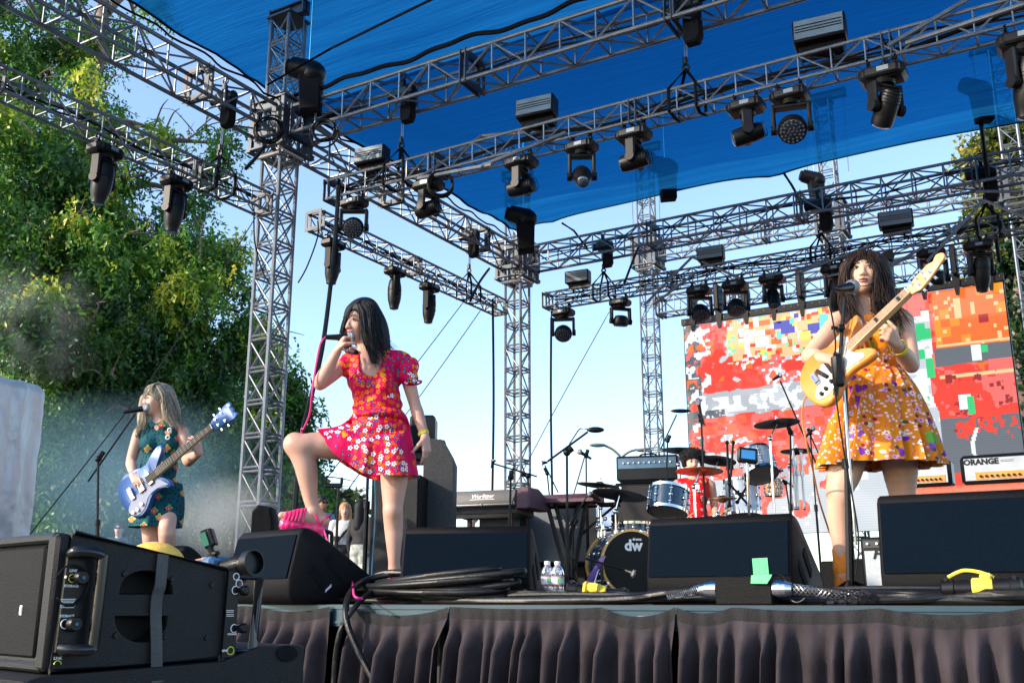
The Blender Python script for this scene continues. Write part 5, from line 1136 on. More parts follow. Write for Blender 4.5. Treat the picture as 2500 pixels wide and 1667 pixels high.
def loft(name, root, rings, folds, m, n=144, steps=8, th=.003, seed=2, ph=0.0, inner=None):
    "rings: closed lists of points (same count), folds: list of (count, amp) per ring"
    RR = [catmull(r, max(1, n // len(r)), True) for r in rings]; n = len(RR[0]); rows = []; K = len(RR); rr = random.Random(seed); jit = [rr.uniform(.5, 1.4) for _ in range(n)]
    for _ in range(3): jit = [(jit[i - 1] + jit[i] + jit[(i + 1) % n]) / 3 for i in range(n)]
    wph = [0] * n; acc = 0
    sp = [rr.uniform(.6, 1.5) for _ in range(60)]
    for i in range(n): wph[i] = 2 * pi * i / n + .25 * sin(5 * 2 * pi * i / n + seed) / 5 * 2
    for k in range((K - 1) * steps + 1):
        t = k / steps; a = min(int(t), K - 2); f = t - a; c0, c1 = max(a - 1, 0), min(a + 2, K - 1)
        row = []
        for i in range(n):
            p0, p1, p2, p3 = RR[c0][i], RR[a][i], RR[a + 1][i], RR[c1][i]
            q = .5 * ((2 * p1) + (p2 - p0) * f + (2 * p0 - 5 * p1 + 4 * p2 - p3) * f * f + (3 * p1 - p0 - 3 * p2 + p3) * f ** 3); row.append(q)
        cen = sum(row, Vector()) / n; am = folds[a][1] * (1 - f) + folds[a + 1][1] * f; cnt = folds[a + 1][0]
        out = []
        for i, q in enumerate(row):
            d = (q - cen); d.normalize(); out.append(q + d * am * jit[i] * (sin(cnt * wph[i] + ph) + .35 * sin(cnt * 2.3 * wph[i] + 1)))
        rows.append(out)
    def grid(off, flip):
        vs = []
        for r in rows:
            cen = sum(r, Vector()) / n
            vs += [p - (p - cen).normalized() * off for p in r]
        fs = [(j * n + i, j * n + (i + 1) % n, (j + 1) * n + (i + 1) % n, (j + 1) * n + i) for j in range(len(rows) - 1) for i in range(n)]
        return vs, fs
    v1, f1 = grid(0, 0); v2, f2 = grid(th, 1); o = len(v1); J = len(rows) - 1
    fs = f1 + [tuple(i + o for i in f[::-1]) for f in f2] + [(J * n + i, J * n + (i + 1) % n, o + J * n + (i + 1) % n, o + J * n + i) for i in range(n)]
    mb = MB(); mb.add(v1 + v2, fs); return build(name, mb, m, root, RAD(70))
def ring(c, rx, ry, n=12, a=None, b=None, tilt=0):
    a = Vector(a) if a is not None else HR; b = Vector(b) if b is not None else HF; c = Vector(c)
    return [c + a * rx * cos(2 * pi * i / n) + b * ry * sin(2 * pi * i / n) + Z_ * tilt * cos(2 * pi * i / n) for i in range(n)]
def band(root, name, c, ax, r, w_, m, sy=1.0, th=.003):
    mb = MB(); d = Vector(ax).normalized(); mb.lathe([(r, -w_ / 2), (r + th, -w_ / 2 + .001), (r + th, w_ / 2 - .001), (r, w_ / 2)], c, d, 24, sy, cap=False); return build(name, mb, m, root)
M_wristy = floral('yellow green wristband', (.72, .66, .05), [(60, .3, [(.75, .35, .03), (.2, .6, .08)], None, .6, 0, None)])
def sandal(root, heel, toe, up, m, w_=.088, name='sandal', side=None):
    heel, toe, up = Vector(heel), Vector(toe), Vector(up).normalized(); d = toe - heel; L = d.length; d.normalize(); up = (up - d * up.dot(d)).normalized(); s = d.cross(up)
    out = [(-.02, 0), (-.012, .5), (.03, .75), (.25, .70), (.45, .72), (.62, .95), (.80, 1.0), (.93, .78), (1.02, .35), (1.03, 0)]
    poly = [(x * L, y * w_ / 2) for x, y in out] + [(x * L, -y * w_ / 2) for x, y in out[::-1][1:-1]]
    pl = catmull([(x, y, 0) for x, y in poly], 4, True); pl = [(p.x, p.y + .0022 * sin(i * 1.6)) for i, p in enumerate(pl)]
    so_ = MB(); so_.prism(pl, heel - up * .045, d, s, up, .040, .004); so_.prism([(x * .985, y * .94) for x, y in pl], heel - up * .006, d, s, up, .008)
    for i in range(9): x = L * (i + .4) / 9; so_.box(heel + d * x - up * .048, (L / 13, w_ * .82, .012), (d, s, up))
    o = build(name, so_, m, root); st_ = MB()
    def arc(x, h, wf=1.0, lean=0, r=.0065): st_.tube([heel + d * (x * L + lean * sin(pi * t)) + s * (cos(pi * t) * w_ / 2 * wf) + up * (h * sin(pi * t)) for t in [i / 11 for i in range(12)]], r, 6)
    for x, h, wf in ((.95, .040, .76), (.87, .048, .90), (.79, .056, .97), (.71, .063, .98), (.63, .070, .95)): arc(x, h, wf, -.01, .0088)
    arc(.52, .072, .80, .0, .007); arc(.12, .095, .70, .06, .0075)
    st_.tube([heel + d * (.12 * L + .06) + up * .095, heel + d * (.35 * L) + up * .082, heel + d * .52 * L + up * .073, heel + d * .7 * L + up * .058], .009, 6)
    st_.tube(catmull([heel + d * .12 * L + s * w_ * .33 + up * .01, heel - d * .012 + s * .02 + up * .055, heel - d * .018 + up * .06, heel - d * .012 - s * .02 + up * .055, heel + d * .12 * L - s * w_ * .33 + up * .01], 4), .008, 6)
    build('strap', st_, m, o); return o
# ================= singer =================
def singer():
    R0 = 5.75
    def P(u, v, dd=0.): return W(u, v, R0 + dd)
    t = thing('person', 'singer in pink flowered dress with one foot on a wedge, holding a microphone', 'person', onz(950, R0), 0)
    H = SDF(.0058); fr = headf(-HF * .84 - HR * .50 - Z_ * .14, Z_ * 1 + HR * .05); hc = P(876, 787, -.0); HP = head(H, hc, fr, 1.06)
    tx = (HR * .96 + HF * .2).normalized(), (HF * .96 - HR * .2).normalized(), Z_
    H.cap(P(893, 880, .01), .052, P(886, 815, .01), .046, .03)
    H.cap(P(846, 885), .045, P(976, 880), .047, .04).ell(P(912, 918), (.145, .095, .16), tx, .05).ell(P(922, 985), (.122, .085, .12), tx, .05).ell(P(928, 1068), (.142, .098, .10), tx, .05)
    # right arm up to the mouth
    sh, el, wr = P(842, 888, -.01), P(781, 937, -.15), P(823, 858, -.20)
    H.chain([(sh, .044), (sh.lerp(el, .5), .044), (el, .037), (el.lerp(wr, .3), .041), (el.lerp(wr, .75), .030), (wr, .026)], .02)
    md = (P(862, 824, -.13) - P(794, 823, -.17)).normalized()
    hand(H, wr, (P(845, 812, -.19) - wr), -HR * .5 + HF * -.3 + Z_ * .75, HR, [[.9, 1.2, .7], [1.0, 1.2, .7], [1.05, 1.2, .8], [1.1, 1.1, .8]], 0, 1.0, thumb=HR * .95 + HF * .2 + Z_ * .1)
    # left arm hanging
    sh, el, wr = P(985, 884, .0), P(1012, 984, .03), P(1038, 1068, -.03)
    H.chain([(sh, .046), (sh.lerp(el, .45), .042), (el, .035), (el.lerp(wr, .3), .037), (el.lerp(wr, .8), .027), (wr, .025)], .02)
    hand(H, wr, P(1046, 1130, -.05) - wr, HR * .75 - HF * .5, -HF - HR * .5, [[.25, .3, .2], [.35, .45, .3], [.5, .5, .4], [.6, .6, .4]], .1, 1.0, thumb=-Z_ * .8 - HR * .6 - HF * .1)
    # standing leg
    hp, kn, an = P(966, 1090, .02), P(959, 1248, .0), P(963, 1395, .03)
    H.chain([(hp, .092), (hp.lerp(kn, .5), .078), (kn + Z_ * .04, .058), (kn, .057), (kn.lerp(an, .25) + HF * .015, .053), (kn.lerp(an, .45) + HF * .012, .047), (kn.lerp(an, .8), .034), (an, .031)], .03)
    H.ell(kn - HF * .022, (.036, .034, .042), None, .02)
    ft = an + Vector((0, 0, -an.z + .055)); H.chain([(an, .032), (ft + HF * .02, .033), (ft - HF * .14 - HR * .02, .026), (ft - HF * .18 - HR * .025, .018)], .02)
    # raised leg
    hp, kn, an = P(893, 1085, .03), P(722, 1086, -.06), P(767, 1250, -.01)
    H.chain([(hp, .098), (hp.lerp(kn, .35) + Z_ * .0, .088), (hp.lerp(kn, .7), .074), (kn + HR * .05, .064), (kn, .060)], .035)
    H.ell(kn - HR * .012 + Z_ * .012, (.048, .048, .052), None, .03)
    H.chain([(kn, .058), (kn.lerp(an, .28) + HR * .022, .063), (kn.lerp(an, .5) + HR * .016, .056), (kn.lerp(an, .8), .040), (an, .035)], .03)
    he, to = P(790, 1274, .0), P(688, 1257, -.08)
    H.chain([(an, .036), (he + Z_ * .012, .032)], .02).chain([(an, .034), (he.lerp(to, .45) + Z_ * .012, .030), (he.lerp(to, .85) - Z_ * .003, .020)], .02).chain([(he, .028), (he.lerp(to, .6), .03), (to, .020)], .02)
    bo = sdf_obj('body', H, M_skin1, t)
    face(t, HP, fr, 1.06, lip=M_pinklip, open_=.6)
    # dress
    DM = floral('pink flowered cotton', (.60, .002, .075), [(31, .35, [(.80, .13, .005), (.85, .24, .01), (.85, .08, .01)], (.60, .01, .03), .95, 5, (5, .42)), (34, .31, [(.02, .03, .20), (.08, .015, .22), (.015, .07, .09)], (.35, .35, .45), .75, 5, (6, .51)), (23, .28, [(.85, .82, .85)], (.01, .01, .08), .85, 5, (4.5, .53)), (14, .22, [(.01, .07, .05), (.70, .30, .01)], None, .14, 3, None)], .6)
    D = SDF(.006); g = .010
    D.cap(P(850, 884), .045 + g, P(974, 878), .047 + g, .04).ell(P(912, 918), (.148 + g, .098 + g, .158), tx, .05).ell(P(922, 990), (.133 + g, .098 + g, .14), tx, .05).ell(P(928, 1045), (.158 + g, .112 + g, .10), tx, .05)
    for sx in (-1, 1): D.ell(P(908 + sx * 30, 935, -.075), (.055, .05, .06), None, .04)
    D.ell(P(996, 905, .0), (.056, .058, .078), (HR * .92 - Z_ * .3, HF, Z_), .012); D.cap(P(985, 880), .048, P(1001, 925, 0), .050, .01); D.ell(P(843, 897, -.03), (.052, .062, .055), None, .02)
    D.ell(P(903, 868, -.13), (.070, .13, .118), (HR, HF, Z_), .006, True); D.cap(P(897, 900, 0), .060, P(886, 800, 0), .075, .01, True)
    c0 = P(922, 985)
    def dsp(X, Y, Z): return .0035 * np.sin((Z - c0.z) * 95 + 6 * np.sin((X - c0.x) * 9)) * np.exp(-((Z - c0.z + .02) / .09) ** 2) + .0022 * np.sin(X * 55 + Z * 70) * np.sin(Y * 50 - Z * 30)
    bd = sdf_obj('dress', D, DM, t, disp=dsp)
    wc = P(923, 1003)
    w0 = ring(P(923, 1000), .138, .098); w1 = ring(P(925, 1022), .168, .132)
    hipR = [P(u, v, d) for u, v, d in ((1004, 1062, .0), (995, 1062, -.08), (960, 1066, -.135), (915, 1068, -.15), (870, 1060, -.14), (840, 1048, -.11), (826, 1040, -.02), (842, 1044, .08), (880, 1056, .14), (925, 1062, .16), (965, 1064, .14), (996, 1062, .08))]
    hem = [P(u, v, d) for u, v, d in ((1020, 1162, .02), (1008, 1160, -.10), (968, 1158, -.17), (905, 1158, -.17), (855, 1136, -.17), (812, 1100, -.16), (779, 1054, -.09), (790, 1062, .03), (825, 1122, .12), (880, 1158, .17), (940, 1174, .18), (1000, 1168, .14))]
    loft('skirt', bd, [w0, w1, hipR, hem], [(9, 0), (9, .001), (8, .006), (8, .012)], DM, seed=4)
    el_ = MB(); el_.tube([P(1008, 936, 0) + HR * .050 * cos(a_) + HF * .052 * sin(a_) + Z_ * .012 * cos(a_) for a_ in [i * pi / 8 for i in range(17)]], .006, 5); build('sleeve_trim', el_, DM, bd)
    # hair
    R_, F_, U_ = fr; G = SDF(.006); s = 1.06
    G.ell(hc + U_ * .035 - F_ * .022, (.088 * s, .104 * s, .096 * s), fr, .02)
    G.chain([(P(892, 760, .02), .085), (P(912, 800, .03), .086), (P(924, 845, .02), .072), (P(930, 880, .0), .050), (P(932, 905, -.04), .022)], .03)
    G.chain([(P(885, 752, -.07), .045), (P(898, 790, -.10), .042), (P(903, 830, -.10), .036), (P(912, 880, -.11), .020)], .025)
    G.chain([(P(862, 765, .01), .045), (P(846, 800, .02), .026), (P(850, 850, .0), .024)], .02)
    G.chain([(P(850, 855, -.02), .022), (P(868, 860, -.06), .018)], .015)
    G.ell(hc + F_ * .095 - R_ * .03 * 1 - U_ * .02, (.052, .055, .085), fr, .015, True)
    ho = sdf_obj('hair', G, M_hblk, t)
    gd = [[P(872, 735, -.05), P(848, 760, -.03), P(836, 800, -.02), P(838, 845, -.03), P(850, 868, -.05)],
          [P(880, 731, 0), P(905, 738, -.0), P(925, 775, .02), P(938, 825, .03), P(958, 850, .02)],
          [P(885, 731, -.06), P(915, 750, -.08), P(925, 800, -.07), P(935, 850, -.04), P(955, 862, -.02)],
          [P(880, 733, -.09), P(903, 755, -.12), P(908, 800, -.13), P(912, 860, -.13), P(925, 898, -.13)],
          [P(876, 738, -.11), P(888, 765, -.13), P(894, 810, -.14), P(905, 855, -.14), P(915, 880, -.14)],
          [P(874, 740, -.10), P(880, 770, -.135), P(884, 800, -.145), P(892, 830, -.14), P(905, 855, -.13)]]
    strands(ho, gd[1:], 230, .007, .0027, M_hblk, 'hair_strand', 3, .012); strands(ho, gd[1:], 26, .017, .0012, M_hblk, 'stray_strand', 23, .022)
    strands(ho, [[P(868, 738, -.05), P(846, 765, -.05), P(834, 800, -.04), P(832, 830, -.03), P(838, 850, -.03)], [P(874, 735, -.07), P(852, 760, -.09), P(842, 795, -.07), P(840, 825, -.05), P(846, 855, -.04)]], 40, .004, .0026, M_hblk, 'side_strand', 5)
    # microphone in the hand, wristband, watch
    micro('corded microphone held to the mouth of the singer', P(794, 823, -.20), P(866, 824, -.135), .0165, grp=None)
    band(t, 'wristband', P(1034, 1058, -.02), P(1038, 1068, -.03) - P(1012, 984, .03), .0285, .022, M_wristy)
    bm = MB()
    for k in range(7): bm.ell(P(838 + k * 4.6, 853 - k * .4 + 3 * sin(k), -.155), .008, n=8, m=6)
    build('bead_bracelet', bm, M_chrome, t)
    M_sand = mat('hot pink jelly plastic', (.85, .015, .16), .28, 0, .05, 10, coat=.3)
    so1 = sandal(t, he - Z_ * .022, to - Z_ * .022, Z_ + HR * .18, M_sand)
    h2 = Vector((ft.x, ft.y, .05)) + HF * .05; sandal(t, h2, h2 - HF * .235 - HR * .03, Z_, M_sand)
    k = SDF(.005); k.cap(an * 0 + P(962, 1380, .03), .0335, P(963, 1405, .03), .0345, .01).cap(P(963, 1405, .03), .035, ft, .037, .01); sdf_obj('sock', k, mat('pale lilac sock', (.40, .24, .30), .8, 0, .1, 200), t)
    for q in (0, 1, 2): pass
singer()
# ================= guitars =================
STRAT = [(-.205, 0), (-.195, .075), (-.145, .135), (-.07, .155), (-.005, .130), (.045, .108), (.095, .112), (.16, .142), (.215, .138), (.213, .108), (.165, .078), (.13, .045), (.12, .0), (.125, -.035), (.15, -.058), (.182, -.098), (.168, -.125), (.115, -.122), (.05, -.105), (-.02, -.112), (-.09, -.155), (-.155, -.148), (-.195, -.085)]
def guitar(name, label, A, B, nrm, sc, body_m, guard_m, neck_m, board_m, head_poly, nstr, frets, guard, pegs, pocket=.12, outline=STRAT, cat='guitar', hm=None, inlay=None, nw=(.028, .021), th=.042, ov=.09):
    A, B = Vector(A), Vector(B); a = (B - A).normalized(); nn = Vector(nrm); nn = (nn - a * nn.dot(a)).normalized(); b = nn.cross(a)
    if b.z < 0: pass
    L = (B - A).length; O = A - a * pocket * sc; r = thing(name, label, cat, O, 0)
    pl = [(p.x, p.y) for p in catmull([(x * sc, y * sc, 0) for x, y in outline], 5, True)]
    k = MB(); k.prism(pl, O - nn * th, a, b, nn, th, .009); build('body', k, body_m, r, RAD(50))
    gp = [(p.x, p.y) for p in catmull([(x * sc, y * sc, 0) for x, y in guard], 4, True)]; k = MB(); k.prism(gp, O + nn * .0005, a, b, nn, .003); go = build('pickguard', k, guard_m, r, None)
    w0, w1 = nw[0] * sc, nw[1] * sc; k = MB(); k.prism([(pocket * sc - ov * sc, -w0), (pocket * sc + L, -w1), (pocket * sc + L, w1), (pocket * sc - ov * sc, w0)], O + nn * .0035, a, b, nn, .012); k.prism([(pocket * sc, -w0 * .9), (pocket * sc + L, -w1 * .9), (pocket * sc + L, w1 * .9), (pocket * sc, w0 * .9)], O - nn * .012, a, b, nn, .016, .006); no = build('neck', k, neck_m, r)
    k = MB(); k.prism([(pocket * sc - ov * sc - .002, -w0 * .98), (pocket * sc + L - .002, -w1 * .98), (pocket * sc + L - .002, w1 * .98), (pocket * sc - ov * sc - .002, w0 * .98)], O + nn * .0157, a, b, nn, .003); fo = build('fingerboard', k, board_m, r)
    k = MB(); total = L + (pocket + .02) * sc * 1.6
    for i in range(1, frets + 1):
        x = pocket * sc + L - (L + pocket * sc * 1.9) * (1 - 2 ** (-i / 12)); 
        if x < pocket * sc - ov * sc + .004: break
        f = (x - pocket * sc) / L; ww = w0 + (w1 - w0) * max(0, f); k.box(O + a * x + nn * .0192, (.002, ww * 1.94, .002), (a, b, nn))
    build('fret', k, M_steel, fo)
    if inlay:
        k = MB()
        for f in inlay: k.box(O + a * (pocket * sc + L * f) + nn * .0190, (.016, w1 * 1.5, .001), (a, b, nn))
        build('inlay', k, M_blk, fo)
    k = MB(); k.box(O + a * (pocket * sc + L) + nn * .0185, (.005, w1 * 1.95, .006), (a, b, nn)); build('nut', k, M_white, r)
    hd = MB(); hp = [(p.x, p.y) for p in catmull([(x * sc, y * sc, 0) for x, y in head_poly], 4, True)]; hd.prism(hp, O + a * (pocket * sc + L) - nn * .004, a, b, nn, .014, .003); hh = build('headstock', hd, hm or neck_m, r, RAD(50))
    for x, y in pegs:
        k = MB(); q = O + a * (pocket * sc + L + x * sc) + b * y * sc + nn * .010; k.cyl(q, q + nn * .014, .0042 * sc + .001, n=8); k.cyl(q, q + nn * .003, .008 * sc, n=10); sg = 1 if y > 0 else -1; k.box(q + b * sg * .035 * sc - nn * .012, (.014, .022, .006), (a, b, nn), bev=.002); build('tuning_peg', k, M_chrome, hh)
    k = MB(); bx = -.115 * sc
    for i in range(nstr): y = (i / (nstr - 1) - .5); k.cyl(O + a * bx + b * y * w0 * 1.6 + nn * .0235, O + a * (pocket * sc + L) + b * y * w1 * 1.6 + nn * .0225, .0011 if nstr > 4 else .0017, n=4)
    build('strings', k, M_steel, r)
    k = MB(); k.box(O + a * bx + nn * .010, (.03 * sc, .085 * sc, .014), (a, b, nn), bev=.003)
    for i in range(nstr): k.box(O + a * (bx - .0) + b * ((i / (nstr - 1) - .5) * w0 * 1.6) + nn * .019, (.026 * sc, .006, .008), (a, b, nn))
    build('bridge', k, M_chrome, r)
    return r, O, a, b, nn
GUARD = [(-.13, -.03), (-.06, .05), (.05, .05), (.10, .085), (.125, .06), (.11, .03), (.10, -.03), (.13, -.075), (.12, -.10), (.05, -.085), (-.03, -.092), (-.10, -.12), (-.155, -.105), (-.165, -.07)]
M_ogtr = mat('orange guitar lacquer', (.80, .25, .045), .25, 0, .2, 3, coat=.3); M_map = mat('maple neck', (.72, .46, .24), .3, 0, .1, 8, coat=.4); M_maph = mat('maple headstock', (.70, .36, .15), .3, 0, .1, 8, coat=.4); M_pg = mat('pearl white pickguard', (.74, .72, .68), .3, 0, .08, 20)
A, B = W(2092, 836, 4.43), W(2220, 714, 4.27)
sh = [(0, -.021), (0, .021), (.03, .027), (.07, .036), (.14, .042), (.17, .030), (.185, .040), (.205, .045), (.225, .025), (.215, .0), (.19, -.010), (.15, -.022), (.06, -.044), (.03, -.038)]
r_, GO, ga, gb, gn = guitar('electric_guitar', 'orange electric guitar with white pickguard and maple neck held by the orange-dressed guitarist', A, B, -HF * .70 - HR * .45 + Z_ * .50, .97, M_ogtr, M_pg, M_map, M_map, sh, 6, 21, GUARD, [(.035, .014), (.065, .018), (.10, .022), (.055, -.020), (.09, -.018), (.125, -.010)], hm=M_maph, inlay=(.42, .84), pocket=.14, ov=.045, nw=(.027, .021))
k = MB()
for x, an_ in ((-.03, 0), (.03, 0), (-.075, .3)): k.box(GO + ga * x + gb * .0 + gn * .010, (.020, .085, .012), (ga * cos(an_) + gb * sin(an_), gb * cos(an_) - ga * sin(an_), gn), bev=.003)
build('pickup', k, M_blk, r_); k = MB()
for x, y in ((-.06, -.075), (-.10, -.085), (-.13, -.09)): q = GO + ga * x + gb * y + gn * .003; k.cyl(q, q + gn * .014, .011, .009, 14)
build('control_knob', k, M_blk, r_)
M_bassb = mat('light blue metallic bass body', (.022, .085, .27), .35, .2, .08, 5, coat=.2); M_rose = mat('dark fingerboard', (.02, .014, .012), .4, 0, .2, 20); M_bpg = mat('pale silver blue pickguard', (.20, .23, .34), .4, .1, .05, 8)
BASS = [(-.22, 0), (-.215, .06), (-.18, .115), (-.11, .145), (-.03, .130), (.03, .108), (.08, .112), (.14, .140), (.205, .150), (.232, .128), (.20, .095), (.15, .060), (.12, .03), (.115, 0), (.12, -.035), (.15, -.075), (.165, -.115), (.145, -.138), (.11, -.115), (.06, -.100), (0, -.110), (-.07, -.155), (-.14, -.165), (-.195, -.11)]
BG = [(-.10, -.03), (-.02, -.02), (.03, .03), (.075, .035), (.10, .02), (.10, -.035), (.13, -.085), (.145, -.115), (.10, -.095), (.04, -.085), (-.02, -.095), (-.08, -.140), (-.15, -.145), (-.19, -.095), (-.17, -.06)]
A, B = W(386, 1152, 7.31), W(519, 1041, 7.14)
bh = [(0, -.020), (0, .020), (.03, .036), (.09, .048), (.15, .060), (.19, .050), (.175, .022), (.19, .0), (.18, -.022), (.20, -.048), (.16, -.060), (.09, -.048), (.03, -.036)]
r_, BO, ba_, bb_, bn = guitar('bass_guitar', 'light blue four-string bass with pale pickguard held by the blonde bassist', A, B, -HF * .95 - HR * .1 + Z_ * .12, 1.13, M_bassb, M_bpg, M_map, M_rose, bh, 4, 20, BG, [(.045, .022), (.10, .030), (.045, -.022), (.10, -.030)], outline=BASS, hm=M_bassb, cat='bass guitar', nw=(.026, .019))
k = MB(); k.box(BO - ba_ * .035 + bn * .010, (.055, .10, .016), (ba_, bb_, bn), bev=.005); k.box(BO + ba_ * .055 + bn * .010, (.045, .10, .016), (ba_, bb_, bn), bev=.005); build('pickup', k, M_steel, r_); k = MB()
for x, y in ((-.09, -.12), (-.14, -.135), (-.18, -.13)): q = BO + ba_ * x + bb_ * y + bn * .003; k.cyl(q, q + bn * .016, .015, .012, 14)
build('control_knob', k, M_chrome, r_)
# ================= guitarist =================
def guitarist():
    R0 = 4.82
    def P(u, v, dd=0.): return W(u, v, R0 + dd)
    t = thing('person', 'long-haired guitarist in orange flowered dress singing at a stand', 'person', onz(2130, R0), 0)
    H = SDF(.0055); fr = headf(-HF * .93 - HR * .34 + Z_ * .06, Z_ + HR * .08 + HF * .05); hc = P(2108, 668, -.02); HP = head(H, hc, fr, 1.0)
    tx = (HR * .95 - HF * .3).normalized(), (HF * .95 + HR * .3).normalized(), Z_
    H.cap(P(2116, 775, .0), .050, P(2110, 705, .0), .046, .03)
    H.cap(P(2056, 778, .02), .040, P(2196, 772, -.02), .040, .035).ell(P(2128, 808, .0), (.126, .086, .13), tx, .04).ell(P(2136, 875, .0), (.094, .076, .12), tx, .04).ell(P(2142, 985, .03), (.130, .10, .10), tx, .05)
    for sx in (-1, 1): H.ell(P(2124 + sx * 34, 825, -.075), (.052, .05, .055), None, .04)
    sh, el, wr = P(2046, 784, .02), P(1976, 868, -.06), P(2016, 876, -.27)
    H.chain([(sh, .046), (sh.lerp(el, .45), .043), (el, .038), (el.lerp(wr, .3), .041), (el.lerp(wr, .75), .031), (wr, .026)], .02)
    q = P(2046, 877, -.37)
    hand(H, wr, q - wr, -HF * .5 + Z_ * .6 - HR * .3, Z_ * .8 + HR * .3, [[.7, .9, .5], [.8, .9, .6], [.9, 1.0, .6], [1.0, 1.0, .6]], 0, .95)
    sh, el, wr = P(2207, 782, -.02), P(2226, 890, -.10), P(2186, 838, -.30)
    H.chain([(sh, .047), (sh.lerp(el, .45), .043), (el, .037), (el.lerp(wr, .3), .042), (el.lerp(wr, .8), .029), (wr, .026)], .02)
    kn_ = P(2160, 800, -.40)
    hand(H, wr, kn_ - wr, HR * .75 - HF * .35 - Z_ * .5, Z_ * .8 - HR * .2 - HF * .4, [[.7, 1.0, .7], [.85, 1.1, .7], [.95, 1.15, .8], [1.05, 1.1, .8]], .05, .95, thumb=-HR * .55 + Z_ * .8 + HF * .1)
    hp, kn, an = P(2080, 1080, .05), P(2049, 1212, .02), P(2058, 1400, .06)
    H.chain([(hp, .088), (hp.lerp(kn, .55), .078), (kn + Z_ * .03, .060), (kn, .058), (kn.lerp(an, .28) + HF * .014, .055), (kn.lerp(an, .5) + HF * .01, .047), (kn.lerp(an, .85), .035), (an, .033)], .03); H.ell(kn - HF * .022, (.036, .033, .042), None, .02)
    hp, kn, an2 = P(2192, 1080, .10), P(2203, 1214, .14), P(2212, 1400, .2)
    H.chain([(hp, .092), (hp.lerp(kn, .5), .083), (kn, .060), (kn.lerp(an2, .3) + HF * .014, .056), (an2, .034)], .03)
    for a_ in (an, an2): f = Vector((a_.x, a_.y, .05)); H.chain([(a_, .034), (f + HF * .02, .034), (f - HF * .15, .028)], .02)
    sdf_obj('body', H, M_skin2, t); face(t, HP, fr, 1.0, open_=.45)
    base = (.62, .205, .006)
    DM = floral('orange flowered cotton', base, [(60, .34, [(.8, .62, .55), (.60, .12, .10), (.8, .40, .45)], None, .75, 0, (6, .40)), (9, .36, [(.20, .50, .02), (.15, .40, .05)], None, .40, 0, (3, .50)), (15, .27, [(.16, .03, .36), (.24, .07, .45)], None, .50, 3, (4.0, .51)), (21, .25, [(.78, .74, .68), (.7, .35, .55)], (.55, .02, .10), .60, 7, (4, .51)), (24, .22, [(.25, .02, .05), (.10, .07, .03)], None, .34, 0, None)], .6)
    D = SDF(.0058); g = .009
    D.cap(P(2066, 778, .02), .038 + g, P(2186, 773, -.02), .038 + g, .03).ell(P(2128, 808, .0), (.130 + g, .090 + g, .13), tx, .035).ell(P(2136, 875, .0), (.098 + g, .080 + g, .12), tx, .035)
    for sx in (-1, 1): D.ell(P(2124 + sx * 34, 825, -.078), (.055 + g, .05 + g, .057 + g), None, .04)
    D.ell(P(2110, 752, -.13), (.06, .12, .085), (HR, HF, Z_), .006, True); D.cap(P(2115, 775, 0), .060, P(2110, 700, 0), .07, .01, True)
    zc = P(2136, 905).z
    def dsp(X, Y, Z): return .003 * np.sin(X * 60 + Z * 80) * np.sin(Y * 55 - Z * 40) + .003 * np.sin(Z * 120 + X * 15) * np.exp(-((Z - P(2136, 860).z) / .05) ** 2)
    bd = sdf_obj('dress', D, DM, t, disp=dsp, cut=lambda X, Y, Z: (zc - Z) + 0 * X + 0 * Y)
    def rg(u, v, rx, ry, n=16):
        Rf, Rc = R0 - ry + .02, R0 + .02; p = W(u, v, Rf); return ring(HF * Rc + HR * (p.dot(HR) * Rc / Rf) + Z_ * p.z, rx, ry, n)
    loft('waistband', bd, [rg(2138, 866, .113, .094), rg(2140, 893, .116, .098)], [(5, .0), (5, .001)], DM, n=64, steps=3)
    loft('skirt', bd, [rg(2141, 888, .113, .095), rg(2144, 925, .162, .135), rg(2146, 1010, .232, .190), rg(2148, 1121, .290, .235)], [(15, .002), (15, .008), (14, .017), (14, .026)], DM, n=288, seed=6, steps=9)
    # hair: crown, fringe, long sides
    R_, F_, U_ = fr; G = SDF(.0055)
    G.ell(hc + U_ * .035 - F_ * .020, (.092, .102, .092), fr, .02)
    G.chain([(P(2146, 650, .04), .052), (P(2158, 700, .03), .050), (P(2168, 745, .0), .046), (P(2178, 785, -.04), .032), (P(2186, 808, -.07), .016)], .03)
    G.chain([(P(2125, 650, .07), .08), (P(2140, 720, .08), .075), (P(2150, 770, .08), .05)], .03)
    G.chain([(P(2068, 655, .02), .038), (P(2062, 700, .01), .034), (P(2068, 745, -.03), .042), (P(2080, 782, -.06), .036)], .025)
    G.chain([(P(2140, 700, -.05), .03), (P(2142, 745, -.08), .032), (P(2150, 775, -.09), .022)], .02)
    G.ell(hc + F_ * .105 - U_ * .022, (.060, .060, .072), fr, .012, True)
    ho = sdf_obj('hair', G, M_hbrn, t)
    fg = [[HP(x * .9, .010, .126 - abs(x) * .2), HP(x * 1.05, .050, .106 - abs(x) * .25), HP(x * 1.15, .080 - abs(x) * .25, .072 - abs(x) * .15), HP(x * 1.2, .093 - abs(x) * .35, .036 - abs(x) * .12)] for x in (-.066, -.045, -.022, 0, .022, .045, .066)]
    strands(ho, fg, 120, .003, .0021, M_hbrn, 'fringe', 8, .002)
    gd = [[P(2120, 618, 0), P(2154, 650, 0), P(2170, 700, .0), P(2190, 750, -.03), P(2226, 785, -.08)], [P(2115, 618, -.06), P(2148, 640, -.07), P(2165, 700, -.07), P(2178, 750, -.10), P(2195, 815, -.13)], [P(2112, 620, -.08), P(2140, 650, -.10), P(2148, 700, -.11), P(2160, 745, -.13), P(2172, 790, -.15)], [P(2110, 620, -.08), P(2135, 655, -.11), P(2136, 700, -.12), P(2140, 745, -.14), P(2138, 770, -.15)]]
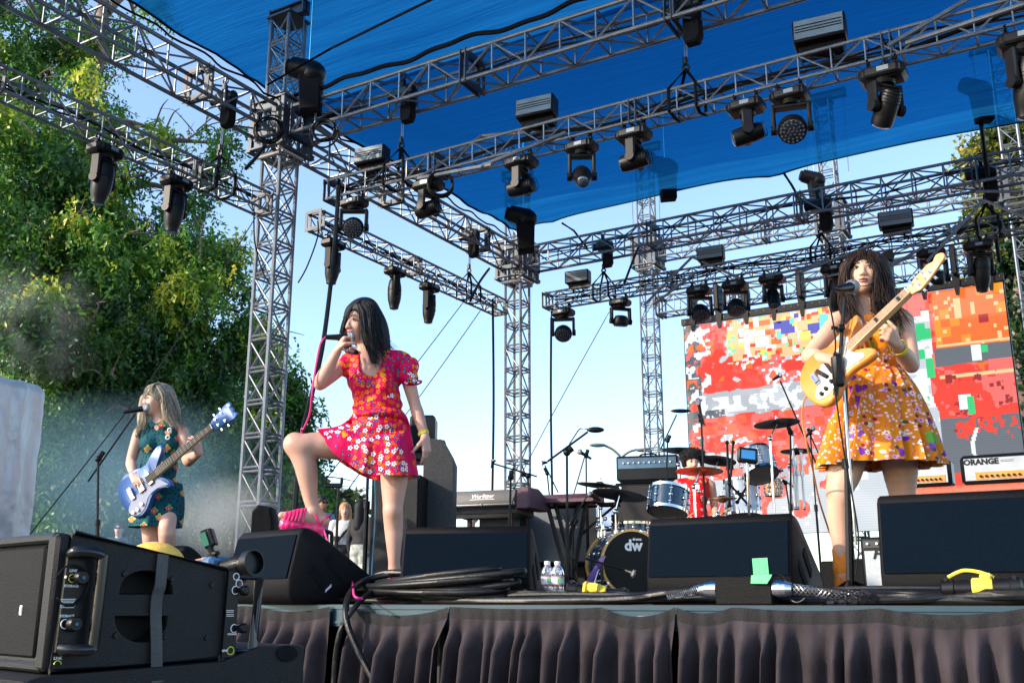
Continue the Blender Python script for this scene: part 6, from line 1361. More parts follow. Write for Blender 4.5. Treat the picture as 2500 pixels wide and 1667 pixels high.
    strands(ho, gd, 230, .006, .0026, M_hbrn, 'long_strand', 9, .012); strands(ho, gd, 26, .014, .0012, M_hbrn, 'stray_strand', 19, .030)
    strands(ho, [[P(2090, 618, -.04), P(2064, 650, -.04), P(2055, 690, -.05), P(2050, 740, -.07), P(2064, 778, -.10)], [P(2095, 620, -.07), P(2072, 650, -.08), P(2066, 695, -.08), P(2075, 745, -.10), P(2094, 790, -.13)], [P(2095, 620, -.07), P(2072, 650, -.08), P(2066, 695, -.08), P(2090, 745, -.12), P(2100, 770, -.13)]], 110, .006, .003, M_hbrn, 'side_strand', 10, .010)
    strands(ho, [[P(2140, 650, -.10), P(2138, 680, -.12), P(2120, 695, -.13), P(2094, 698, -.135), P(2080, 702, -.13)], [P(2142, 655, -.10), P(2136, 688, -.12), P(2122, 698, -.135), P(2106, 700, -.135), P(2090, 705, -.13)]], 9, .002, .0018, M_hbrn, 'blown_strand', 12, .001)
    bw = MB(); 
    for sg in (-1, 1): bw.prism([(0, -.008), (.06 * sg, -.035), (.075 * sg, 0), (.06 * sg, .035), (0, .008)], P(2150, 622, .05), HR, Z_, HF, .02, .004)
    build('hair_bow', bw, M_cloth, t)
    band(t, 'wristband', wr.lerp(el, .22), wr - el, .0365, .026, M_wristy)
    s_ = MB(); s_.tube(catmull([P(2060, 752, .03), P(2090, 800, -.105), P(2120, 850, -.13), GO + ga * .20 * 1.0 + gb * .14 - gn * .02], 5), .016, 6); s_.box(P(2121, 776, -.12), (.052, .010, .034), (HR, HF, Z_), bev=.006); build('guitar_strap', s_, mat('orange strap leather', (.62, .20, .02), .5), t)
    M_sock = mat('orange ribbed sock', (.80, .24, .02), .8, 0, .1, 60, .4, 160); k = SDF(.005); f = Vector((an.x, an.y, .05)); k.cap(P(2056, 1346, .06), .047, P(2057, 1385, .06), .041, .01).cap(P(2057, 1385, .06), .039, f + HF * .02, .040, .02); sdf_obj('sock', k, M_sock, t)
    k = SDF(.005); k.cap(f + HF * .035 - Z_ * .005, .042, f - HF * .16 - HR * .02 - Z_ * .01, .036, .02); k.cap(f - HF * .16 - HR * .02 - Z_ * .01, .036, f - HF * .20 - HR * .03 - Z_ * .014, .028, .02); sdf_obj('shoe', k, M_blk, t, cut=lambda X, Y, Z: (.002 - Z) + 0 * X + 0 * Y)
    f = Vector((an2.x, an2.y, .05)); k = SDF(.006); k.cap(f + HF * .035 - Z_ * .005, .042, f - HF * .17 - Z_ * .01, .036, .02); sdf_obj('shoe', k, M_blk, t, cut=lambda X, Y, Z: (.002 - Z) + 0 * X + 0 * Y)
guitarist()
# ================= bassist =================
def bassist():
    R0 = 7.6
    def P(u, v, dd=0.): return W(u, v, R0 + dd)
    t = thing('person', 'ash-blonde bassist in dark teal rose-print dress behind a microphone', 'person', onz(390, R0), 0)
    H = SDF(.007); fr = headf(-HF * .70 - HR * .72 - Z_ * .02, Z_); hc = P(382, 976, -.02); HP = head(H, hc, fr, 1.02)
    tx = (HR * .93 - HF * .3).normalized(), (HF * .93 + HR * .3).normalized(), Z_
    H.cap(P(388, 1045), .050, P(388, 1000), .046, .03)
    H.cap(P(350, 1050, .02), .042, P(436, 1046, -.02), .042, .035).ell(P(390, 1075), (.15, .10, .15), tx, .05).ell(P(388, 1140), (.135, .095, .14), tx, .05).ell(P(390, 1205), (.165, .12, .12), tx, .05)
    sh, el, wr = P(340, 1056, .02), P(320, 1126, .02), P(325, 1160, -.20)
    H.chain([(sh, .045), (sh.lerp(el, .5), .044), (el, .038), (el.lerp(wr, .3), .040), (el.lerp(wr, .8), .029), (wr, .026)], .02)
    hand(H, wr, P(343, 1186, -.28) - wr, -HF * .5 + Z_ * .6 - HR * .35, HR * .8 + Z_ * .5, [[.35, .6, .4], [.3, .45, .3], [.35, .45, .3], [.5, .6, .4]], .12, 1.0)
    sh, el, wr = P(446, 1054, -.02), P(458, 1124, -.05), P(486, 1106, -.30)
    H.chain([(sh, .047), (sh.lerp(el, .5), .045), (el, .040), (el.lerp(wr, .3), .042), (el.lerp(wr, .8), .031), (wr, .027)], .02)
    hand(H, wr, P(474, 1082, -.36) - wr, HR * .7 - HF * .6, Z_ * .6 - HF * .2 - HR * .3, [[.35, .8, .5], [.45, .8, .5], [.6, .8, .6], [.7, .9, .6]], .25, 1.0)
    hp, kn, an = P(365, 1225, .0), P(367, 1310, .0), P(368, 1440, .05)
    H.chain([(hp, .085), (kn, .058), (kn.lerp(an, .3) + HF * .014, .056), (an, .034)], .03); H.ell(kn - HF * .02, (.038, .034, .044), None, .02)
    hp, kn2, an2 = P(410, 1225, .0), P(407, 1290, -.16), P(415, 1440, -.02)
    H.chain([(hp, .090), (kn2, .062), (kn2.lerp(an2, .3) + HF * .014, .060), (an2, .035)], .03); H.ell(kn2 - HF * .02 + Z_ * .01, (.045, .038, .05), None, .02)
    for a_ in (an, an2): f = Vector((a_.x, a_.y, .045)); H.chain([(a_, .034), (f, .034), (f - HF * .16, .026)], .02)
    sdf_obj('body', H, M_skin3, t); face(t, HP, fr, 1.02, closed=True, lip=M_pinklip)
    DM = floral('teal rose print', (.006, .075, .095), [(34, .20, [(.002, .006, .012)], None, .8, 0, None), (9.5, .22, [(.10, .40, .12), (.45, .50, .12)], None, .75, 4, None), (9.5, .17, [(.65, .02, .06), (.70, .25, .10)], (.75, .40, .25), .75, 5, None)], .7)
    # same cells for leaf and rose layers: shift the rose layer onto the leaves
    mps = [x for x in DM.node_tree.nodes if x.type == 'MAPPING']; mps[2].inputs['Location'].default_value = tuple(a + b for a, b in zip(mps[1].inputs['Location'].default_value, (.004, 0, .006)))
    D = SDF(.007); g = .010
    D.cap(P(353, 1052, .02), .040 + g, P(433, 1047, -.02), .040 + g, .03).ell(P(390, 1075), (.152 + g, .102 + g, .15), tx, .05).ell(P(388, 1140), (.138 + g, .10 + g, .14), tx, .05).ell(P(390, 1200), (.165 + g, .12 + g, .12), tx, .05)
    for sx in (-1, 1): D.ell(P(388 + sx * 24, 1082, -.08), (.06, .055, .06), None, .04)
    D.ell(P(380, 1030, -.13), (.035, .10, .06), (HR, HF, Z_), .005, True); D.cap(P(388, 1050, 0), .056, P(388, 980, 0), .07, .01, True)
    bd = sdf_obj('dress', D, DM, t)
    loft('skirt', bd, [ring(P(389, 1180), .168, .13), ring(P(388, 1215), .185, .15), ring(P(382, 1250, -.03), .198, .17), ring(P(378, 1287, -.04), .19, .185)], [(7, .001), (7, .004), (7, .007), (7, .010)], DM, seed=7)
    co = MB()
    for sx in (-1, 1): co.prism([(0, 0), (.05 * sx, .028), (.058 * sx, .0), (.03 * sx, -.035)], P(381, 1034, -.125), HR, Z_, HF, .01, .002)
    build('collar', co, DM, bd)
    R_, F_, U_ = fr; G = SDF(.0065)
    G.ell(hc + U_ * .036 - F_ * .022, (.095, .108, .098), fr, .02)
    G.chain([(P(400, 965, .04), .085), (P(412, 1000, .04), .085), (P(418, 1028, .02), .070), (P(424, 1045, 0), .035)], .03)
    G.chain([(P(356, 975, .02), .045), (P(350, 1010, .02), .045), (P(345, 1040, -.02), .032), (P(334, 1062, -.04), .018)], .03)
    G.chain([(P(404, 990, -.06), .035), (P(408, 1020, -.08), .032)], .02)
    G.ell(hc + F_ * .105 - U_ * .026, (.058, .060, .078), fr, .012, True)
    ho = sdf_obj('hair', G, M_hash, t)
    strands(ho, [[P(385, 938, -.03), P(410, 955, -.03), P(428, 990, 0), P(440, 1020, 0), P(450, 1042, -.02)], [P(385, 938, -.09), P(402, 960, -.10), P(415, 995, -.10), P(425, 1025, -.11), P(440, 1046, -.12)], [P(380, 940, -.10), P(394, 962, -.13), P(399, 995, -.13), P(400, 1020, -.13), P(410, 1040, -.14)]], 190, .008, .0030, M_hash, 'long_strand', 13, .012)
    strands(ho, [[P(375, 940, -.05), P(354, 960, -.03), P(347, 990, -.02), P(342, 1025, -.05), P(328, 1058, -.08)], [P(376, 941, -.09), P(358, 962, -.09), P(352, 995, -.08), P(355, 1028, -.11), P(345, 1050, -.13)]], 90, .006, .0036, M_hash, 'side_strand', 14, .006)
    fg = [[HP(x * .9, .010, .126), HP(x * 1.05, .050, .106), HP(x * 1.15, .080 - abs(x) * .25, .070), HP(x * 1.25 + .004, .093 - abs(x) * .35, .034)] for x in (-.06, -.03, 0, .03, .06)]
    strands(ho, fg, 60, .003, .003, M_hash, 'fringe', 15, .001)
    s_ = MB(); pts = catmull([P(424, 1030, -.06), P(415, 1050, -.145), P(408, 1080, -.165), P(400, 1105, -.19)], 5)
    for a_, b_ in zip(pts[:-1], pts[1:]): s_.box((a_ + b_) / 2, ((b_ - a_).length * 1.1, .05, .006), ((b_ - a_), HR, (b_ - a_).cross(HR)))
    so_ = build('guitar_strap', s_, M_cloth, t); k = MB()
    for i in range(2, len(pts) - 5, 3): k.torus(pts[i] - HF * .012, HF, .014, .005, 10, 4)
    build('ring_pattern', k, M_white, so_)
    for a_ in (an, an2): f = Vector((a_.x, a_.y, .04)); k = SDF(.007); k.cap(f + HF * .03, .040, f - HF * .17, .034, .02); sdf_obj('shoe', k, M_blk, t, cut=lambda X, Y, Z: (.002 - Z) + 0 * X + 0 * Y)
bassist()
# ================= drummer =================
def drummer():
    R0 = 10.1
    def P(u, v, dd=0.): return W(u, v, R0 + dd)
    t = thing('person', 'drummer in red flowered top and black fur hat behind a cymbal', 'person', onz(1690, R0), 0)
    H = SDF(.009); fr = headf(-HF * .98 + HR * .05 + Z_ * .0, Z_); hc = P(1691, 1130); HP = head(H, hc, fr, 1.0)
    H.cap(P(1692, 1175), .05, P(1691, 1150), .046, .03).cap(P(1655, 1180), .045, P(1728, 1178), .045, .03).ell(P(1692, 1205), (.15, .10, .16), None, .05).ell(P(1692, 1260), (.14, .1, .15), None, .05).ell(P(1692, 1310), (.17, .13, .12), None, .05)
    for sh, el, wr in ((P(1648, 1186), P(1632, 1245, .0), P(1668, 1272, -.22)), (P(1736, 1184), P(1745, 1240, .02), P(1752, 1262, -.25))):
        H.chain([(sh, .046), (el, .038), (el.lerp(wr, .3), .040), (wr, .027)], .02); hand(H, wr, HR * .2 - HF * .8 - Z_ * .2, Z_, HR, [.9, 1.1, .8])
        k = MB(); k.cyl(wr - HF * .10 + HF * .2, wr - HF * .42 + Z_ * .06 + HR * .05, .008, .005, 8); single('drumstick', k, mat('pale drumstick wood', (.6, .42, .22), .5), 'wooden drumstick in the ' + ('left-hand side' if sh.x < hc.x else 'right-hand side') + ' hand of the drummer', 'drumstick', 'drumsticks of the drummer')
    for sx in (-1, 1): H.chain([(P(1692 + sx * 16, 1320), .08), (P(1692 + sx * 45, 1330, -.4), .06), (P(1692 + sx * 45, 1430, -.42), .04)], .03)
    sdf_obj('body', H, M_skin2, t); face(t, HP, fr, 1.0)
    DM = floral('red blossom print', (.70, .012, .015), [(16, .22, [(.75, .55, .60), (.7, .5, .2)], (.5, .05, .1), .6, 5, (3, .45)), (24, .18, [(.25, .15, .30), (.10, .15, .05)], None, .4, 5, (3, .5))])
    D = SDF(.009); D.cap(P(1660, 1180), .052, P(1723, 1178), .052, .03).ell(P(1692, 1205), (.165, .115, .16), None, .05).ell(P(1692, 1260), (.155, .115, .16), None, .05).ell(P(1692, 1305), (.18, .14, .12), None, .05); D.cap(P(1692, 1180), .06, P(1692, 1140), .07, .01, True); sdf_obj('top', D, DM, t)
    G = SDF(.009); G.ell(hc + Z_ * .075 + HF * .02, (.125, .12, .075), None, .03).cap(hc + Z_ * .03 + HR * .085, .035, hc + HR * .085 - Z_ * .02, .028, .02).cap(hc + Z_ * .03 - HR * .085, .035, hc - HR * .085 - Z_ * .02, .028, .02)
    Mf = mat('black fur', (.006, .006, .007), .95, 0, .3, 40, 1.0, 60); ho = sdf_obj('fur_hat', G, Mf, t); rr = random.Random(2); k = MB()
    for i in range(500):
        d = Vector((rr.gauss(0, 1), rr.gauss(0, 1), rr.gauss(0, 1))).normalized(); q = hc + Z_ * .075 + HF * .02 + Vector((d.x * .12, d.y * .115, d.z * .07)); k.cyl(q, q + d * .022 + Z_ * rr.uniform(-.01, .01), .004, .001, 4, False)
    build('fur', k, Mf, ho)
    st_ = thing('drum_stool', 'black round stool under the drummer', 'stool', onz(1692, R0 + .05)); k = MB(); q = onz(1692, R0 + .05); k.lathe([(.15, .42), (.17, .44), (.17, .5), (.14, .52)], q, Z_, 20); build('seat', k, M_cloth, st_); k = MB(); k.cyl(q, q + Z_ * .43, .02); 
    for a_ in (0, 2.1, 4.2): k.cyl(q + Z_ * .2, q + Vector((cos(a_) * .25, sin(a_) * .25, .01)), .012)
    build('leg', k, M_chrome, st_)
drummer()
# ================= drum kit =================
M_shell = mat('dark blue drum shell', (.006, .035, .07), .2, .1, .3, 30, coat=.7); M_pale = mat('pale blue silver drum shell', (.42, .50, .60), .25, .2, .1, 20, coat=.6); M_skin = mat('smoky drum head', (.16, .15, .14), .5, 0, .15, 8); M_blkhead = mat('black drum head', (.004, .004, .005), .35, 0, .2, 4, spec=.2); M_gold = mat('golden wood hoop', (.55, .30, .06), .3, 0, .2, 12, coat=.6)
M_bronze = mat('bronze cymbal', (.40, .20, .10), .35, .85, .3, 14); M_dcym = mat('dark cymbal underside', (.10, .085, .075), .4, .8, .3, 14)
def drum(label, c, ax, r, depth, shell, head_m, hoop_m=None, lugs=8, grp='drums of the kit', under=None):
    c, ax = Vector(c), Vector(ax).normalized(); t = thing('drum', label, 'drum', c, 0, grp)
    k = MB(); k.lathe([(r, -depth / 2), (r, depth / 2)], c, ax, 36, cap=False); build('shell', k, shell, t)
    for sg in (-1, 1):
        k = MB(); k.lathe([(r * .985, 0), (.001, 0)], c + ax * sg * (depth / 2 + .004), ax, 36, cap=False); build('drum_head', k, head_m if sg > 0 or under is None else under, t)
        k = MB(); k.lathe([(r * .985, -.012), (r + .014, -.012), (r + .016, .012), (r * .985, .014), (r * .985, -.012)], c + ax * sg * depth / 2, ax, 36, cap=False); build('hoop', k, hoop_m or M_chrome, t)
    d, a, b = basis(ax)
    for i in range(lugs):
        an = 2 * pi * i / lugs + .3; e = a * cos(an) + b * sin(an); k = MB()
        k.cyl(c + e * (r + .012) - ax * depth * .48, c + e * (r + .012) + ax * depth * .48, .004, n=6); k.ell(c + e * (r + .008), .018, n=10, m=6); k.ell(c + e * (r + .010) + ax * depth * .3, .013, n=8, m=6); k.ell(c + e * (r + .010) - ax * depth * .3, .013, n=8, m=6); build('lug', k, M_chrome, t)
    return t, c, ax, a, b
kc = W(1523, 1376, 9.0); kax = (-HF * .95 + HR * .24).normalized()
t, c, ax, a, b = drum('black-headed kick drum with golden hoop and white letters', kc, kax, .270, .42, M_shell, M_blkhead, M_gold, 10)
sr = Z_.cross(ax).normalized()
text_mesh('dw', .13, c + ax * .218 + Z_ * .145 + sr * .01, sr, Z_, ax, M_white, t, 'logo', bold=.0045); text_mesh('drums', .032, c + ax * .218 + Z_ * .200 + sr * .045, sr, Z_, ax, M_white, t, 'logo', bold=.001)
for i in range(10): an = 2 * pi * i / 10; e = sr * cos(an) + Z_ * sin(an); build('claw', MB().box(c + ax * .215 + e * .282, (.02, .03, .02), (e, e.cross(ax), ax), bev=.004), M_chrome, t)
for sg in (-1, 1): build('spur', MB().cyl(c + sr * sg * .27 + ax * .12 - Z_ * .05, c + sr * sg * .40 + ax * .2 - Z_ * (c.z - .01), .009, n=8), M_chrome, t)
drum('dark blue rack tom left of the drummer', W(1632, 1222, 8.9), (Z_ + HF * .25 + HR * .18), .165, .20, M_shell, M_skin)
drum('pale blue tom right of the drummer, its lower head showing', W(1851, 1133, 9.8), (Z_ + HF * .55 - HR * .12), .155, .24, M_pale, M_skin, under=M_skin)
drum('pale blue floor tom behind the cymbal stands', W(1812, 1215, 10.3), Z_ + HF * .1, .17, .34, M_pale, M_skin)
drum('small golden wooden drum under the pale blue tom', W(1888, 1190, 10.2), Z_ + HR * .05, .075, .15, mat('golden drum wood', (.55, .30, .12), .3, coat=.5), M_skin, lugs=6)
drum('shallow chrome-rimmed snare drum above the kick drum', W(1543, 1292, 9.4), Z_ + HF * .05, .175, .09, M_shell, M_skin)
def cymbal(label, u, v, R, rpx, tx, ty, m=None, post=None, two=False, base_u=None):
    c = W(u, v, R); r = rpx * R * 1.02 / 2459; n = (Z_ + HR * tx + HF * ty).normalized(); t = thing('cymbal', label, 'cymbal', onz(base_u or u, R), 0, 'cymbals on their stands')
    k = MB()
    for dz, sg in ((0, 1),) + (((-.03, -1),) if two else ()): k.lathe([(.012, .022 * sg + dz), (.03, .018 * sg + dz), (.045, .005 * sg + dz), (r * .6, -.006 * sg + dz), (r, -.016 * sg + dz), (r, -.018 * sg + dz), (r * .6, -.009 * sg + dz), (.045, .002 * sg + dz), (.03, .015 * sg + dz), (.012, .019 * sg + dz)], c, n, 40, cap=False)
    build('plate', k, m or M_dcym, t); k = MB(); k.cyl(c, c + n * .06, .006, n=8); k.box(c + n * .05, (.04, .008, .012), basis(n)[1:] + (n,), bev=.002); k.cyl(c + n * .018, c + n * .032, .018, n=12); build('wing_nut', k, M_chrome, t)
    b0 = onz(base_u or u, R); q = b0.lerp(c, .0); q.z = c.z - .16; k = MB(); k.cyl(c - n * .02, q, .007, n=8); k.cyl(q, b0 + Z_ * .3, .011, n=8); k.cyl(b0 + Z_ * .6, b0 + Z_ * .1, .015, n=8); k.ell(q, .026, n=10, m=6); k.cyl(b0 + Z_ * .56, b0 + Z_ * .62, .022, n=10)
    build('stand', k, M_chrome, t); 
    for an in (.4, 2.5, 4.6): build('leg', MB().tube([b0 + Z_ * .38, b0 + Vector((cos(an) * .28, sin(an) * .28, .012))], .009, 6), M_chrome, t)
    return t
cymbal('large flat cymbal high left of the kick drum', 1465, 1181, 9.3, 55, .12, .0)
cymbal('broad cymbal right of it, tilted toward us, above the snare', 1513, 1204, 9.0, 66, .16, .10, base_u=1508)
cymbal('dark cymbal directly above the fur hat of the drummer', 1670, 1097, 10.7, 52, .08, .02)
cymbal('copper-coloured cymbal hiding the lower face of the drummer', 1707, 1146, 9.4, 57, .03, .07, M_bronze)
cymbal('dark cymbal right of the drummer head, half hidden', 1753, 1121, 10.9, 44, .16, .13)
cymbal('highest cymbal in front of the video screen', 1896, 1030, 9.6, 55, -.06, .07, base_u=1905)
cymbal('pair of small stacked cymbals right of the pale blue tom', 1943, 1098, 10.0, 37, .02, .04, two=True, base_u=1950)
cymbal('thin hi-hat pair at the right elbow of the drummer', 1763, 1214, 9.7, 35, -.03, .01, M_bronze, two=True)
for lb, segs, m in (('dark horizontal hardware bar behind the kick drum', [((1380, 1299, 9.9), (1500, 1293, 9.9))], M_blkm), ('chrome stand rod crossing diagonally left of the bass cabinet', [((1425, 1298, 9.2), (1515, 1222, 9.2))], M_blkm),
                    ('chrome clamp column left of the snare drum', [((1466, 1240, 9.1), (1472, 1400, 9.1)), ((1462, 1270, 9.1), (1478, 1266, 9.1)), ((1458, 1285, 9.1), (1490, 1288, 9.1)), ((1476, 1290, 9.1), (1480, 1440, 9.1))], M_chrome),
                    ('group of straight chrome poles left of the guitarist', [((1945, 1100, 10.0), (1948, 1240, 10)), ((1935, 1060, 9.9), (1942, 1240, 9.9)), ((1955, 1100, 9.9), (1964, 1240, 9.9))], M_steel),
                    ('black crossed stand rods before the pale floor tom', [((1800, 1225, 9.7), (1828, 1180, 9.7)), ((1780, 1180, 9.7), (1830, 1235, 9.7)), ((1775, 1080, 9.9), (1782, 1235, 9.9)), ((1790, 1080, 9.9), (1779, 1235, 9.9))], M_blkm),
                    ('chrome memory clamp at the tom mount beside the rack tom', [((1660, 1205, 9.0), (1675, 1225, 9.0)), ((1675, 1225, 9.0), (1662, 1238, 9.0)), ((1700, 1180, 9.3), (1706, 1200, 9.3))], M_chrome)):
    k = MB()
    for p, q in segs: k.cyl(W(*p), W(*q), .012, n=8); k.ell(W(*p), .021, n=8, m=6); k.ell(W(*q), .019, n=8, m=6); mm = W(*p).lerp(W(*q), .4); k.cyl(mm - Z_ * .02, mm + Z_ * .02, .022, n=10)
    single('drum_hardware', k, m, lb, 'drum hardware', 'rods and clamps of the drum kit')
t = thing('drum_module', 'small electronic drum module with blue display on a stand', 'drum module', W(1825, 1112, 9.5)); q = W(1825, 1112, 9.5); ux = (HR - Z_ * .12).normalized(); uz = (Z_ + HR * .12 + HF * .2).normalized(); uy = uz.cross(ux)
build('case', MB().box(q, (.19, .06, .15), (ux, uy, uz), bev=.015), M_blk, t); so_ = build('display', MB().box(q - uy * -.033 if uy.dot(HF) < 0 else q - uy * .033, (.13, .006, .085), (ux, uy, uz)), mat('blue display', (.02, .10, .25), .15, 0, .1, 4, emit=(.03, .16, .38, .5)), t)
build('pole', MB().cyl(q - uz * .07, onz(1835, 9.6), .012, n=8), M_chrome, t)
st_ = thing('microphone_stand', 'low stand aiming a microphone at the black kick drum head', 'microphone stand', onz(1470, 8.5), 0, 'microphone stands on stage'); k = MB(); k.cyl(W(1430, 1363, 8.5), W(1530, 1392, 8.5), .010, n=8); k.cyl(W(1470, 1374, 8.5), onz(1470, 8.5), .012, n=8); build('pole', k, M_blkm, st_)
k = MB(); k.lathe([(.13, .0), (.13, .02), (.02, .03)], onz(1470, 8.5), Z_, 20); build('foot', k, M_blkm, st_)
micro('microphone in front of the kick drum', W(1526, 1391, 8.48), W(1550, 1401, 8.45), .022, ball=False)
k = MB(); k.box(W(1505, 1225, 9.2), (.03, .03, .03)); k.cyl(W(1503, 1278, 9.2), W(1494, 1265, 9.2), .014); k.cyl(W(1494, 1265, 9.2), W(1504, 1262, 9.2), .032, n=12); single('clip_microphone', k, M_blk, 'small black clip-on microphone left of the bass cabinet', 'microphone')
# guitar leaning on a stand, left of the kick drum
k = MB(); k.prism([(-.03, 0), (.03, 0), (.022, .33), (-.022, .33)], W(1425, 1440, 8.7), HR, (Z_ * .9 + HR * .55).normalized(), -HF, .03, .004); single('leaning_guitar_neck', k, mat('glossy violet lacquer', (.12, .06, .30), .15, .3, .3, 5, coat=.8), 'glossy violet instrument body leaning left of the kick drum', 'instrument')
# pedals at the guitarist's feet
for i, (u, v, w_) in enumerate(((2045, 1448, .10), (2075, 1450, .07), (2112, 1447, .11), (2150, 1450, .09))):
    q = onz(u, 4.45 - i * .03); r_ = thing('effect_pedal', ['leftmost chrome-edged pedal at the guitarist shoe', 'small dark pedal beside the microphone stand foot', 'wide chrome pedal right of the microphone stand', 'rightmost pedal before the right wedge'][i], 'effect pedal', q, 0, 'effect pedals'); k = MB(); k.box(q + Z_ * .02, (w_, .11, .04), bev=.008); build('case', k, M_blk if i % 2 else M_steel, r_); build('footswitch', MB().cyl(q + Z_ * .04 - Y_ * .03, q + Z_ * .055 - Y_ * .03, .008).cyl(q + Z_ * .04 + Y_ * .03 + X_ * .02, q + Z_ * .05 + Y_ * .03 + X_ * .02, .006), M_chrome, r_)
for i, (p, h_) in enumerate(((W(640, 1467, 9.6), 0),)):
    q = onz(626, 9.6); k = MB(); k.prism([(-.10, 0), (.10, 0), (.105, .75), (.07, .88), (-.05, .90), (-.10, .84)], q, HR, Z_, HF, .3, .03); single('covered_speaker', k, M_cloth, 'rounded black cover standing left of the front tower foot', 'covered speaker')
# barricade rails behind the raised foot
k = MB()
for i in range(6): k.cyl(onz(668 + i * 10, 10.5), W(668 + i * 10, 1285, 10.5), .010, n=6)
k.tube(catmull([onz(660, 10.5), W(660, 1310, 10.5), W(668, 1283, 10.5), W(700, 1280, 10.5), W(728, 1283, 10.5), W(734, 1310, 10.5), onz(734, 10.5)], 4), .018, 7); single('crowd_barrier', k, M_blkm, 'black tubular barrier between front tower and raised foot', 'barrier')
k = MB()
for i in range(7): k.cyl(onz(752 + i * 8, 9.2), W(752 + i * 8, 1300, 9.2), .010, n=6)
k.tube(catmull([onz(745, 9.2), W(745, 1320, 9.2), W(752, 1298, 9.2), W(785, 1296, 9.2), W(806, 1300, 9.2), W(810, 1320, 9.2), onz(810, 9.2)], 4), .018, 7); single('crowd_barrier', k, M_blkm, 'black tubular barrier just right of the raised pink shoe', 'barrier')
# ================= backstage =================
bp_ = MB(); bp_.box((-18.05, 17.0, -.33), (20, 24, .6)); single('backstage_platform', bp_, mat('worn grey platform boards', (.10, .10, .10), .8, 0, .3, 2), 'low grey backstage platform beyond the left side of the stage', 'platform')
def standing(label, u, vh, R, hair_m, top_m, leg_m, skin_m, turn=0.0, hh=1.62, long_hair=False, glasses=False, arms='down', cat='person', strap=False):
    hc = W(u, vh, R); F_ = (-HF * cos(turn) + HR * sin(turn)); R_ = F_.cross(Z_); base = Vector((hc.x, hc.y, hc.z - hh + .12)); t = thing('person', label, cat, base, 0, 'people standing backstage')
    def P(x, f, z): return base + R_ * x + F_ * f + Z_ * z
    H = SDF(.014); fr = headf(F_, Z_); HP = head(H, hc, fr, 1.0); s = hh / 1.62
    H.cap(P(0, 0, hh - .28), .05, hc, .045, .03).cap(P(-.15, 0, hh - .32), .045, P(.15, 0, hh - .32), .045, .03).ell(P(0, 0, hh - .45), (.15, .10, .16), (R_, F_, Z_), .04).ell(P(0, 0, .95 * s), (.15, .11, .14), (R_, F_, Z_), .04)
    ha = []
    for sg in (-1, 1):
        sh = P(sg * .17, 0, hh - .33)
        if arms == 'down': el, wr = P(sg * .21, -.02, hh - .60), P(sg * .20, .06, hh - .83)
        else: el, wr = P(sg * .20, .04, hh - .58), P(sg * .06, .22, hh - .45)
        ha.append((sh, el, wr)); H.chain([(sh, .045), (el, .036), (wr, .026)], .02); hand(H, wr, (wr - el), F_, R_ * -sg, [.4, .5, .3], 0)
    for sg in (-1, 1): H.chain([(P(sg * .08, 0, .85 * s), .08), (P(sg * .09, .02, .47 * s), .055), (P(sg * .09, 0, .09), .035)], .02); H.cap(P(sg * .09, -.02, .05), .035, P(sg * .09, .14, .035), .03, .02)
    sdf_obj('body', H, skin_m, t); face(t, HP, fr, 1.0, liner=False)
    D = SDF(.014); D.cap(P(-.15, 0, hh - .32), .056, P(.15, 0, hh - .32), .056, .03).ell(P(0, 0, hh - .45), (.165, .115, .17), (R_, F_, Z_), .04).ell(P(0, 0, hh - .65), (.16, .12, .14), (R_, F_, Z_), .04)
    for sh, el, wr in ha: D.chain([(sh, .058), (el, .047), (el.lerp(wr, .85), .038)], .02)
    sdf_obj('top', D, top_m, t); D = SDF(.014); D.ell(P(0, 0, .93 * s), (.165, .125, .14), (R_, F_, Z_), .04)
    for sg in (-1, 1): D.chain([(P(sg * .08, 0, .85 * s), .095), (P(sg * .09, .01, .47 * s), .075), (P(sg * .095, 0, .10), .065)], .02)
    sdf_obj('trousers', D, leg_m, t); G = SDF(.012); G.ell(hc + Z_ * .035 - F_ * .02, (.088, .10, .095), fr, .02)
    if long_hair: G.cap(hc - F_ * .05, .085, hc - Z_ * .28 - F_ * .07, .07, .03); [G.cap(hc + R_ * sg * .07, .035, hc + R_ * sg * .09 - Z_ * .22 + F_ * .02, .025, .02) for sg in (-1, 1)]
    G.ell(hc + F_ * .10 - Z_ * .03, (.062, .06, .08), fr, .01, True); sdf_obj('hair', G, hair_m, t)
    if glasses:
        k = MB(); [k.ell(HP(sg * .032, .095, .006), (.026, .006, .018), (R_, F_, Z_), 12, 6) for sg in (-1, 1)]; k.cyl(HP(-.07, .07, .01), HP(.07, .07, .01), .004, n=5); k.cyl(HP(-.03, .097, .012), HP(.03, .097, .012), .003, n=5); build('sunglasses', k, M_blk, t)
    if strap: k = MB(); k.tube([P(-.13, .07, hh - .30), P(0, .125, hh - .47), P(.12, .13, hh - .66)], .02, 6); build('strap', k, M_blk, t)
    return t
M_bl = mat('ginger blonde hair', (.40, .20, .08), .5, 0, .2, 30); M_wt = mat('white knit', (.62, .62, .62), .9, 0, .1, 30, .3, 60); M_dk = mat('charcoal cloth', (.02, .02, .022), .8, 0, .3, 14, .3, 40); M_ls = mat('light blue shirt', (.22, .32, .50), .8, 0, .15, 10)
M_pat = mat('white and grey patterned trousers', (.42, .44, .40), .9, 0, .8, 9, .2, 30); M_tan = skin_mat('tanned skin', (.30, .15, .09)); M_fair = skin_mat('fair skin', (.60, .38, .30))
standing('fair woman with fringe and white knit top standing behind the singer', 842, 1245, 15.6, M_bl, M_wt, M_dk, M_fair, .15, 1.6, True, strap=True)
standing('person with long dark hair seen from behind in dark jacket and patterned trousers', 884, 1240, 15.0, M_hblk, M_dk, M_pat, M_fair, 2.6, 1.62, True)
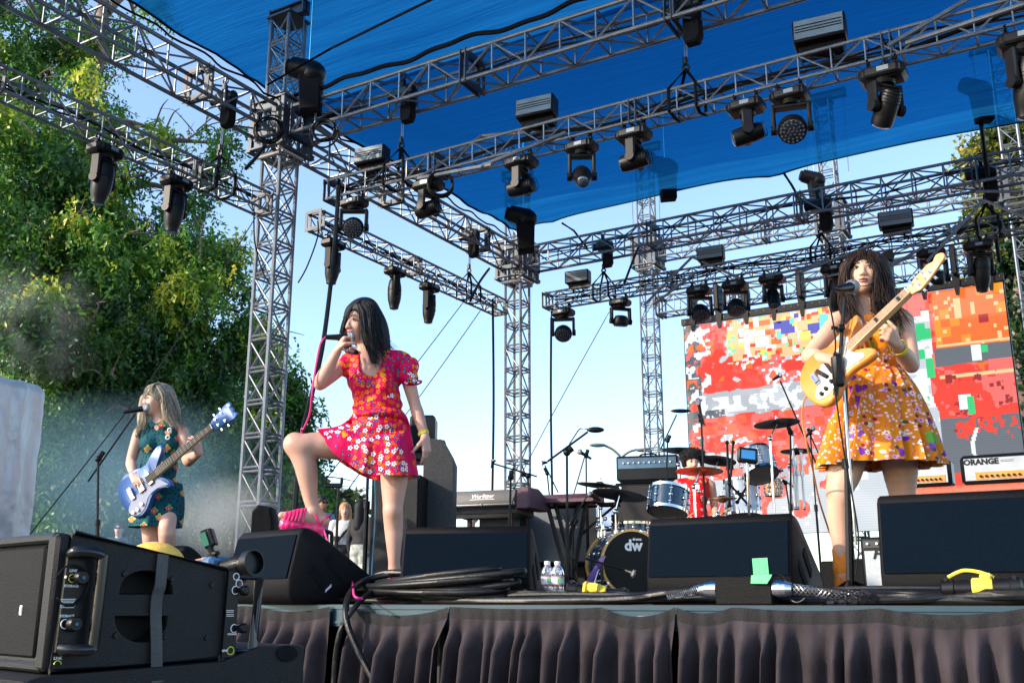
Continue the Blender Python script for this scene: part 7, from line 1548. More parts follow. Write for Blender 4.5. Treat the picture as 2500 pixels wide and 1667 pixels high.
standing('man with sunglasses and light blue shirt above the pink shoe', 787, 1228, 16.0, M_hblk, M_ls, M_dk, M_tan, .7, 1.68, glasses=True)
standing('man with dark glasses and raised hand behind the microphone stand at left', 291, 1290, 17.5, M_hblk, mat('navy jacket', (.012, .03, .05), .8), M_dk, M_fair, .1, 1.5, glasses=True, arms='up')
standing('head with sunglasses seen below the electric piano', 1153, 1268, 16.5, M_hblk, M_dk, M_dk, M_fair, -.6, 1.45, glasses=True)
# tents and awnings far behind
M_tnt = mat('dark teal tent cloth', (.008, .05, .085), .7, 0, .3, 1.5, .2, 8); M_tw = mat('white tent cloth', (.72, .74, .78), .8, 0, .06, 1.2, .3, 6); M_tb = mat('blue tent wall', (.03, .20, .34), .7, 0, .2, 2)
def tent(label, u0, u1, vr, ve, R, m, wm, dep=4):
    a, b = W(u0, ve, R), W(u1, ve, R); z = a.z; b.z = z; zr = W((u0 + u1) / 2, vr, R + dep / 2).z; L = (b - a).length; d = (b - a).normalized(); q = Z_.cross(d); t = thing('event_tent', label, 'tent', Vector((a.x, a.y, GZ)), 0, 'tents behind the stage')
    c = a + d * L / 2 + q * dep / 2; P4 = [a, b, b + q * dep, a + q * dep]; tt = [c - d * L * .3 + Z_ * (zr - z), c + d * L * .3 + Z_ * (zr - z)]
    k = MB(); V = P4 + tt + [p + Vector((0, 0, -.05)) for p in P4]; k.add(V, [(0, 1, 5, 4), (1, 2, 5), (2, 3, 4, 5), (3, 0, 4), (0, 6, 7, 1), (1, 7, 8, 2), (2, 8, 9, 3), (3, 9, 6, 0), (6, 9, 8, 7)]); build('roof', k, m, t, None)
    k = MB(); n = 24
    for i in range(n): p = a + d * (L * i / n); p2 = a + d * (L * (i + 1) / n); k.add([p, p2, p2 - Z_ * .22, (p + p2) / 2 - Z_ * .30, p - Z_ * .22], [(0, 4, 3, 2, 1)])
    k2 = [Vector(v) - q * .02 for v in k.v]; k.v = [tuple(v) for v in k2]; build('valance', k, m, t, None)
    k = MB(); e = P4[3]; f = P4[2]; k.add([e, f, Vector((f.x, f.y, GZ)), Vector((e.x, e.y, GZ))], [(0, 1, 2, 3)]); k.add([a, e, Vector((e.x, e.y, GZ)), Vector((a.x, a.y, GZ))], [(0, 1, 2, 3)]); build('wall', k, wm, t, None)
    for p in P4: build('pole', MB().cyl((p.x, p.y, GZ), p, .03, n=6), M_alud, t)
tent('white event tent behind the stands and bass cabinet', 1372, 1600, 1222, 1292, 27, M_tw, M_tb, 7)
tent('dark teal canopy behind the bassist, leftmost', 95, 300, 1240, 1262, 24, M_tnt, M_tnt)
tent('dark teal canopy behind the bassist, middle', 305, 470, 1256, 1270, 25, M_tnt, M_tnt)
tent('dark teal canopy left of the front tower foot', 480, 660, 1250, 1262, 26, M_tnt, M_tnt)
# street light
q = W(1516, 1300, 42); t = thing('street_lamp', 'distant double-armed street lamp above the cymbals', 'street lamp', Vector((q.x, q.y, GZ))); j = W(1517, 1116, 42)
build('pole', MB().cyl((q.x, q.y, GZ), j, .13, .09, 8), mat('street lamp grey', (.14, .15, .15), .5), t)
for (u1, v1), (u2, v2) in (((1476, 1087), (1443, 1086)), ((1556, 1097), (1587, 1100))):
    build('arm', MB().tube(catmull([j, W((1517 + u1) / 2, (1116 + v1) / 2 - 4, 42), W(u1, v1, 42)], 4), .055, 6), MATS['street lamp grey'], t); m_ = (W(u1, v1, 42) + W(u2, v2, 42)) / 2; build('lamp_head', MB().ell(m_, (.36, .17, .085), (HR, HF, Z_), 14, 8), MATS['street lamp grey'], t)
# ================= near left: speaker cabinet =================
def onplane(u, v, o, n):
    c = Vector((0, 0, CAMZ)); d = W(u, v, 1.0) - c; return c + d * ((Vector(o) - c).dot(n) / d.dot(n))
pa = (HR * .67 + HF * .74).normalized(); pw = (-HR * .74 + HF * .67).normalized(); pn = -pw
O1 = W(175, 1302, 2.35); t = thing('line_array_speaker', 'large black speaker cabinet with half-moon handle holes and a strap, near left', 'speaker', W(150, 1640, 2.35), 0)
def PP(u, v, h=0): return onplane(u, v, O1, pn) + pn * h
def poly_on(pts): return [((PP(u, v) - O1).dot(pa), (PP(u, v) - O1).dot(Z_)) for u, v in pts]
panel = poly_on([(178, 1300), (553, 1390), (543, 1592), (528, 1606), (150, 1641), (120, 1636)])
# cabinet with real holes: bridge the outline to the two half moon openings with a boolean-free strip: build cap by bmesh triangle fill
import bmesh
from mathutils.geometry import tessellate_polygon
def dmoon(cu, cv, w_, h_, up, n=14):
    pts = []
    for i in range(n + 1):
        a_ = pi * i / n; pts.append((cu - cos(a_) * w_ / 2, cv - up * (sin(a_) ** .8) * h_))
    return pts
h1 = poly_on(dmoon(357, 1451, 132, 60, 1)); h2 = poly_on(dmoon(345, 1502, 130, 66, -1))
def holed(root, name, outer, holes, o, a, b, nrm, th, m, depth):
    k = MB(); L = [[Vector((x, y, 0)) for x, y in p] for p in [outer] + holes]; tri = tessellate_polygon(L); flat = [p for q in L for p in q]
    def P3(p, h): return Vector(o) + Vector(a) * p.x + Vector(b) * p.y + Vector(nrm) * h
    k.add([P3(p, 0) for p in flat], [tuple(q) for q in tri]); n0 = len(outer)
    k.add([P3(p, 0) for p in L[0]] + [P3(p, -th) for p in L[0]], [(i, (i + 1) % n0, n0 + (i + 1) % n0, n0 + i) for i in range(n0)] + [tuple(range(n0, 2 * n0))])
    for hl in L[1:]:
        n1 = len(hl); c = sum(hl, Vector()) / n1; k.add([P3(p, 0) for p in hl] + [P3(p, -.008) + (P3(c, 0) - P3(p, 0)) * .05 for p in hl] + [P3(p, -depth) + (P3(c, 0) - P3(p, 0)) * .12 for p in hl], [(i, (i + 1) % n1, n1 + (i + 1) % n1, n1 + i) for i in range(n1)] + [(n1 + i, n1 + (i + 1) % n1, 2 * n1 + (i + 1) % n1, 2 * n1 + i) for i in range(n1)] + [tuple(range(2 * n1, 3 * n1))])
    return build(name, k, m, root, None)
M_cabn = mat('orange-peel speaker paint', (.009, .009, .0095), .45, 0, .15, 20, .35, 330, spec=.3)
holed(t, 'cabinet', panel, [h1, h2], O1, pa, Z_, pn, .9, M_cabn, .07)
k = MB(); rim = [PP(u, v, .002) for u, v in ((180, 1299), (553, 1389))]; k.tube([rim[0], rim[1]], .006, 8); k.tube([PP(553, 1390, .0), PP(545, 1598, 0)], .006, 8); k.tube([PP(120, 1639, .0), PP(530, 1607, 0)], .006, 8); build('rounded_edge', k, M_cabn, t)
gz0, gz1 = PP(120, 1639).z, O1.z; cgl = []
g0 = O1 - pa * .012; k = MB(); c0 = Vector((g0.x, g0.y, (gz0 + gz1) / 2)); k.box(c0 + pw * .5, (.02, .84, gz1 - gz0 - .05), (pa, pw, Z_), bev=.006)
M_perf = mat('punched speaker grille', (.005, .005, .0055), .6, 0, .9, 330, .3, 420, spec=.15); build('grille', k, M_perf, t)
k = MB(); k.box(c0 + pw * .48 + Z_ * ((gz1 - gz0) / 2 - .008), (.03, .90, .022), (pa, pw, Z_), bev=.006); k.box(c0 + pw * .48 - Z_ * ((gz1 - gz0) / 2 - .008), (.03, .90, .022), (pa, pw, Z_), bev=.006); k.box(c0 + pw * .03, (.035, .05, gz1 - gz0), (pa, pw, Z_), bev=.008); build('front_frame', k, M_cabn, t)
k = MB(); k.box(c0 + pw * .17 - pa * .011 + Z_ * -.02, (.002, .012, .022), (pa, pw, Z_)); k.box(c0 + pw * .17 - pa * .0125 + Z_ * -.02, (.002, .008, .016), (pa, pw, Z_)); build('badge', k, M_white, t)
# left rigging plate with handle bar
def pr(root, name, pts, h, th, m, inset=0): pl = poly_on(pts); k = MB(); k.prism(pl, O1 + pn * h, pa, Z_, pn, th, inset); return build(name, k, m, root)
rg_ = pr(t, 'rigging_plate', [(160, 1345), (238, 1352), (212, 1590), (128, 1592)], .002, .012, M_blk, .003)
k = MB(); k.tube(catmull([PP(168, 1352, .014), PP(170, 1347, .035), PP(200, 1349, .045), PP(226, 1358, .045), PP(228, 1375, .045), PP(206, 1565, .045), PP(200, 1582, .045), PP(160, 1584, .04), PP(140, 1582, .014)], 5), .013, 12); build('handle_bar', k, mat('satin black bar', (.010, .010, .012), .22), t)
for u, v, s_ in ((185, 1410, .016), (168, 1522, .017)): k = MB(); k.lathe([(s_ * .7, 0), (s_, .004), (s_, .018), (s_ * .8, .026)], PP(u, v, .012), pn, 18); build('locking_knob', k, M_blk, t); k = MB(); k.cyl(PP(u, v, .038), PP(u, v, .041), .004, n=10); build('knob_centre', k, M_blue, t)
M_ylw = mat('yellow print', (.55, .65, .05), .5)
def ptxt(s_, u, v, size, m=M_white, root=t, hh=.0155): text_mesh(s_, size, PP(u, v, hh), pa, Z_, pn, m, root, 'lettering', .0004, .0003)
ptxt('LINK', 172, 1393, .0085); ptxt('STORAGE', 167, 1430, .0075); ptxt('STORAGE', 156, 1503, .0075); ptxt('LINK', 140, 1606, .0085, hh=.003)
for i, v in enumerate((1462, 1466, 1470, 1478, 1482)): k = MB(); k.box(PP(160 - i * .6, v, .0148), (.034 - .004 * (i % 3), .0006, .0016), (pa, pn, Z_)); build('print', k, MATS['white print'], t)
def arc_(u, v, r_, m, a0, a1, h_=.0155, root=t):
    k = MB(); c = PP(u, v, h_); k.tube([c + pa * (r_ * cos(a0 + (a1 - a0) * i / 14)) + Z_ * (r_ * sin(a0 + (a1 - a0) * i / 14)) for i in range(15)], .0013, 5); build('printed_ring', k, m, root)
arc_(170, 1411, .009, M_ylw, .6, 5.6); arc_(152, 1522, .010, M_white, .8, 5.4); arc_(139, 1621, .008, M_ylw, 0, pi, .003)
k = MB(); k.torus(PP(160, 1428, .03), (pn + pa * .3), .045, .0024, 30, 6, .3, 5.6); build('pin_lanyard', k, M_rub, t); k = MB(); k.tube([PP(145, 1408, .03), PP(175, 1411, .022)], .003, 6); build('pin', k, M_steel, t)
# right rigging plate + rear handle
k = MB(); k.prism(poly_on([(553, 1392), (578, 1398), (568, 1604), (535, 1606)]), O1 + pn * .004, pa, Z_, pn, .008, .002); build('rigging_plate', k, M_blk, t)
k = MB(); k.tube([PP(577, 1412, .0), PP(636, 1412, .0), PP(637, 1414, 0), PP(620, 1586, 0), PP(572, 1588, 0)], .008, 10); k.tube([PP(632, 1412, 0), PP(616, 1586, 0)], .013, 12); build('handle_bar', k, MATS['satin black bar'], t)
for u, v, r_, m in ((570, 1407, .0085, M_white), (577, 1424, .0095, M_white), (568, 1440, .010, M_white), (565, 1533, .010, M_white), (556, 1587, .0095, M_ylw)): arc_(u, v, r_, m, 0 if m is M_ylw or v < 1430 else .8, 2 * pi if m is M_ylw or v < 1430 else 5.4, .013)
for u, v in ((584, 1441), (580, 1532)): k = MB(); k.lathe([(.010, 0), (.013, .004), (.013, .016), (.008, .022)], PP(u, v, .012), pn, 14); build('locking_knob', k, M_blk, t)
ptxt('STORAGE', 560, 1547, .006, hh=.013); ptxt('LINK', 542, 1587, .0075, hh=.013)
for i, v in enumerate((1489, 1493, 1499, 1503)): k = MB(); k.box(PP(555, v, .0124), (.022, .0006, .0015), (pa, pn, Z_)); build('print', k, MATS['white print'], t)
for u, v in ((304, 1400), (420, 1413), (517, 1427), (282, 1550), (403, 1554), (504, 1556), (228, 1388), (204, 1553), (596, 1415)): k = MB(); k.cyl(PP(u, v, .0), PP(u, v, .004), .0075, .006, 12); k.cyl(PP(u, v, .004), PP(u, v, .0045), .003, n=6); build('screw', k, M_blk, t)
# strap
M_web = mat('ribbed grey strap webbing', (.07, .075, .075), .7, 0, .2, 10, .4, 60)
k = MB(); rows = [(396, 1352, .004), (392, 1385, .006), (386, 1430, .009), (380, 1455, .006), (377, 1500, .006), (378, 1560, .007), (376, 1620, .012), (373, 1680, .02), (371, 1720, .02)]
cp = catmull([PP(u, v, h_) for u, v, h_ in rows], 14)
for i, (p, q) in enumerate(zip(cp[:-1], cp[1:])): d = (q - p).normalized(); s_ = d.cross(pn); k.box((p + q) / 2 + pn * (.0012 * (i % 2)), ((q - p).length * 1.0, .029, .003), (d, s_, s_.cross(d)))
single('ratchet_strap', k, M_web, 'ribbed grey strap hanging over the near speaker cabinet', 'strap')
t2 = thing('subwoofer_cabinet', 'second black cabinet at the bottom left under the near speaker', 'speaker', W(300, 1700, 2.3)); O2 = O1 + pn * .02
pl = [((onplane(u, v, O2, pn) - O2).dot(pa), (onplane(u, v, O2, pn) - O2).dot(Z_)) for u, v in ((60, 1664), (90, 1652), (545, 1612), (640, 1576), (737, 1573), (745, 1580), (742, 1800), (60, 1850))]
k = MB(); k.prism(pl, O2 - pn * .8, pa, Z_, pn, .8, .006); build('cabinet', k, M_cabn, t2); k = MB(); k.prism([((onplane(u, v, O2, pn) - O2).dot(pa), (onplane(u, v, O2, pn) - O2).dot(Z_)) for u, v in [(700 + 26 * cos(i * pi / 9), 1594 + 20 * sin(i * pi / 9)) for i in range(18)]], O2 + pn * .001, pa, Z_, pn, .004, .0015); build('handle_cup', k, M_cloth, t2)
# photographer in the pit
t = thing('person', 'photographer with yellow cap crouching behind the near speaker, only cap and temple visible', 'person', Vector((W(392, 1400, 3.5).x, W(392, 1400, 3.5).y, GZ)))
hc = W(386, 1422, 3.6); F_ = (HR * .9 + HF * .4).normalized(); fr = headf(F_, Z_); H = SDF(.009); HP = head(H, hc, fr, 1.0); B_ = Vector((hc.x, hc.y, 0)) - F_ * .08
H.cap(hc - Z_ * .2 - F_ * .03, .05, hc, .05, .03).ell(B_ + Z_ * (hc.z - .42), (.17, .12, .22), None, .04).ell(B_ + Z_ * (hc.z - .72), (.16, .14, .15), None, .04)
for sg in (-1, 1):
    s0 = B_ + Z_ * (hc.z - .27) + fr[0] * .18 * sg; cm = W(500, 1440, 3.35) - F_ * .05; H.chain([(s0, .045), (s0.lerp(cm, .5) - Z_ * .12, .038), (cm + fr[0] * .05 * sg, .028)], .02); hand(H, cm + fr[0] * .05 * sg, Z_ + F_ * .5, fr[0] * sg, F_, [.7, .9, .6], 0)
    H.chain([(B_ + Z_ * (hc.z - .75) + fr[0] * .1 * sg, .085), (B_ + F_ * .3 + Z_ * (GZ + .5) + fr[0] * .1 * sg, .06), (B_ + Z_ * (GZ + .08) + fr[0] * .1 * sg, .045)], .03); H.cap(B_ + Z_ * (GZ + .05) + fr[0] * .1 * sg, .04, B_ + F_ * .18 + Z_ * (GZ + .04) + fr[0] * .1 * sg, .03, .02)
sdf_obj('body', H, M_fair, t); face(t, HP, fr); G = SDF(.008); G.ell(hc + Z_ * .03 - F_ * .015, (.082, .098, .088), fr, .02); G.ell(hc + F_ * .12 - Z_ * .06, (.09, .10, .12), fr, .01, True); sdf_obj('hair', G, M_hbrn, t)
C_ = SDF(.007); C_.ell(hc + Z_ * .055 - F_ * .02, (.092, .108, .085), fr, .02); C_.ell(hc - Z_ * .04 - F_ * .02, (.2, .2, .075), fr, .008, True); co = sdf_obj('cap', C_, mat('yellow cotton cap', (.80, .50, .09), .8, 0, .1, 30, .3, 50), t)
D = SDF(.01); D.ell(B_ + Z_ * (hc.z - .42), (.19, .14, .23), None, .04).ell(B_ + Z_ * (hc.z - .70), (.17, .15, .15), None, .04); sdf_obj('shirt', D, M_dk, t)
t = thing('photo_camera', 'camera with big black lens and a small monitor on top, behind the near speaker', 'camera', W(520, 1400, 3.3)); q0, q1 = W(548, 1386, 3.3), W(622, 1372, 3.22); d = (q1 - q0).normalized()
build('camera_body', MB().box(q0 - d * .035, (.06, .10, .075), basis(d), bev=.012), mat('blue grey camera body', (.06, .14, .28), .3), t); L = (q1 - q0).length
k = MB(); k.lathe([(.026, -.005), (.028, .01), (.028, L * .35), (.031, L * .37), (.031, L * .62), (.029, L * .64), (.029, L * .7), (.040, L * .78), (.041, L), (.036, L), (.036, L - .02), (.001, L - .022)], q0, d, 28); 
for i in range(20): an = 2 * pi * i / 20; _, e, f_ = basis(d); k.box(q0 + d * L * .5 + (e * cos(an) + f_ * sin(an)) * .0315, (L * .22, .003, .003), (d, e * cos(an) + f_ * sin(an), d.cross(e * cos(an) + f_ * sin(an))))
build('lens', k, M_blk, t); m0, m1 = W(500, 1296, 3.3), W(512, 1334, 3.3); dd = (m1 - m0).normalized(); sx = dd.cross(HF).normalized()
build('monitor', MB().box((m0 + m1) / 2 + sx * .0, (.062, .030, .018), (dd, sx, dd.cross(sx)), bev=.004).box((m0 + m1) / 2 + sx * .018, (.056, .014, .040), (dd, sx, dd.cross(sx)), bev=.004), M_blk, t)
build('screen', MB().box((m0 + m1) / 2 - sx * .006 - HF * .012, (.045, .020, .006), (dd, sx, dd.cross(sx))), mat('green monitor glass', (.01, .16, .10), .1), t)
build('hot_shoe_mount', MB().cyl(m1, W(519, 1352, 3.3), .010, n=8).box(W(521, 1350, 3.3), (.045, .02, .014), bev=.004).cyl(W(519, 1352, 3.3), W(528, 1372, 3.3), .012, n=8), M_blk, t)
# silver cover at the left edge
M_silvr = mat('crinkled silver cover', (.55, .57, .58), .4, .3, .10, 2.5, .5, 22); k = MB(); c = W(-172, 1467, 8.0); n, rows = 140, 110; top = W(0, 930, 8.0).z; vs = []
for j in range(rows + 1):
    f = j / rows; z = GZ + (top - GZ) * f
    for i in range(n):
        a_ = 2 * pi * i / n; sq = (abs(cos(a_)) ** 4 + abs(sin(a_)) ** 4) ** (-.25); r_ = .56 * sq * (1 - .06 * f) * (1 - max(0, f - .985) * 5.0); q1, q2 = sin(a_ * 5 + 17 * f) + .7 * sin(a_ * 11 - 23 * f), sin(31 * f + 7 * a_) + .6 * sin(13 * f - 9 * a_ + 2); wv = .022 * sin(a_ * 9 + .3 * q2 + 2 * f) + .004 * abs(sin(a_ * 4 + 9 * f + q2)) + .004 * abs(sin(14 * f - a_ * 6 + 1.6 * q1)) + .005 * abs(sin(a_ * 13 + 26 * f + q1 + q2)) + .004 * abs(sin(47 * f + 5 * a_ + 2 * q1))
        vs.append(c * 1.0 + HR * (r_ + wv) * cos(a_) + HF * (r_ + wv) * sin(a_) + Z_ * (z - c.z + .03 * sin(a_ * 2) * f))
k.add(vs, [(j * n + i, j * n + (i + 1) % n, (j + 1) * n + (i + 1) % n, (j + 1) * n + i) for j in range(rows) for i in range(n)] + [tuple(range(rows * n, rows * n + n))]); single('covered_stack', k, M_silvr, 'tall object wrapped in crinkled silver sheeting at the left edge', 'covered equipment', smooth=RAD(180))
# ================= trees =================
def leaf_mat(name, c_dark, c_mid, c_yel, sc=.45, yel=.62):
    m = bpy.data.materials.new(name); m.use_nodes = True; n, l = m.node_tree.nodes, m.node_tree.links; out = n['Material Output']; n.remove(n['Principled BSDF'])
    at = n.new('ShaderNodeAttribute'); at.attribute_name = 'tint'; tc = n.new('ShaderNodeTexCoord'); nz = n.new('ShaderNodeTexNoise'); nz.inputs['Scale'].default_value = sc; nz.inputs['Detail'].default_value = 4; l.new(tc.outputs['Object'], nz.inputs['Vector'])
    ad = n.new('ShaderNodeMath'); ad.operation = 'MULTIPLY_ADD'; l.new(at.outputs['Fac'], ad.inputs[0]); ad.inputs[1].default_value = .42; l.new(nz.outputs['Fac'], ad.inputs[2])
    cr = n.new('ShaderNodeValToRGB'); e = cr.color_ramp.elements; e[0].position = .42; e[0].color = c_dark + (1,); e[1].position = yel + .22; e[1].color = c_yel + (1,); x = e.new(.62); x.color = c_mid + (1,); l.new(ad.outputs[0], cr.inputs[0])
    df = n.new('ShaderNodeBsdfDiffuse'); tr = n.new('ShaderNodeBsdfTranslucent'); gl = n.new('ShaderNodeBsdfGlossy'); gl.inputs['Roughness'].default_value = .45; mx = n.new('ShaderNodeMixShader'); mx.inputs[0].default_value = .48; m2 = n.new('ShaderNodeMixShader'); m2.inputs[0].default_value = .05
    l.new(cr.outputs[0], df.inputs[0]); l.new(cr.outputs[0], tr.inputs[0]); l.new(df.outputs[0], mx.inputs[1]); l.new(tr.outputs[0], mx.inputs[2]); l.new(mx.outputs[0], m2.inputs[1]); l.new(gl.outputs[0], m2.inputs[2]); l.new(m2.outputs[0], out.inputs['Surface']); return m
M_bark = mat('grey brown bark', (.20, .14, .11), .9, 0, .35, 5, .8, 14)
def tree(label, trunk, clumps, nsprig, m, leaf=(.11, .034), droop=.75, sprig_len=.55, per=11, seed=1, group='trees behind the stage', shell=.55, limbs=True):
    "clumps: (u, v, R, radius_px_x, radius_px_y, depth_m, weight)"
    g = np.random.default_rng(seed); base = Vector(trunk[0]); t = thing('tree', label, 'tree', Vector((base.x, base.y, GZ)), 0, group)
    C, RX_, wgt = [], [], []
    for c in clumps:
        p = W(c[0], c[1], c[2]); k = c[2] / 2459 * 1.0; rx, ry = c[3] * k, c[4] * k; C.append(p); RX_.append((rx, c[5], ry)); wgt.append(rx * ry * (c[6] if len(c) > 6 else 1))
    C = np.array([tuple(p) for p in C]); RX_ = np.array(RX_); wgt = np.array(wgt); wgt /= wgt.sum()
    # each big clump is filled with small sprays so that light and dark pockets form
    ns = max(40, nsprig // 30); ci = g.choice(len(C), ns, p=wgt); d = g.normal(size=(ns, 3)); d /= np.linalg.norm(d, axis=1)[:, None]; rad = shell + (1 - shell) * g.random(ns) ** .6; rad = np.where(g.random(ns) < .22, g.random(ns) * shell, rad)
    A = np.array([tuple(HR), tuple(HF), tuple(Z_)]); sub = C[ci] + ((d * rad[:, None] * RX_[ci]) @ A); si = g.integers(0, ns, nsprig); st = sub[si] + g.normal(size=(nsprig, 3)) * np.array([.17, .17, .16]) * (1 if sprig_len < .7 else 1.25)
    dr = g.normal(size=(nsprig, 3)); dr[:, 2] = dr[:, 2] * .5 - droop * 1.3; dr /= np.linalg.norm(dr, axis=1)[:, None]; L = sprig_len * (.5 + g.random(nsprig)); tint = np.repeat(g.random(nsprig) * .45 + .75 * g.random(ns)[si] - .6, per)
    k = (np.arange(per) + .5) / per; P = st[:, None, :] + dr[:, None, :] * (L[:, None] * k[None, :])[:, :, None]; P[:, :, 2] -= .12 * k[None, :] ** 2
    P = P.reshape(-1, 3); N = len(P); q = g.normal(size=(N, 3)); q[:, 2] -= .35; dd = np.repeat(dr, per, 0); a = dd * .55 + q * .75; a /= np.linalg.norm(a, axis=1)[:, None]; b = np.cross(a, g.normal(size=(N, 3))); b /= np.linalg.norm(b, axis=1)[:, None]
    ll = leaf[0] * (.6 + .8 * g.random(N))[:, None]; wl_ = leaf[1] * (.7 + .6 * g.random(N))[:, None]; V = np.stack([P, P + a * ll * .5 + b * wl_, P + a * ll, P + a * ll * .5 - b * wl_], 1).reshape(-1, 3); F = np.arange(4 * N).reshape(-1, 4)
    o = link_mesh('crown', V, F, m, t, None); at = o.data.attributes.new('tint', 'FLOAT', 'FACE'); at.data.foreach_set('value', tint.astype(np.float32))
    tr = MB(); pts = catmull([Vector(p) for p in trunk[:-1]], 5); r0 = trunk[-1]; tr.tube([p + Vector((.05 * sin(i * 1.3), .05 * cos(i), 0)) for i, p in enumerate(pts)], [r0 * (1 - .75 * i / (len(pts) - 1)) for i in range(len(pts))], 12); build('trunk', tr, M_bark, t)
    if limbs:
        bm_ = MB(); rr = random.Random(seed)
        for j in range(len(C)):
            e = Vector(C[j]); cand = [p for p in pts if p.z < e.z - .2] or pts[:3]; s_ = min(cand, key=lambda p: (p - e).length); s_ = s_ - Z_ * .0
            md = s_.lerp(e, .5) + Vector((rr.uniform(-.3, .3), rr.uniform(-.3, .3), rr.uniform(.1, .6))); c_ = catmull([s_, md, e], 5); bm_.tube(c_, [max(.018, r0 * .32 * (1 - .85 * i / (len(c_) - 1))) for i in range(len(c_))], 6)
            for _ in range(5):
                a0 = c_[rr.randrange(4, len(c_))]; v_ = Vector((rr.uniform(-1, 1), rr.uniform(-1, 1), rr.uniform(-.3, .8))) * max(RX_[j]) * .9; bm_.tube(catmull([a0, a0 + v_ * .5 + Z_ * .1, a0 + v_ - Z_ * .15], 4), [.028 - .0026 * i for i in range(9)], 5)
        tw = bm_
        for _ in range(int(3.2 * len(C)) if len(C) > 8 else 0):
            j = rr.randrange(len(C)); dv = Vector((rr.gauss(0, 1), rr.gauss(0, 1), rr.gauss(0, .8))).normalized(); dv = dv - HF * .6; dv.normalize(); q = Vector(C[j]) + HR * (dv.dot(HR) * RX_[j][0] * .9) + HF * (dv.dot(HF) * RX_[j][1] * 1.02) + Z_ * (dv.z * RX_[j][2] * .9)
            e = HR * rr.uniform(-1, 1) + Z_ * rr.uniform(-.1, .7) - HF * .2; Lt = rr.uniform(.5, 1.3); c_ = catmull([q, q + e * Lt * .4 + Z_ * .1, q + e * Lt * .8 + Vector((rr.uniform(-.2, .2), 0, .0)), q + e * Lt * 1.1 - Z_ * .15], 4); tw.tube(c_, [.020 * (1 - .8 * i / (len(c_) - 1)) for i in range(len(c_))], 5)
            for _k in range(2): a0 = c_[rr.randrange(3, 9)]; v_ = Vector((rr.uniform(-1, 1), rr.uniform(-1, 1), rr.uniform(-.2, .8))) * .35; tw.tube(catmull([a0, a0 + v_ * .6, a0 + v_ + Z_ * .06], 3), [.010 - .0011 * i for i in range(7)], 4)
        build('branch', bm_, M_bark, t)
    return t
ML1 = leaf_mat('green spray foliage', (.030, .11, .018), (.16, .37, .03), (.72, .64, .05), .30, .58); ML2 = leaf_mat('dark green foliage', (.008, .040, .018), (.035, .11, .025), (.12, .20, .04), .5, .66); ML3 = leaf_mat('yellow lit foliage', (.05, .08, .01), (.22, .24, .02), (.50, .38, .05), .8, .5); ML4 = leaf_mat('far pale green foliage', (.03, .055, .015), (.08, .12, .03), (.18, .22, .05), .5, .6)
RT = 21.0
def G0(u, R): p = W(u, 1467, R); p.z = GZ; return p
cl = [(60, 120, RT, 150, 150, 1.8), (215, 60, RT, 110, 110, 1.6, .55), (330, 50, RT + 1, 110, 60, 1.4, .3), (40, 330, RT - 1, 130, 150, 1.8), (225, 230, RT, 100, 120, 1.6, .5), (120, 480, RT - 1, 170, 150, 2.0), (300, 440, RT, 120, 110, 1.6, .6), (420, 330, RT + 1, 60, 70, 1.0, .22), (525, 350, RT + 1, 48, 120, .8, .25), (455, 480, RT + 1, 60, 60, 1.0, .3),
      (40, 640, RT - 1.5, 150, 140, 2.0), (230, 640, RT - 1, 170, 130, 2.0), (400, 600, RT, 130, 120, 1.7), (530, 620, RT, 75, 110, 1.3, .8), (110, 820, RT - 2, 180, 130, 2.0), (310, 800, RT - 1, 160, 120, 1.8), (470, 780, RT - .5, 120, 120, 1.7), (585, 760, RT, 55, 80, 1.0, .7),
      (150, 990, RT - 1.5, 180, 120, 2.0), (340, 960, RT - 1, 150, 110, 1.8), (500, 930, RT, 110, 110, 1.6, .9), (150, 1150, RT - 1, 190, 110, 2.0, .9), (350, 1120, RT - .5, 150, 110, 1.7), (500, 1090, RT, 110, 110, 1.5, .8), (430, 1200, RT, 130, 80, 1.4, .6)]
tree('huge drooping green tree filling the left side behind the bassist', [G0(205, RT + .5), W(205, 1100, RT + .5), W(200, 800, RT + .5), W(192, 560, RT + .4), W(205, 330, RT + .4), W(240, 120, RT + .3), W(270, -60, RT + .3), .42], cl, 15500, ML1, (.115, .028), droop=1.3, sprig_len=.66, per=14, seed=3)
cl = [(650, 930, RT + 4, 70, 120, 1.6, .7), (700, 1000, RT + 5, 60, 90, 1.3, .6), (600, 1060, RT + 4, 110, 100, 1.8, .8), (720, 1100, RT + 5, 60, 80, 1.3, .5), (640, 1180, RT + 4, 120, 90, 1.8, .8), (560, 1210, RT + 3, 120, 70, 1.6, .7), (625, 830, RT + 4, 40, 80, 1.0, .4), (735, 1010, RT + 5, 35, 70, .9, .3), (740, 1210, RT + 5, 70, 60, 1.3, .6)]
tree('smaller drooping green tree behind the front tower foot', [G0(620, RT + 4.5), W(620, 1250, RT + 4.5), W(630, 1100, RT + 4.5), W(655, 960, RT + 4.5), .22], cl, 4400, ML1, (.125, .030), droop=1.4, sprig_len=.66, per=14, seed=5)
cl = [(-40, 1050, RT + 3, 200, 220, 2.5), (180, 1180, RT + 4, 200, 110, 2.5), (380, 1230, RT + 5, 180, 80, 2.2), (560, 1260, RT + 6, 120, 55, 2), (100, 900, RT + 4, 220, 200, 2.0), (330, 900, RT + 4, 200, 200, 2)]
tree('dark dense tree mass behind the big tree, low at left', [G0(120, RT + 5), W(120, 1200, RT + 5), W(130, 900, RT + 5), W(150, 650, RT + 5), .4], cl, 6000, ML2, (.22, .07), sprig_len=.8, seed=8, shell=.3)
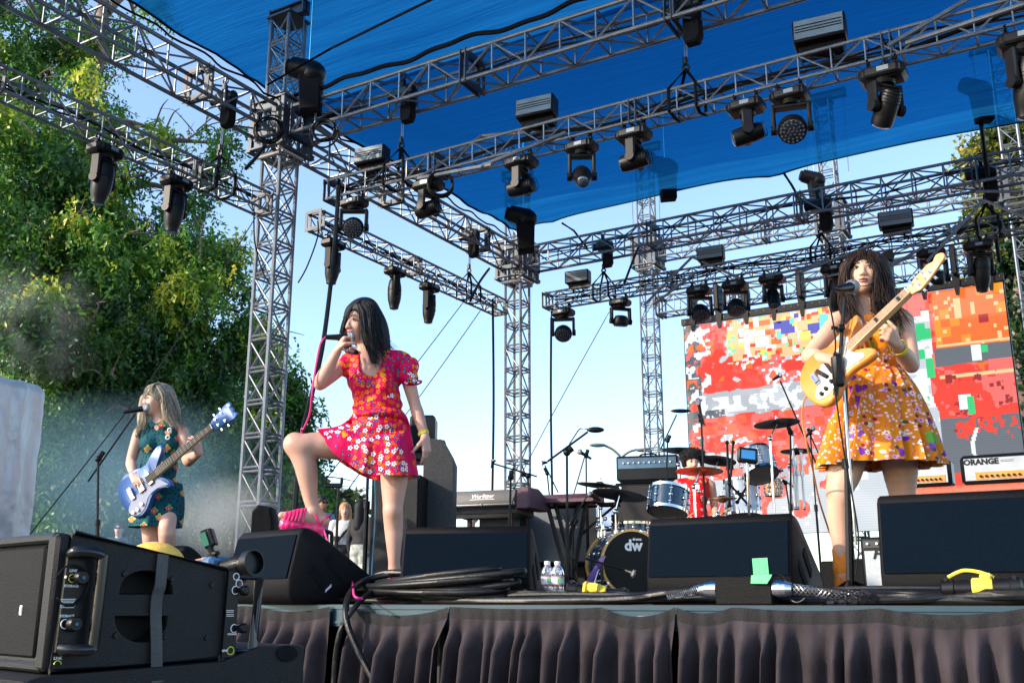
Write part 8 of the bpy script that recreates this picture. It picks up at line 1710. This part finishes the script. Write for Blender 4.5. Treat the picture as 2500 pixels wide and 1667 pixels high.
cl = [(720, 1240, 34, 45, 40, 2), (770, 1215, 34, 40, 38, 2, .8), (810, 1235, 34, 45, 40, 2), (845, 1255, 34, 30, 28, 1.5, .7), (690, 1280, 34, 60, 30, 2), (800, 1285, 34, 70, 30, 2)]
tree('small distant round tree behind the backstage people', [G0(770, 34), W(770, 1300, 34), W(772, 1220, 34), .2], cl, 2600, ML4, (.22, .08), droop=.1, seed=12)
cl = [(2440, 380, 25, 70, 70, 1.6, .5), (2470, 470, 25, 60, 80, 1.6, .7), (2430, 560, 25, 50, 70, 1.3, .6), (2490, 330, 25, 50, 60, 1.3, .6), (2480, 620, 25, 60, 80, 1.5), (2500, 760, 25, 60, 120, 1.5), (2510, 950, 25, 60, 130, 1.6), (2500, 1090, 25, 60, 90, 1.6)]
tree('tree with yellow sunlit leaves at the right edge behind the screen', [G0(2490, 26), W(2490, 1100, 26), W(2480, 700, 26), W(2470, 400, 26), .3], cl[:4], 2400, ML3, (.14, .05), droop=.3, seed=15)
tree('dark narrow tree beside the right edge of the screen', [G0(2500, 24.6), W(2495, 1100, 24.6), W(2485, 700, 24.6), W(2480, 560, 24.6), .25], cl[4:], 4200, ML2, (.14, .05), droop=.4, seed=16)

# ================= stage smoke =================
def smoke(label, u, v, R, rx, ry, rz, dens, col, sc, thr, seed):
    m = bpy.data.materials.new('thin smoke'); m.use_nodes = True; n, l = m.node_tree.nodes, m.node_tree.links; n.remove(n['Principled BSDF']); out = n['Material Output']; pv = n.new('ShaderNodeVolumePrincipled'); pv.inputs['Color'].default_value = col + (1,); pv.inputs['Anisotropy'].default_value = -.35
    tc = n.new('ShaderNodeTexCoord'); mp = n.new('ShaderNodeMapping'); mp.inputs['Location'].default_value = (seed, seed * 2, 0); nz = n.new('ShaderNodeTexNoise'); nz.inputs['Scale'].default_value = sc; nz.inputs['Detail'].default_value = 3; nz.inputs['Distortion'].default_value = .6; l.new(tc.outputs['Object'], mp.inputs[0]); l.new(mp.outputs[0], nz.inputs['Vector'])
    ln = n.new('ShaderNodeVectorMath'); ln.operation = 'LENGTH'; sc_ = n.new('ShaderNodeVectorMath'); sc_.operation = 'DIVIDE'; sc_.inputs[1].default_value = (rx, ry, rz); l.new(tc.outputs['Object'], sc_.inputs[0]); l.new(sc_.outputs[0], ln.inputs[0])
    f = n.new('ShaderNodeMapRange'); f.inputs[1].default_value = .2; f.inputs[2].default_value = 1.0; f.inputs[3].default_value = 1; f.inputs[4].default_value = 0; l.new(ln.outputs['Value'], f.inputs[0])
    g = n.new('ShaderNodeMapRange'); g.inputs[1].default_value = thr; g.inputs[2].default_value = thr + .3; g.inputs[3].default_value = 0; g.inputs[4].default_value = dens; l.new(nz.outputs['Fac'], g.inputs[0])
    x = n.new('ShaderNodeMath'); x.operation = 'MULTIPLY'; l.new(f.outputs[0], x.inputs[0]); l.new(g.outputs[0], x.inputs[1]); l.new(x.outputs[0], pv.inputs['Density']); l.new(pv.outputs[0], out.inputs['Volume'])
    k = MB(); c = W(u, v, R); k.ell((0, 0, 0), (rx, ry, rz), None, 20, 12); o = link_mesh('smoke', k.v, k.f, m, None, None); o.location = c; o.rotation_euler = (0, 0, YAW); tag(o, label, 'smoke', 'drifting stage smoke', 'stuff')
smoke('pale smoke drifting before the big tree at the left edge', 90, 780, 15, 1.9, .8, 1.1, .9, (1, 1, 1), 1.1, .50, 3.0)
smoke('bluish smoke bank low behind the blonde bassist', 260, 1200, 13, 2.9, 1.6, 1.35, .36, (.45, .78, 1), .5, .30, 7.0)
smoke('white smoke cloud right of the bassist legs', 545, 1270, 11.5, .75, .7, .55, 1.0, (1, 1, 1), 1.3, .30, 5.0)
